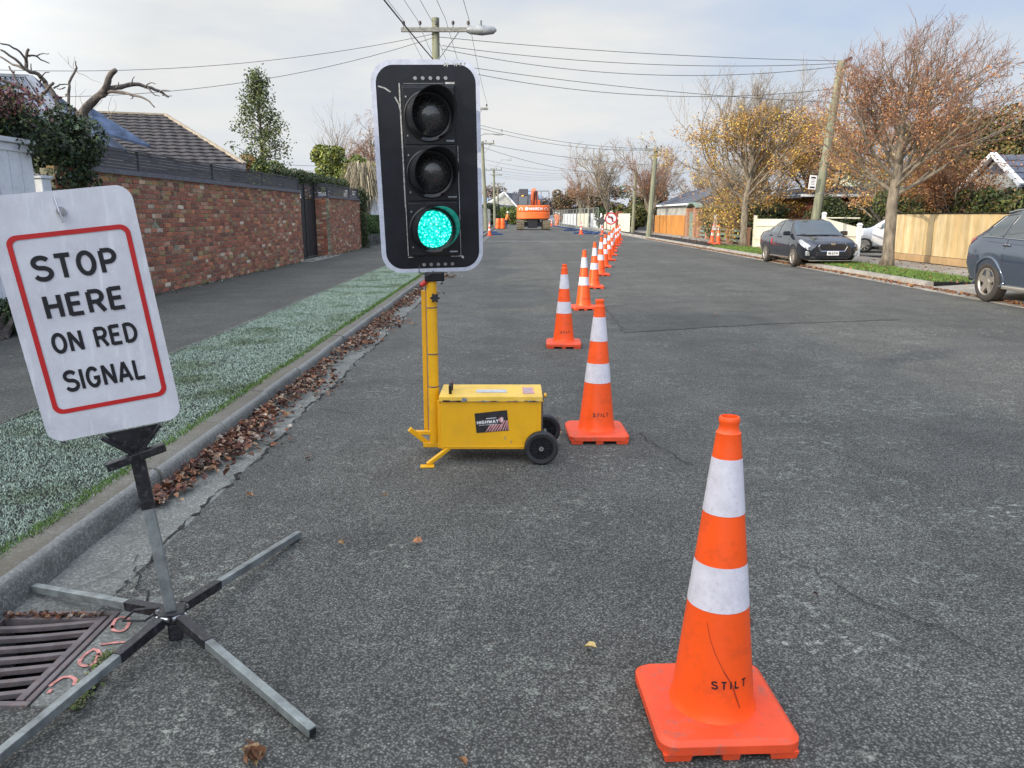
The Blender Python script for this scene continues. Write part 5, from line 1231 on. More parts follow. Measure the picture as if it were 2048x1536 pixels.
pf = board_fence('timber_fence', 'new yellow pine paling fence with plinth boards behind the nearer street tree', (11.75, 24.35, 0), (11.75, 12.5, 0), 1.34, .155, 'pine', .12, pc, True, 3, .003, .2, 0, 1)
mb = MB(); mb.bb((11.70, 12.5, .12), (11.735, 24.3, .31), (.5, .33, .17)); mb.build('plinth_board', MT['pine'], pf)
mb = MB(); mb.beam((11.75, 24.55, .12), (11.92, 24.5, 1.36), .06, .1); mb.build('end_post', MT['whitepaint'], pf)
board_fence('white_fence', 'solid cream painted fence behind the dark sedan', (10.35, 33.2, 0), (11.3, 29.9, 0), 1.16, .3, 'cream', .12, None, False, 4, .0)
mb = MB(); mb.bb((10.24, 33.2, .1), (10.36, 33.34, 1.42)); tag(mb.build('fence_post', MT['cream'], bevel=.01), 'cream corner post with cap at the left end of the cream fence', 'post')
sg2 = board_fence('driveway_gate', 'open white vertical board gate sloping down beside the white van', (11.5, 28.9, 0), (11.35, 25.7, 0), 1.2, .17, 'cream', .12, None, True, 5, .012, .12, .28)
for i, (x, y, h, lb) in enumerate([(11.52, 29.05, 1.38, 'left'), (11.34, 25.6, 1.02, 'right')]):
    mb = MB(); mb.bb((x - .06, y - .06, .1), (x + .06, y + .06, .1 + h)); mb.box((x, y, .13 + h), (.16, .16, .07), None, None, .5); mb.build('post', MT['whitepaint'], sg2)
# green rail fence with brick pillars
rf_ = thing('rail_fence', 'low grey green post and rail fence between small brick pillars', 'fence', (10.6, 39, .12))
fp_ = [Vector((10.0, 33.5)), Vector((10.3, 37.0)), Vector((10.6, 40.5)), Vector((10.9, 43.5)), Vector((11.2, 46.8))]
fpts = []
fpts = list(fp_)
for p in fpts:
    mb = MB(); mb.bb((p.x - .15, p.y - .15, .12), (p.x + .15, p.y + .15, .86)); mb.box((p.x, p.y, .89), (.36, .36, .06)); mb.build('pillar', MT['terracotta'], rf_)
for a, b in zip(fpts, fpts[1:]):
    mb = MB()
    for z in (.3, .52, .74): mb.beam((a.x, a.y, z), (b.x, b.y, z), .05, .11)
    mb.build('rails', MT['greenrail'], rf_)
shrub('garden_hedge', 'rounded dark green hedge behind the low rail fence', 'hedge', (11.4, 40, .12), [((rn.uniform(-.5, .5), -5.5 + .38 * k, .45 + .42 * j + rn.uniform(0, .15)), .48) for k in range(28) for j in range(3)], 22000, .1, [(.05, .08, .02), (.08, .12, .03), (.035, .055, .018), (.1, .14, .04)], 71, stems=False)
shrub('yellow_shrub', 'small yellow leaved shrub in front of the garden hedge', 'shrub', (10.75, 38, .12), [((0, rn.uniform(-.6, .6), .5), .3) for _ in range(5)], 1600, .08, [(.4, .27, .04), (.25, .2, .05)], 72)
gp = thing('gateway', 'arched grey green gateway between two brick pillars', 'gateway', (11.15, 48.5, .12))
for y in (47.4, 49.4): mb = MB(); mb.bb((10.95, y - .22, .12), (11.45, y + .22, 1.85)); mb.build('pillar', MT['terracotta'], gp)
mb = MB(); mb.bb((11.1, 47.63, .12), (11.2, 49.17, 1.6)); mb.build('door', MT['greenrail'], gp)
mb = MB(); pr_ = [(47.1 + .26 * k, 1.88 + .28 * math.sin(PI * k / 10)) for k in range(11)]
for (a, za), (b, zb) in zip(pr_, pr_[1:]): mb.beam((11.2, a, za), (11.2, b, zb), .5, .08)
mb.build('arched_roof', MT['greenrail'], gp)
board_fence('orange_fence', 'orange stained vertical board fence beyond the mid distance pole', (11.1, 50.2, 0), (11.0, 60.5, 0), 1.3, .15, 'orangefence', .12)
gh = thing('garage', 'low cream garage with slate roof behind the orange fence', 'garage', (14, 57, .1)); mb = MB(); mb.bb((11.6, 50.5, .1), (17, 63, 2.1)); mb.build('wall', MT['wallwhite'], gh)
mb = MB(); roof_face(mb, (11.3, 50.2, 2.1), (11.3, 63.3, 2.1), (14.3, 63.3, 3.3), (14.3, 50.2, 3.3)); roof_face(mb, (17.3, 63.3, 2.1), (17.3, 50.2, 2.1), (14.3, 50.2, 3.3), (14.3, 63.3, 3.3)); mb.add([Vector(p) for p in ((11.3, 50.25, 2.1), (17.3, 50.25, 2.1), (14.3, 50.25, 3.28))], [(0, 1, 2)]); grf = mb.build('roof', MT['slateroof'], gh)
mb = MB(); mb.beam((11.27, 50.2, 2.12), (11.27, 63.3, 2.12), .06, .12); mb.build('gutter', MT['whitepaint'], grf)
# far right pale fences, each a panel run
cf = [((9.3, 62), (9.2, 68), 1.45, 'cream'), ((9.1, 69), (8.9, 76), 1.4, 'cream'), ((8.8, 77), (8.6, 86), 1.5, 'whitepaint'), ((8.5, 87), (8.3, 100), 1.5, 'cream'), ((8.2, 101), (8.0, 125), 1.5, 'whitepaint')]
lbf = ['pale cream garden fence beside the far brick pier', 'cream fence behind the no left turn sign', 'white fence behind the dark diamond sign', 'far cream fence behind the mesh panels', 'farthest white fence near the excavator']
for i, (a, b, h, m_) in enumerate(cf): board_fence('garden_fence', lbf[i], (*a, 0), (*b, 0), h, .5, m_, .1, seed=i)
mb = MB(); mb.bb((9.05, 68.15, .1), (9.5, 68.8, 1.75)); tag(mb.build('brick_pier', MT['redbrickwall']), 'short orange brick pier between the far cream fences', 'pier')
# house right
def XP(px, py, X):
    r = _ray(px, py); t = X / r[0]; return Vector((X, r[1] * t, CH + r[2] * t))
hr = thing('gabled_house', 'grey weatherboard house with white barge boards behind the pine fence', 'house', (19, 26, .1))
ap = XP(2000, 310, 15.9); lfz = XP(1938, 374, 15.9); dy_ = lfz.y - ap.y; rt = Vector((15.9, ap.y - dy_, lfz.z))
mb = MB(); mb.bb((16.0, rt.y + .35, .1), (24, lfz.y - .35, lfz.z)); mb.build('wall', MT['wallgrey'], hr)
mb = MB(); mb.add([lfz, rt, ap], [(0, 1, 2)]); mb.bb((15.86, rt.y + .3, 2.05), (15.98, lfz.y - .3, lfz.z - .01)); gbl = mb.build('gable', MT['wallwhite'], hr)
mb = MB(); mb.add([Vector((15.84, ap.y, ap.z - .22)), Vector((15.84, ap.y + dy_ * .4, ap.z - .22 - .36 * (ap.z - lfz.z))), Vector((15.84, ap.y - dy_ * .4, ap.z - .22 - .36 * (ap.z - lfz.z)))], [(0, 1, 2)]); mb.build('gable_vent', MT['slateroof'], gbl)
mb = MB(); o_ = Vector((-.22, 0, .03)); mb.beam(lfz + o_ + (lfz - ap) * .08, ap + o_, .16, .13); mb.beam(ap + o_, rt + o_ + (rt - ap) * .08, .16, .13); mb.build('barge_board', MT['whitepaint'], gbl)
mb = MB(); bk = Vector((8, 0, 0)); e_ = Vector((-.25, 0, 0)); roof_face(mb, rt + e_ + (rt - ap) * .08, rt + bk, ap + bk, ap + e_); roof_face(mb, lfz + bk, lfz + e_ + (lfz - ap) * .08, ap + e_, ap + bk); mb.build('roof', MT['slateroof'], hr)
mb = MB()
for k in range(11): mb.bb((15.8, rt.y + .4 + .42 * k, .4), (15.9, rt.y + .5 + .42 * k, 2.04))
mb.build('batten', MT['slat_cap'], hr)
lh = thing('green_house', 'pale green weatherboard house glimpsed between the trees', 'house', (19, 44, .1))
mb = MB(); mb.bb((16.4, 40, .1), (22, 46, 2.0)); mb.add([Vector(p) for p in ((16.0, 39.9, 2.0), (21.6, 39.9, 2.0), (18.6, 39.9, 3.7))], [(0, 1, 2)]); mb.build('wall', MT['wallgreen'], lh)
mb = MB(); roof_face(mb, (16.0, 39.8, 2.0), (16.0, 46, 2.0), (18.6, 46, 3.7), (18.6, 39.8, 3.7)); roof_face(mb, (21.6, 46, 2.0), (21.6, 39.8, 2.0), (18.6, 39.8, 3.7), (18.6, 46, 3.7)); mb.build('roof', MT['wallgreen'], lh)
mb = MB(); mb.bb((17, 39.92, 1.0), (18.4, 39.98, 2.1)); mb.build('window', MT['glass'], lh)
bh = thing('brick_house', 'red brick house with white downpipe behind the cream fence', 'house', (15.5, 36, .1)); mb = MB(); mb.bb((13.0, 34.2, .1), (14.6, 39.5, 2.15)); mb.bb((14.61, 35.2, .1), (18, 39.5, 2.1)); mb.build('wall', MT['redbrickwall'], bh)
mb = MB(); mb.bb((12.3, 33.6, 2.151), (16.5, 40, 2.28)); roof_face(mb, (12.3, 33.6, 2.3), (16.5, 33.6, 2.3), (15.5, 37, 2.75), (14, 37, 2.75)); roof_face(mb, (12.3, 40, 2.3), (12.3, 33.6, 2.3), (14, 37, 2.75), (14, 37, 2.75)); rr1 = mb.build('roof', MT['slateroof'], bh)
mb = MB(); mb.bb((12.25, 33.5, 2.2), (16.5, 33.58, 2.3)); mb.tube([(13.9, 33.9, 2.1), (13.75, 34.1, 1.9), (13.75, 34.1, .2)], .05, 6); mb.build('downpipe', MT['whitepaint'], bh)
# gardens behind the pine fence
OL = [(.12, .13, .03), (.07, .09, .02), (.2, .19, .05), (.16, .12, .03), (.05, .06, .015)]
shrub('olive_tree', 'dense olive gold tree crown behind the gabled house', 'tree', (20.0, 33, .1), [((rn.gauss(-.3, 1.1), rn.gauss(0, .7), rn.uniform(2.6, 4.9)), rn.uniform(.6, .95)) for _ in range(24)] + [((-2.2, 0, 3.2), .8), ((-3, 0, 3.0), .7)], 16000, .15, OL + [(.25, .17, .05)], 73)
shrub('fence_shrub', 'green and gold shrubbery showing above the pine fence', 'shrub', (13.1, 22.5, .1), [((rn.gauss(0, .35), -4.6 + .36 * k, 1.2 + .55 * rn.random()), rn.uniform(.35, .5)) for k in range(24)], 22000, .09, [(.05, .08, .02), (.09, .12, .025), (.14, .15, .03), (.04, .06, .02), (.16, .1, .03)], 74)
shrub('dark_shrub', 'dark green shrub mass above the open white gate', 'shrub', (14.0, 31.5, .1), [((rn.uniform(-1.6, 1.6), rn.uniform(-1, 1), .7 + 1.0 * rn.random()), rn.uniform(.4, .6)) for k in range(22)], 14000, .1, [(.03, .05, .018), (.05, .075, .02), (.09, .1, .03)], 75)
BR = [(.42, .17, .07), (.32, .13, .06), (.5, .26, .1), (.25, .12, .06), (.46, .22, .07)]
YE = [(.6, .36, .06), (.5, .26, .06), (.62, .44, .08), (.42, .24, .07), (.36, .18, .07)]
make_tree('street_tree', 'nearly bare tree with russet leaves growing on the verge left of the pine fence', 'tree', (9.93, 20.6, .11), 5.95, 2.0, .17, 1.05, 26, (7, 6, 6), 101, 'bark', 'twig_red', 46000, BR, .052, (-.3, .8), lean=(.3, 0), upright=.3, twr=.0048, wig=.10, s1=.58, leader=True, leaf_clump=.09)
make_tree('street_tree', 'golden leaved tree on the verge left of the dark sedan', 'tree', (9.8, 33.2, .11), 7.0, 2.0, .17, .8, 26, (6, 6, 5), 102, 'bark', 'twig_grey', 72000, YE, .08, (-.3, .72), lean=(.45, 0), upright=.4, twr=.006, wig=.1, leader=True, s1=.5)
make_tree('golden_shrub', 'low spreading golden shrub with arching pale stems behind the golden street tree', 'shrub', (11.0, 36, .12), 3.6, .35, .09, 1.3, 10, (5, 5, 4), 176, 'bark', 'twig_grey', 9000, YE, .09, (0, 1), upright=.05, twr=.008, leaf_clump=.2)
make_tree('garden_tree', 'russet brown leaved tree behind the cream fence and leaning pole', 'tree', (14.2, 37, .11), 6.0, 1.4, .14, .75, 9, (5, 5, 5), 103, 'bark_dark', 'twig_red', 15000, BR + YE[:2], .11, (-.2, .95), upright=.2, twr=.009)
make_tree('garden_tree', 'brown twiggy tree with gold leaves behind the open white gate', 'tree', (14.2, 30, .11), 4.6, 1.0, .1, .85, 9, (5, 5, 5), 104, 'bark', 'twig_grey', 13000, YE + BR, .085, (-.2, .95), upright=.15, twr=.007)
make_tree('garden_tree', 'rusty leaved spreading tree in front of the gabled house', 'tree', (12.9, 23.0, .11), 3.0, 1.0, .08, .8, 8, (5, 5, 5), 105, 'bark', 'twig_red', 13000, BR + [(.45, .22, .06)], .07, (-.2, .95), upright=.1, twr=.005)
# bare trees in the distance
bt = [((9.0, 74), 7.2, 201, 'large bare spreading street tree near the far fences'), ((10.3, 58), 5.2, 202, 'bare reddish tree just left of the mid distance pole'), ((11.8, 66), 6.6, 203, 'bare grey tree behind the mid distance pole'), ((15.0, 62), 5.6, 204, 'bare yellowish tree above the garage roof, left'), ((17.5, 60), 5.4, 205, 'bare yellowish tree above the garage roof, middle'), ((16.2, 50), 5.0, 206, 'bare arching tree between garage and garden hedge'), ((8.6, 96), 6.4, 207, 'far bare tree behind the large bare street tree'), ((13.0, 48), 4.4, 208, 'twiggy bare tree above the arched gateway')]
for (x, y), h, sd, lb in bt:
    make_tree('bare_tree', lb, 'tree', (x, y, .11), h, h * .25, .15, .6, 9, (5, 5, 5), sd, 'bark', 'twig_red' if sd in (202, 207) else 'twig_grey', 500 if sd != 201 else 0, BR, .12, (0, .6), upright=.28, twr=.012 if y < 70 else .016)
RU = [(.16, .1, .05), (.2, .12, .06), (.12, .1, .04), (.14, .09, .06)]
for i, (x, y, w, h, lb, cs_) in enumerate([(9.5, 125, 3.2, 5.2, 'dense russet tree group at the end of the right side', RU), (12.5, 110, 3.4, 5.6, 'brown russet tree left of the large bare tree', RU), (15, 90, 3.0, 4.6, 'olive brown tree behind the far white fences', RU + GREENS), (6.5, 190, 5, 5.5, 'pale brown tree group at the end of the street', [(.2, .15, .12), (.17, .13, .11)]),
                                        (-5.8, 98, 1.8, 4.5, 'dark evergreen beside the greenish pole', GREENS), (-1.2, 120, 2.0, 2.4, 'bright green bush right of the far gabled house', [(.12, .17, .03), (.08, .12, .02)]), (.6, 118, 1.6, 2.4, 'yellow green bush behind the worker', [(.14, .18, .04), (.1, .13, .03)]), (-4.2, 110, 2.6, 2.8, 'dark hedge behind the orange drums', [(.02, .03, .018), (.03, .045, .02)]), (-2, 175, 5, 8, 'pinkish bare treetop behind the far gabled house', [(.26, .19, .16), (.3, .22, .18)]), (10, 80, 1.6, 1.9, 'dark green shrub behind the cream fence by the round sign', GREENS), (11, 70, 1.8, 2.2, 'olive shrub behind the far brick pier', OL)]):
    rn2 = random.Random(300 + i); shrub('background_tree', lb, 'tree', (x, y, .1), [((rn2.uniform(-w, w) * .75, rn2.uniform(-1.5, 1.5), rn2.uniform(.15 * h, h * .88)), rn2.uniform(.18, .28) * min(w, h) + .1) for _ in range(26)], 4500, .12 + .0016 * y, cs_, 310 + i)
rn2 = random.Random(400); tlm = MB()
for k in range(9000):
    x = rn2.uniform(-150, 150); y = rn2.uniform(230, 330); h = 4.5 + 2.2 * math.sin(x * .11) + 1.5 * math.sin(x * .31 + 1)
    add_leaf(tlm, Vector((x, y, rn2.uniform(0, max(2, h)))), 1.6, rn2.choice([(.13, .11, .09), (.09, .1, .06), (.17, .13, .11)]), rn2)
tag(tlm.build('distant_trees', MT['leaf']), 'hazy line of distant trees closing the end of the street', 'trees', kind='stuff')
# far gabled house left
fh = thing('far_house', 'far dark roofed house with pale gable left of the excavator', 'house', (-4.5, 130, .1))
a_, b_, c_ = D(1009, 389, 130), D(998, 402, 130), D(1030, 415, 130)
mb = MB(); mb.add([Vector((-5.6, 130, .1)), Vector((.8, 130, .1)), Vector((.8, 130, 2.6)), Vector((-1.3, 130, 4.9)), Vector((-3.0, 130, 4.0)), Vector((-5.6, 130, 3.0))], [(0, 1, 2, 3, 4, 5)]); mb.build('wall', MT['wallwhite'], fh)
mb = MB(); roof_face(mb, (-3.6, 129.7, 3.0), (3.6, 129.7, 2.4), (3.2, 133, 4.8), (-1.3, 133, 5.1)); mb.quad((-1.3, 129.6, 5.0), (3.4, 129.6, 4.6), (4.5, 129.6, 2.6), (.9, 129.6, 2.4)); mb.build('roof', MT['slateroof'], fh)
mb = MB(); mb.beam((-3.8, 129.5, 3.4), (-1.3, 129.5, 5.1), .1, .25); mb.beam((-1.3, 129.5, 5.1), (1.1, 129.5, 2.4), .1, .25); mb.build('barge_board', MT['whitepaint'], fh)
# hills
hl = MB(); n = 120; rn3 = random.Random(5); xs = [-1500 + 4200 * i / n for i in range(n + 1)]
def hz(x): return max(6, 95 + 95 * math.exp(-((x - 110) / 170) ** 2) + 60 * math.exp(-((x + 500) / 420) ** 2) + 8 * math.sin(x * .013) - .06 * max(0, x - 200) + rn3.gauss(0, 2))
hs = [hz(x) for x in xs]
for i in range(n): hl.quad((xs[i], 6000, -5), (xs[i + 1], 6000, -5), (xs[i + 1], 6400, hs[i + 1]), (xs[i], 6400, hs[i]))
tag(hl.build('hills', MT['hill'], smooth='all'), kind='structure')
# ------------------------------------------------------------------ cars
def hermite(xs, ys, x):
    if x <= xs[0]: return ys[0]
    if x >= xs[-1]: return ys[-1]
    i = max(j for j in range(len(xs) - 1) if xs[j] <= x); h = xs[i + 1] - xs[i]; t = (x - xs[i]) / h
    def sl(j):
        if j == 0 or j == len(xs) - 1: return None
        d0 = (ys[j] - ys[j - 1]) / (xs[j] - xs[j - 1]); d1 = (ys[j + 1] - ys[j]) / (xs[j + 1] - xs[j])
        return 0 if d0 * d1 <= 0 else 2 * d0 * d1 / (d0 + d1)
    s = (ys[i + 1] - ys[i]) / h; m0 = sl(i); m1 = sl(i + 1); m0 = s if m0 is None else m0; m1 = s if m1 is None else m1
    return (2 * t**3 - 3 * t**2 + 1) * ys[i] + (t**3 - 2 * t**2 + t) * h * m0 + (-2 * t**3 + 3 * t**2) * ys[i + 1] + (t**3 - t**2) * h * m1
def car_surface(tab):
    xs = [r[0] for r in tab]; cols_ = [[r[k] for r in tab] for k in range(1, 9)]
    def ringf(x):
        zl, wl, zm, wm, zb, wb, zr, wr = [hermite(xs, c, x) for c in cols_]
        return [(0, zl), (wl - .12, zl), (wl, zl + .07), (wm, zm), (wm * .99, zm + .6 * (zb - zm)), (wb, zb), ((wb * .5 + wr * .5) + .012, zb + .52 * (zr - zb)), (wr, zr - .045 * min(1, (zr - zb) / .3)), (wr * .8, zr - .008), (0, zr)]
    def S(x, u, off=0.0):
        def pt(x, u):
            r = ringf(x); i = min(8, int(u)); t = u - i
            return Vector((x, r[i][0] + (r[i + 1][0] - r[i][0]) * t, r[i][1] + (r[i + 1][1] - r[i][1]) * t))
        p = pt(x, u)
        if off:
            e = .02; i0, i1 = max(0, u - .15), min(9, u + .15); du = pt(x, i1) - pt(x, i0); dx = pt(x + e, u) - pt(x - e, u); nn = du.cross(dx)
            if nn.length > 1e-8:
                nn.normalize()
                if nn.y < 0 or (abs(nn.y) < .15 and nn.z < 0 and u > 5): nn = -nn
                p = p + nn * off
        return p
    return xs, ringf, S
def car(name, label, loc, rz, scale, tab, paint, wr, ax_f, ax_r, half, windows, kind, group=None, plate_text=None, lod=False, chromewin=False):
    root = thing(name, label, 'car', loc, rz, group); root.scale = (scale,) * 3
    xs, ringf, S = car_surface(tab); mb = MB(); xx = sorted(set([xs[0] + (xs[-1] - xs[0]) * i / (30 if lod else 84) for i in range((30 if lod else 84) + 1)] + xs)); k = 18
    for x in xx:
        r = ringf(x)
        for (y, z) in r: mb.v.append(Vector((x, -y, z)))
        for (y, z) in reversed(r[1:-1]): mb.v.append(Vector((x, y, z)))
    for i in range(len(xx) - 1):
        for j in range(k): mb.f.append([i * k + j, (i + 1) * k + j, (i + 1) * k + (j + 1) % k, i * k + (j + 1) % k])
    mb.f.append(list(range(k))); mb.f.append([(len(xx) - 1) * k + j for j in range(k - 1, -1, -1)]); mb.c = [(1, 1, 1)] * len(mb.f)
    body = mb.build('body', MT[paint], None, world=False)
    cut = MB()
    for axx in (ax_f, ax_r):
        for sd in (-1, 1): cut.cyl((axx, sd * (half + .15), wr + .01), (axx, sd * (half - .32), wr + .01), wr * 1.16, n=36)
    co = cut.build('cutter', MT['interior'], None, world=False)
    bm_ = body.modifiers.new('w', 'BOOLEAN'); bm_.operation = 'DIFFERENCE'; bm_.solver = 'EXACT'; bm_.object = co
    dg = bpy.context.evaluated_depsgraph_get(); me = bpy.data.meshes.new_from_object(body.evaluated_get(dg)); body.modifiers.clear(); body.data = me; bpy.data.objects.remove(co)
    me.polygons.foreach_set('use_smooth', [True] * len(me.polygons)); me.set_sharp_from_angle(angle=math.radians(38)); body.parent = root
    body.name = 'body'
    # windows
    def panel(pts_fn, nx, nu, nm, mat, parent=root):
        m_ = MB()
        for i in range(nx + 1):
            for j in range(nu + 1): m_.v.append(pts_fn(i / nx, j / nu))
        for i in range(nx):
            for j in range(nu): a = i * (nu + 1) + j; m_.f.append([a, a + 1, a + nu + 2, a + nu + 1])
        m_.c = [(1, 1, 1)] * len(m_.f); return m_.build(nm, MT[mat], parent, world=False, smooth='all')
    for sd in (-1, 1):
        for (x0b, x1b, x0t, x1t) in windows['side']:
            def fn(s, t, sd=sd):
                x = (x0b + (x1b - x0b) * s) * (1 - t) + (x0t + (x1t - x0t) * s) * t; p = S(x, 5.12 + 1.72 * t, .007); return Vector((p.x, p.y * sd, p.z))
            panel(fn, 6, 4, 'side_window', 'glass')
            if chromewin:
                m_ = MB(); pts = [fn(s / 6, 0) for s in range(7)] + [fn(1, t / 4) for t in range(1, 5)] + [fn(1 - s / 6, 1) for s in range(1, 7)] + [fn(0, 1 - t / 4) for t in range(1, 4)]
                m_.tube(pts + [pts[0]], .009, 5, False); m_.build('window_trim', MT['chrome'], root, world=False)
    def wind(x0, x1, w0, w1):
        def fn(s, t):
            x = x0 + (x1 - x0) * s; yy = (t * 2 - 1); ww = (w0 + (w1 - w0) * s); u = 9 - (9 - 6.55) * abs(yy) * 1.0
            p = S(x, max(6.3, 9 - abs(yy) * ww), .0); return Vector((p.x + (.012 if x0 > 0 else -.012), p.y * (1 if yy >= 0 else -1), p.z + .012))
        return fn
    panel(wind(*windows['front']), 8, 14, 'windscreen', 'glass'); panel(wind(*windows['back']), 8, 14, 'rear_window', 'glass')
    # wheels
    for axx in (ax_f, ax_r):
        for sd in (-1, 1):
            c = Vector((axx, sd * (half - .105), wr)); rot = Matrix.Rotation(PI / 2 * (-1 if sd > 0 else 1), 3, 'X'); w = .2
            m_ = MB(); m_.lathe([(wr * .66, .09), (wr * .72, .103), (wr * .9, .105), (wr * .98, .085), (wr, .05), (wr, -.05), (wr * .97, -.1), (wr * .66, -.1)], 40, c, rot); wh = m_.build('wheel', MT['tyre'], root, world=False, smooth=True)
            m_ = MB(); m_.lathe([(0, -.03), (wr * .6, -.03), (wr * .62, .06), (wr * .67, .096)], 36, c, rot); m_.build('brake_disc', MT['interior'], wh, world=False)
            m_ = MB(); m_.lathe([(wr * .60, .07), (wr * .64, .1), (wr * .68, .098)], 36, c, rot)
            ns = windows['spokes']
            for q in range(ns):
                a = 2 * PI * (q + .25) / ns; w0 = wr * windows['spw']; 
                d0 = Vector((math.cos(a), math.sin(a), 0)); tt = Vector((-math.sin(a), math.cos(a), 0)); P0 = [d0 * wr * .1 + tt * w0, d0 * wr * .62 + tt * w0 * .75, d0 * wr * .62 - tt * w0 * .75, d0 * wr * .1 - tt * w0]
                vs = [c + rot @ (p + Vector((0, 0, .07 if ii in (0, 3) else .088))) for ii, p in enumerate(P0)] + [c + rot @ (p + Vector((0, 0, .03))) for p in P0]
                m_.add(vs, [(0, 1, 2, 3), (0, 4, 5, 1), (2, 6, 7, 3), (1, 5, 6, 2)])
            m_.lathe([(0, .08), (wr * .14, .078), (wr * .17, .05)], 16, c, rot)
            m_.build('rim', MT['alloy'], wh, world=False)
    def box_part(nm, mat, c, size, rot=None, bevel=.01, parent=root):
        m_ = MB(); m_.box(c, size, rot); return m_.build(nm, MT[mat], parent, world=False, bevel=bevel)
    def patch(nm, mat, quads_, off=.006, both=True, parent=root):   # quads in (x,u)
        for sd in ((-1, 1) if both else (-1,)):
            def fn(s, t):
                a, b, c_, d_ = quads_; q = [(a[k] * (1 - s) + b[k] * s) * (1 - t) + (d_[k] * (1 - s) + c_[k] * s) * t for k in (0, 1)]
                p = S(q[0], q[1], off); return Vector((p.x, p.y * sd, p.z))
            panel(fn, 6, 5, nm, mat, parent)
    for sd in (-1, 1):
        for hx_ in windows['handles']:
            p = S(hx_, 4.55, .02); m_ = MB(); m_.box((p.x, p.y * sd, p.z), (.2, .03, .035)); m_.build('door_handle', MT['chrome' if chromewin else paint], root, world=False, bevel=.01)
        mx = windows['mirror']; p = S(mx, 5.2, 0); m_ = MB(); m_.box((p.x - .02, (p.y + .12) * sd, p.z + .06), (.12, .22, .14)); m_.build('mirror', MT[paint], root, world=False, bevel=.03)
    # door shut lines
    for x in windows['seams']:
        for sd in (-1, 1):
            m_ = MB(); pts = [S(x + .04 * math.sin(u), u, .0015) for u in (2.3, 2.8, 3.3, 3.8, 4.3, 4.8, 5.05)]; m_.tube([Vector((p.x, p.y * sd, p.z)) for p in pts], .004, 4, False); m_.build('door_seam', MT['interior'], root, world=False)
    if kind == 'sedan':
        patch('headlight', 'lampglass', [(1.62, 4.5), (2.2, 3.5), (2.2, 4.75), (1.7, 4.97)], .008)
        fx = xs[-1]
        m_ = MB(); pts = []
        box_part('lower_grille', 'black', (fx - .005, 0, .42), (.05, 1.0, .14), None, .02)
        m_ = MB(); gpl = [(-.44, .66), (-.36, .52), (.36, .52), (.44, .66), (.40, .71), (-.40, .71)]; m_.add([Vector((fx + .012 - .10 * abs(a) ** 2, a, b)) for a, b in gpl], [tuple(range(6))]); gr_ = m_.build('grille', MT['black'], root, world=False)
        m_ = MB(); L_ = [Vector((fx + .015 - .10 * abs(a) ** 2, a, b)) for a, b in gpl]; m_.tube([L_[5], L_[0], L_[1], L_[2], L_[3], L_[4]], .014, 6); m_.tube([Vector((fx - .02 - .08 * abs(a) ** 2, a, .755)) for a in (-.4, -.2, 0, .2, .4)], .012, 6); m_.box((fx + .0, 0, .735), (.02, .13, .06)); m_.build('chrome_surround', MT['chrome'], gr_, world=False)
        m_ = MB(); m_.box((fx + .03, .0, .46), (.012, .36, .13)); npl = m_.build('number_plate', MT['white'], root, world=False, bevel=.004)
        m_ = MB(); qs, W = text_quads(plate_text or 'NLG214', .085, .18, .2, .75)
        for q in qs: m_.quad(*[Vector((fx + .0375 + .0001 * q[4], p[0], .42 + p[1])) for p in q[:4]])
        m_.build('lettering', MT['black'], npl, world=False)
        for sd in (-1, 1):
            box_part('fog_lamp_recess', 'lampglass', (fx - .11, sd * .66, .45), (.1, .28, .15), (0, 0, -sd * .35), .03)
        box_part('front_lip', 'alloy', (fx - .02, 0, .235), (.06, 1.4, .018), None, .005)
        for sd in (-1, 1): m_ = MB(); m_.box((0, sd * (half - .03), .27), (1.75, .03, .03)); m_.build('sill_strip', MT['alloy'], root, world=False)
        patch('tail_light', 'tail', [(-2.28, 3.9), (-2.0, 4.0), (-2.0, 4.9), (-2.24, 4.9)], .006)
        patch('door_sticker', 'red', [(-.78, 3.4), (-.66, 3.3), (-.62, 4.1), (-.72, 4.0)], .006, False)
    elif kind == 'suv':
        patch('tail_light', 'tail', [(-2.26, 4.3), (-2.16, 4.3), (-2.0, 5.0), (-2.12, 5.05)], .008)
        # dark arch mouldings and crease
        for axx in (ax_f, ax_r):
            for sd in (-1, 1):
                m_ = MB(); pts = []
                for q in range(25):
                    a = math.radians(-8 + 196 * q / 24); x = axx + wr * 1.2 * math.cos(a); z = wr + wr * 1.2 * math.sin(a)
                    u = 3.0
                    for uu in [2 + .1 * w for w in range(31)]:
                        if S(x, uu).z <= z: u = uu
                    p = S(min(max(x, xs[0] + .02), xs[-1] - .02), u, .004); pts.append(Vector((x, p.y * sd, z)))
                m_.tube(pts, .028, 6); m_.build('arch_moulding', MT[paint], root, world=False, smooth='all')
        for sd in (-1, 1):
            m_ = MB(); pts = [S(-1.6 + .1 * k_, 4.75, .003) for k_ in range(33)]; m_.tube([Vector((p.x, p.y * sd, p.z)) for p in pts], .007, 4); m_.build('shoulder_crease', MT[paint], root, world=False)
            m_ = MB(); m_.box((0, sd * (half - .05), .3), (1.95, .08, .07)); m_.build('sill', MT['alloy'], root, world=False, bevel=.02)
            m_ = MB(); pts = [S(-1.5 + .22 * k_, 7.35, .035) for k_ in range(9)]; m_.tube([Vector((p.x, p.y * sd, p.z)) for p in pts], .018, 6); m_.build('roof_rail', MT['chrome'], root, world=False)
        box_part('bumper_trim', 'black', (-2.2, 0, .38), (.2, 1.5, .12), None, .03)
    return root
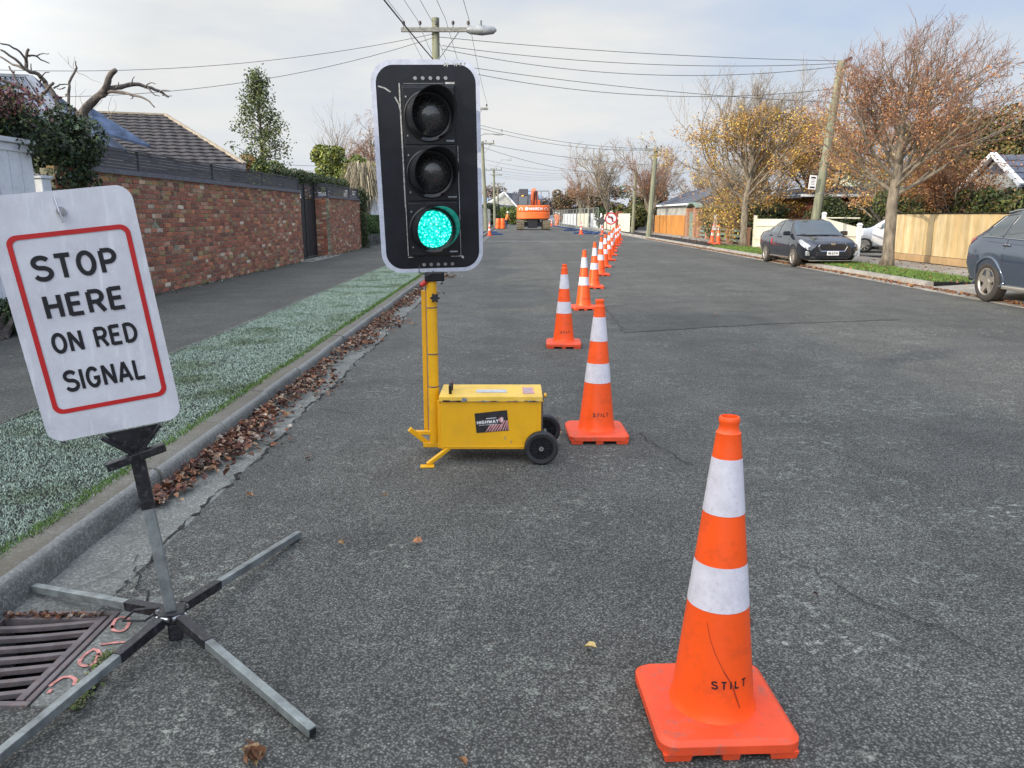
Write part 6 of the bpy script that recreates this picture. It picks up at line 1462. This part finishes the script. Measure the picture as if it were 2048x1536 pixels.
sed_tab = [(-2.33, .42, .62, .62, .70, .88, .60, .90, .50), (-2.25, .30, .72, .60, .80, .99, .70, 1.01, .58), (-2.0, .24, .78, .60, .86, 1.03, .75, 1.07, .60), (-1.72, .22, .82, .60, .885, 1.02, .79, 1.14, .58),
           (-1.15, .20, .83, .58, .895, 1.0, .81, 1.36, .55), (-.7, .19, .84, .58, .895, .985, .82, 1.45, .58), (-.1, .19, .84, .57, .895, .965, .82, 1.477, .60), (.35, .19, .84, .57, .895, .95, .82, 1.44, .585), (.8, .19, .84, .57, .895, .94, .81, 1.2, .66),
           (1.22, .20, .83, .57, .89, .93, .80, .965, .72), (1.6, .21, .82, .57, .89, .88, .78, .93, .66), (1.95, .22, .79, .56, .87, .80, .74, .86, .60), (2.15, .24, .70, .54, .80, .72, .66, .79, .54), (2.27, .30, .55, .50, .66, .62, .56, .72, .45)]
suv_tab = [(-2.31, .50, .66, .68, .74, .92, .66, .95, .52), (-2.24, .34, .76, .66, .85, 1.06, .78, 1.10, .60), (-2.12, .30, .80, .66, .90, 1.12, .82, 1.22, .62), (-1.85, .28, .84, .66, .93, 1.13, .84, 1.42, .62), (-1.5, .27, .87, .64, .94, 1.12, .85, 1.58, .64),
           (-1.0, .26, .88, .64, .945, 1.10, .86, 1.635, .66), (-.2, .25, .88, .64, .945, 1.07, .86, 1.65, .67), (.4, .25, .88, .64, .945, 1.05, .86, 1.61, .66), (.85, .25, .88, .64, .945, 1.04, .85, 1.36, .72), (1.3, .26, .87, .64, .94, 1.03, .84, 1.07, .76), (1.7, .27, .86, .62, .93, .98, .82, 1.03, .70), (2.1, .30, .8, .6, .88, .9, .76, .95, .62), (2.32, .36, .62, .56, .72, .74, .64, .8, .5)]
sw = {'side': [(-1.62, -1.2, -1.15, -1.05), (-1.12, -.28, -1.0, -.26), (-.2, .92, -.18, .42)], 'front': (1.16, .42, 2.35, 1.9), 'back': (-1.66, -1.05, 2.2, 1.8), 'spokes': 10, 'spw': .09, 'handles': [-.95, -.05], 'mirror': .8, 'seams': [-.95, -.24, .95]}
vw = {'side': [(-1.88, -1.22, -1.45, -1.08), (-1.16, -.2, -1.02, -.2), (-.12, 1.02, -.12, .5)], 'front': (1.22, .5, 2.35, 1.9), 'back': (-2.1, -1.6, 2.2, 1.8), 'spokes': 5, 'spw': .17, 'handles': [-1.0, .0], 'mirror': .85, 'seams': [-1.0, -.16, 1.05]}
car('parked_sedan', 'dark slate sedan parked at the far kerb facing the camera', (8.78, 23.38, 0), -PI / 2, .9, sed_tab, 'paint_sedan', .32, 1.34, -1.34, .895, sw, 'sedan', plate_text='NLG214')
car('parked_suv', 'blue grey suv with five spoke alloys cut off by the right edge', (8.9, 11.78, 0), -PI / 2, .935, suv_tab, 'paint_suv', .36, 1.405, -1.405, .945, vw, 'suv', chromewin=True)
van_tab = [(r[0], r[1], r[2], r[3], r[4], r[5], r[6], r[7] * (1.0), r[8]) for r in suv_tab]
car('white_van', 'white people carrier parked in the driveway behind the open gate', (13.9, 27.9, .12), PI - .5, .82, van_tab, 'paint_white', .33, 1.405, -1.405, .945, dict(vw, spokes=8, spw=.1), 'van', lod=True)
for i, (px, py, rz, pt__, lb) in enumerate([(1004, 447, .35, 'paint_silver', 'distant silver car behind the orange drums'), (1031, 447, -1.4, 'paint_sedan', 'distant dark car beside the left edge of the excavator'), (1106, 447, -1.7, 'paint_silver', 'distant pale car to the right of the excavator')]):
    p = G(px, py); p = Vector((p.x, min(p.y, 130), 0)); p.x = (px - 1024) / 1538 * p.y
    car('distant_car', lb, tuple(p), rz, .95, sed_tab, pt__, .32, 1.34, -1.34, .895, sw, 'plain', lod=True)

# ------------------------------------------------------------------ excavator seen from behind
ex_ = thing('excavator', 'orange tracked excavator seen from behind with white MARCH lettering', 'excavator', (2.1, 77, 0)); cx, cy = 2.1, 77
for sd in (-1, 1):
    x = cx + sd * 1.28; mb = MB(); prof = []
    for k in range(24):
        a = 2 * PI * k / 24; yy = (1.55 if math.cos(a) > 0 else -1.55) + .45 * math.cos(a); prof.append((yy, .47 + .46 * math.sin(a)))
    nn = len(prof); vs = [Vector((x - .36, cy + 1.6 + p[0], p[1])) for p in prof] + [Vector((x + .36, cy + 1.6 + p[0], p[1])) for p in prof]
    mb.add(vs, [tuple(range(nn)), tuple(range(2 * nn - 1, nn - 1, -1))] + [(i, nn + i, nn + (i + 1) % nn, (i + 1) % nn) for i in range(nn)]); tk = mb.build('track', MT['track'], ex_)
    mb = MB()
    for k in range(6): mb.box((x, cy - .42 + .04 * abs(k - 3), .12 + .15 * k), (.74, .06, .05))
    mb.build('grouser', MT['track'], tk)
mb = MB(); mb.bb((cx - .95, cy + .3, .3), (cx + .95, cy + 3, .75)); mb.bb((cx - .55, cy - .1, .18), (cx + .4, cy + .5, 1.05)); mb.cyl((cx, cy + 1.5, .7), (cx, cy + 1.5, 1.05), .7); mb.build('undercarriage', MT['black'], ex_)
mb = MB(); pl_ = [(-1.62, 3.5), (-1.62, .35), (-1.5, .05), (-1.1, -.22), (-.5, -.38), (0, -.42), (.5, -.38), (1.1, -.22), (1.5, .05), (1.62, .35), (1.62, 3.5)]
mb.prism([(cx + a, cy + b) for a, b in pl_], 1.05, 1.72); mb.prism([(cx + a * .985, cy + b * .99 + .01) for a, b in pl_], 1.725, 2.36); cw = mb.build('counterweight', MT['excorange'], ex_, bevel=.08, smooth=True)
mb = MB(); qs, W = text_quads('MARCH', .3, .24, .14, 1.0)
def cwp(x, z, o=.012):
    pts = [(-1.5, .05), (-1.1, -.22), (-.5, -.38), (0, -.42), (.5, -.38), (1.1, -.22), (1.5, .05)]
    y = hermite([p[0] for p in pts], [p[1] for p in pts], x); return Vector((cx + x, cy + y * .99 - .02 - o, z))
for q in qs: mb.quad(*[cwp(.2 + p[0] * (1.3 / W), 1.88 + p[1], .03 + .003 * q[4]) for p in q[:4]])
mb.add([cwp(-.68 + .15 * math.cos(a), 2.03 + .17 * math.sin(a), .03) for a in [2 * PI * k / 14 for k in range(14)]], [tuple(range(14))])
for sd in (-1.22, 1.22):
    A_ = [(sd - .16, 1.92), (sd - .14, 2.06), (sd - .04, 2.12), (sd + .08, 2.1), (sd + .16, 1.98), (sd + .12, 1.9)]; L, R = ribbon(A_, .05)
    for k in range(len(A_) - 1): mb.quad(cwp(R[k].x, R[k].y, .03), cwp(R[k + 1].x, R[k + 1].y, .03), cwp(L[k + 1].x, L[k + 1].y, .03), cwp(L[k].x, L[k].y, .03))
mb.build('lettering', MT['white'], cw)
mb = MB(); mb.bb((cx - 1.5, cy + 1.3, 2.37), (cx - .55, cy + 2.9, 3.3)); cb = mb.build('cab', MT['glass'], ex_, bevel=.05)
mb = MB()
for x in (-1.5, -.55):
    for y in (1.3, 2.9): mb.bb((cx + x - .05, cy + y - .05, 2.37), (cx + x + .05, cy + y + .05, 3.35))
mb.bb((cx - 1.42, cy + 1.25, 3.3), (cx - .5, cy + 2.95, 3.95)); mb.build('cab_frame', MT['slat'], cb, bevel=.06)
mb = MB(); mb.box((cx - 1.05, cy + 1.2, 3.28), (.25, .1, .14)); mb.build('beacon', MT['yellow_top'], cb, bevel=.03)
mb = MB(); mb.tube([(cx + .25, cy + 2.4, 2.2), (cx + .2, cy + 3.6, 3.6), (cx + .15, cy + 5.0, 3.9), (cx + .1, cy + 7.6, 2.2)], [.35, .33, .3, .22], 6); mb.bb((cx - .02, cy + 2.2, 2.36), (cx + .5, cy + 2.6, 3.75)); mb.bb((cx - .2, cy + 2.1, 2.36), (cx + .68, cy + 2.5, 2.9)); mb.build('boom', MT['excorange'], ex_, bevel=.05)
mb = MB(); mb.tube([(cx + .08, cy + 2.05, 2.4), (cx + .2, cy + 2.05, 3.8)], .06, 6); mb.tube([(cx + .4, cy + 2.05, 2.4), (cx + .3, cy + 2.05, 3.8)], .06, 6); mb.build('hydraulic_ram', MT['black'], ex_)
mb = MB(); rp_ = [(.35, 2.4), (.35, 3.72), (1.45, 3.72), (1.52, 3.6), (1.52, 2.4)]
mb.tube([(cx + a, cy + .5, b) for a, b in rp_], .04, 6); mb.tube([(cx + .75, cy + .5, 2.4), (cx + .75, cy + .5, 3.72)], .03, 6); mb.tube([(cx - 1.55, cy + .5, 2.4), (cx - 1.55, cy + .5, 3.3), (cx - 1.4, cy + .5, 3.3)], .04, 6); mb.tube([(cx - .5, cy + .6, 3.7), (cx + .4, cy + .5, 3.72)], .03, 6); mb.tube([(cx + .35, cy + .5, 2.95), (cx + 1.52, cy + .5, 2.95)], .025, 6); mb.build('guard_rail', MT['slat'], ex_)
mb = MB(); mb.tube([(cx - 1.55, cy - .0, 1.0), (cx - .6, cy - .1, .8)], .06, 6); mb.build('ram_pipe', MT['track'], ex_)

# ------------------------------------------------------------------ site fences, drums, barriers, workers
def mesh_panel(label, a, b, h=2.0):
    a, b = Vector((*a, 0)), Vector((*b, 0)); r = thing('mesh_fence_panel', label, 'fence panel', tuple(a), group='temporary mesh fence panels'); d = (b - a); 
    mb = MB(); mb.tube([a + Vector((0, 0, .12)), a + Vector((0, 0, h)), b + Vector((0, 0, h)), b + Vector((0, 0, .12)), a + Vector((0, 0, .12))], .025, 6); mb.build('frame', MT['mesh'], r)
    mb = MB(); n = 10
    for k in range(1, n): p = a.lerp(b, k / n); mb.tube([p + Vector((0, 0, .12)), p + Vector((0, 0, h))], .004, 3, False)
    for k in range(1, 6): z = .12 + (h - .12) * k / 6; mb.tube([a + Vector((0, 0, z)), b + Vector((0, 0, z))], .004, 3, False)
    mb.build('wire_mesh', MT['mesh'], r)
    mb = MB(); dd = d.normalized(); mb.box(a + Vector((0, 0, .06)), (.75, .25, .13), (0, 0, math.atan2(dd.y, dd.x) + PI / 2)); mb.build('foot_block', MT['blueblock'], r, bevel=.02)
Y0 = 57
for i in range(8): mesh_panel('mesh fence panel number %s along the left work zone' % ['one', 'two', 'three', 'four', 'five', 'six', 'seven', 'eight'][i], (-2.35 + .01 * i, 58 + 2.9 * i), (-2.33 + .01 * i, 60.8 + 2.9 * i))
for i in range(14): mesh_panel('mesh fence panel number %s along the right work zone' % ['one', 'two', 'three', 'four', 'five', 'six', 'seven', 'eight', 'nine', 'ten', 'eleven', 'twelve', 'thirteen', 'fourteen'][i], (6.9 - .1 * i, 63 + 3.0 * i), (6.8 - .1 * i, 65.9 + 3.0 * i))
for i, (x, y, lx, lb) in enumerate([(5.55, 61.5, 1.5, 'blue plastic fence foot left of the dark diamond sign'), (6.6, 59.5, .9, 'dark blue fence foot below the dark diamond sign'), (-1.15, 57.6, .9, 'blue plastic fence foot beside the far left cone'), (-1.5, 64, .6, 'blue block in front of the orange drums'), (5.3, 72, 1.2, 'blue barrier foot right of the excavator'), (6.1, 60.5, 1.0, 'blue fence foot between the far cones')]):
    mb = MB(); mb.box((x, y, .06), (lx, .45, .12), (0, 0, .2)); mb.box((x, y, .13), (lx * .6, .3, .04), (0, 0, .2)); tag(mb.build('barrier_block', MT['blueblock'], bevel=.03), lb, 'barrier block', 'blue plastic blocks on the road')
for i, x in enumerate((-1.45, -.98)):
    dr_ = thing('road_drum', ['orange plastic road drum, left of the pair', 'orange plastic road drum beside the worker'][i], 'drum', (x, 82, 0)); mb = MB(); mb.lathe([(0, 1.08), (.2, 1.08), (.235, 1.02), (.235, .7), (.26, .68), (.25, .35), (.28, .33), (.28, .06), (0, .06)], 20, (x, 82, 0)); mb.build('body', MT['excorange'], dr_, smooth=True); mb = MB(); mb.box((x, 82, .03), (.62, .62, .06)); mb.build('base', MT['rubber'], dr_)
def worker(label, loc, rz, legc, lean=.0, s=1.0):
    r = thing('person', label, 'person', loc, rz); r.scale = (s, s, s)
    J = {'pel': (0, 0, .98), 'ch': (0, -.05 - lean, 1.36), 'nk': (0, -.08 - lean, 1.5), 'hd': (0, -.1 - lean, 1.64), 'lh': (.1, 0, .92), 'rh': (-.1, 0, .92), 'lk': (.12, -.12, .5), 'rk': (-.13, .05, .5), 'lf': (.12, .02, .08), 'rf': (-.14, .22, .1), 'lt': (.12, -.18, .04), 'rt': (-.14, .04, .04),
         'ls': (.2, -.05 - lean, 1.42), 'rs': (-.2, -.05 - lean, 1.42), 'le': (.27, -.12 - lean, 1.14), 're': (-.27, -.02 - lean, 1.13), 'lw': (.24, -.34 - lean, 1.05), 'rw': (-.22, -.25 - lean, .98), 'lhd': (.22, -.43 - lean, 1.04), 'rhd': (-.2, -.33 - lean, .94)}
    rad = {'pel': (.16, .12), 'ch': (.19, .13), 'nk': (.06, .06), 'hd': (.095, .11), 'lh': (.1, .1), 'rh': (.1, .1), 'lk': (.065, .065), 'rk': (.065, .065), 'lf': (.045, .05), 'rf': (.045, .05), 'lt': (.045, .035), 'rt': (.045, .035), 'ls': (.075, .07), 'rs': (.075, .07), 'le': (.05, .05), 're': (.05, .05), 'lw': (.035, .035), 'rw': (.035, .035), 'lhd': (.045, .03), 'rhd': (.045, .03)}
    E_ = [('pel', 'ch'), ('ch', 'nk'), ('nk', 'hd'), ('pel', 'lh'), ('pel', 'rh'), ('lh', 'lk'), ('rh', 'rk'), ('lk', 'lf'), ('rk', 'rf'), ('lf', 'lt'), ('rf', 'rt'), ('ch', 'ls'), ('ch', 'rs'), ('ls', 'le'), ('rs', 're'), ('le', 'lw'), ('re', 'rw'), ('lw', 'lhd'), ('rw', 'rhd')]
    ks = list(J); me = bpy.data.meshes.new('person_body'); me.from_pydata([J[k] for k in ks], [(ks.index(a), ks.index(b)) for a, b in E_], [])
    o = bpy.data.objects.new('body', me); col.objects.link(o); m = o.modifiers.new('s', 'SKIN')
    if not me.skin_vertices: me.skin_vertices.new() if hasattr(me.skin_vertices, 'new') else None
    if me.skin_vertices:
        for i, k in enumerate(ks): me.skin_vertices[0].data[i].radius = rad[k]
        me.skin_vertices[0].data[0].use_root = True
    o.modifiers.new('u', 'SUBSURF').levels = 2
    dg = bpy.context.evaluated_depsgraph_get(); m2 = bpy.data.meshes.new_from_object(o.evaluated_get(dg)); o.modifiers.clear(); o.data = m2
    for mm in (MT['skin'], MT['hivis'], MT[legc]): m2.materials.append(mm)
    off = len(m2.materials) - 3
    for p in m2.polygons:
        z = p.center.z; p.use_smooth = True; p.material_index = off + (2 if z < .95 and abs(p.center.y) < .28 and z < .9 else (1 if z < 1.5 and not (p.center.y < -.38 - lean) else 0))
    o.parent = r
    mb = MB(); mb.lathe([(.0, .115), (.06, .105), (.1, .07), (.12, .02), (.125, 0), (.15, -.005), (.15, -.015), (.12, -.01)], 18, (0, -.1 - lean, 1.7)); mb.build('hard_hat', MT['white'], r, world=False, smooth=True)
    return r
wp = (-.64, 86, 0); worker('worker in orange jacket, navy trousers and white helmet beside the orange drums', wp, 1.9, 'navy', .08, 1.0)
worker('far worker in orange hi vis and white helmet right of the excavator', (6.0, 108, 0), 2.6, 'hivis', .0, 1.0)
worker('distant worker in orange standing nearer the right fence', (5.75, 98, 0), 1.2, 'hivis', .05, .95)
# signs on the far side
def stand_sign(name, label, c, fn):
    r = thing(name, label, 'sign', (c.x, c.y, 0)); fn(c, r)
    mb = MB(); mb.beam((c.x, c.y + .03, .25), (c.x, c.y + .03, c.z), .04, .04); 
    for dx, dy in ((.4, .3), (-.4, .3), (.4, -.3), (-.4, -.3)): mb.beam((c.x, c.y + .03, .28), (c.x + dx, c.y + dy, .02), .035, .035)
    mb.build('stand', MT['galv'], r)
def fn_round(c, r):
    mb = MB(); mb.box(c + Vector((0, .01, .02)), (.66, .012, .66), (0, PI / 4, 0)); mb.build('backing_plate', MT['sheet'], r)
    def F(x, y, z=0): return c + Vector((x, -z, y))
    cir = lambda q, n=32: [(q * math.cos(2 * PI * k / n), q * math.sin(2 * PI * k / n)) for k in range(n)]
    mb = MB(); plate(mb, cir(.375), F, .0, .008); mb.build('disc', MT['white'], r)
    mb = MB(); ring(mb, cir(.375), cir(.30), F, .014); mb.build('red_border', MT['red'], r)
    mb = MB(); A_ = [(.1, -.2), (.1, .0), (.06, .07), (-.04, .09), (-.1, .09)]; L, R = ribbon(A_, .085)
    for k in range(4): mb.quad(F(*R[k], .012), F(*R[k + 1], .012), F(*L[k + 1], .012), F(*L[k], .012))
    mb.add([F(-.1, .19, .0125), F(-.22, .09, .0125), F(-.1, -.01, .0125)], [(0, 1, 2)]); mb.build('arrow', MT['black'], r)
    mb = MB(); L, R = ribbon([(-.21, .21), (.21, -.21)], .05); mb.quad(F(*R[0], .0135), F(*R[1], .0135), F(*L[1], .0135), F(*L[0], .0135)); mb.build('red_slash', MT['red'], r)
stand_sign('no_left_turn_sign', 'round red bordered no left turn sign behind the cone row', D(1222, 437, 48.5), fn_round)
def fn_dia(c, r): mb = MB(); mb.box(c, (.42, .02, .42), (0, PI / 4, 0)); mb.build('plate', MT['stonewall'], r, bevel=.01)
stand_sign('diamond_sign', 'dark back of a small diamond sign left of the round sign', D(1203, 442, 52), fn_dia)
vs_ = thing('verge_marker', 'narrow white vertical notice standing behind the pair of verge cones', 'sign', (9.6, 36.4, .12)); p_ = D(1430, 452, 36.4)
mb = MB(); mb.box((p_.x, 36.4, 1.1), (.14, .02, .7)); mb.build('plate', MT['white'], vs_); mb = MB(); mb.box((p_.x, 36.385, 1.2), (.08, .005, .12)); mb.box((p_.x, 36.385, 1.0), (.08, .005, .2)); mb.build('markings', MT['pinkprint'], vs_); mb = MB(); mb.beam((p_.x, 36.42, .1), (p_.x, 36.42, .9), .03, .03); mb.build('stake', MT['galv'], vs_)

# unseen house added behind the camera to shade this end of the street
hip_house('added_shade_house', 'unseen two storey house added beside the viewer to shade this end of the road', -24, -9.5, -17, 1.5, 5.6, (-17, -12, 8.2), (-17, -3, 8.2), 'slateroof', 'wallwhite', 'ridgecap')

# ------------------------------------------------------------------ sky, sun, camera
SUN_D = Vector((-.80, -.60, 0)).normalized(); EL = math.radians(19)
az = math.atan2(SUN_D.x, SUN_D.y)
w = bpy.data.worlds.new('World'); sc.world = w; w.use_nodes = True; nt = w.node_tree; bgn = nt.nodes['Background']
sky = N(nt, 'ShaderNodeTexSky', sky_type='NISHITA'); sky.sun_disc = False; sky.sun_elevation = EL; sky.sun_rotation = az % (2 * PI); sky.air_density = 1.2; sky.dust_density = 2.5; sky.ozone_density = 1.5
tc = N(nt, 'ShaderNodeTexCoord'); sp = N(nt, 'ShaderNodeSeparateXYZ'); nt.links.new(tc.outputs['Generated'], sp.inputs[0])
mp = N(nt, 'ShaderNodeMapping'); mp.inputs['Scale'].default_value = (1.0, .8, 3.4); mp.inputs['Rotation'].default_value = (0, .12, .3); nt.links.new(tc.outputs['Generated'], mp.inputs[0])
f1 = noise(nt, mp.outputs[0], 2.1, 7, .52)
mp2 = N(nt, 'ShaderNodeMapping'); mp2.inputs['Scale'].default_value = (1.4, 1.0, 6.0); mp2.inputs['Location'].default_value = (3, 1, 2); nt.links.new(tc.outputs['Generated'], mp2.inputs[0])
f2 = noise(nt, mp2.outputs[0], 3.2, 8, .6)
# thin cloud veil: thicker to the left, thinner (bluer) to the right and high up
veil = math_n(nt, 'ADD', ramp(nt, f1, [(.38, .25), (.62, .98)]), math_n(nt, 'MULTIPLY', sp.outputs[0], -.75))
veil = math_n(nt, 'MINIMUM', math_n(nt, 'MAXIMUM', veil, .12), .95)
hor = ramp(nt, sp.outputs[2], [(.0, (.74, .79, .85)), (.12, (.75, .79, .83)), (.35, (.77, .78, .775)), (.6, (.66, .69, .73))])
cl = mix(nt, ramp(nt, f2, [(.35, 0), (.65, 1)]), hor, (.87, .865, .84))
blue = mix(nt, ramp(nt, sp.outputs[2], [(0, 0), (.5, 1)]), (.60, .71, .88), (.45, .61, .93))
# real sky underneath, veil above
skyc = mix(nt, 1.0, sky.outputs[0], (.085, .085, .085), 'MULTIPLY')
under = mix(nt, .82, skyc, blue)
tot = mix(nt, veil, under, cl)
# glow around the sun side of the sky (behind the camera)
sd_ = N(nt, 'ShaderNodeVectorMath', operation='DOT_PRODUCT'); nt.links.new(tc.outputs['Generated'], sd_.inputs[0]); sd_.inputs[1].default_value = (SUN_D.x * math.cos(EL), SUN_D.y * math.cos(EL), math.sin(EL))
gl = ramp(nt, math_n(nt, 'MULTIPLY_ADD', sd_.outputs['Value'], .5), [(.0, 0), (1, 1)])
glf = N(nt, 'ShaderNodeMapRange'); glf.inputs['From Min'].default_value = -.15; glf.inputs['From Max'].default_value = 1.0; glf.inputs['To Min'].default_value = 1.0; glf.inputs['To Max'].default_value = 3.3; nt.links.new(sd_.outputs['Value'], glf.inputs['Value'])
zf = N(nt, 'ShaderNodeMapRange'); zf.inputs['From Min'].default_value = .5; zf.inputs['From Max'].default_value = 1.0; zf.inputs['To Min'].default_value = 1.0; zf.inputs['To Max'].default_value = 1.7; nt.links.new(sp.outputs[2], zf.inputs['Value'])
st_ = math_n(nt, 'MULTIPLY', glf.outputs[0], zf.outputs[0])
nt.links.new(tot, bgn.inputs[0]); nt.links.new(st_, bgn.inputs[1])
sl = bpy.data.lights.new('sun', 'SUN'); sl.energy = 3.6; sl.angle = math.radians(.6); sl.color = (1.0, .89, .72)
so = bpy.data.objects.new('sun', sl); col.objects.link(so)
dirv = -Vector((SUN_D.x * math.cos(EL), SUN_D.y * math.cos(EL), math.sin(EL))); so.rotation_euler = dirv.to_track_quat('-Z', 'Y').to_euler(); so.location = (-20, -20, 20)
cam = bpy.data.cameras.new('camera'); cam.sensor_width = 36; cam.lens = 36 * FPX / 2048; cam.clip_start = .05; cam.clip_end = 12000
cam.dof.use_dof = False
co = bpy.data.objects.new('camera', cam); col.objects.link(co); co.location = (0, 0, CH); co.rotation_euler = (PI / 2 - PIT, 0, 0); sc.camera = co
sc.view_settings.view_transform = 'Standard'; sc.view_settings.look = 'None'; sc.view_settings.exposure = 0; sc.view_settings.gamma = 1
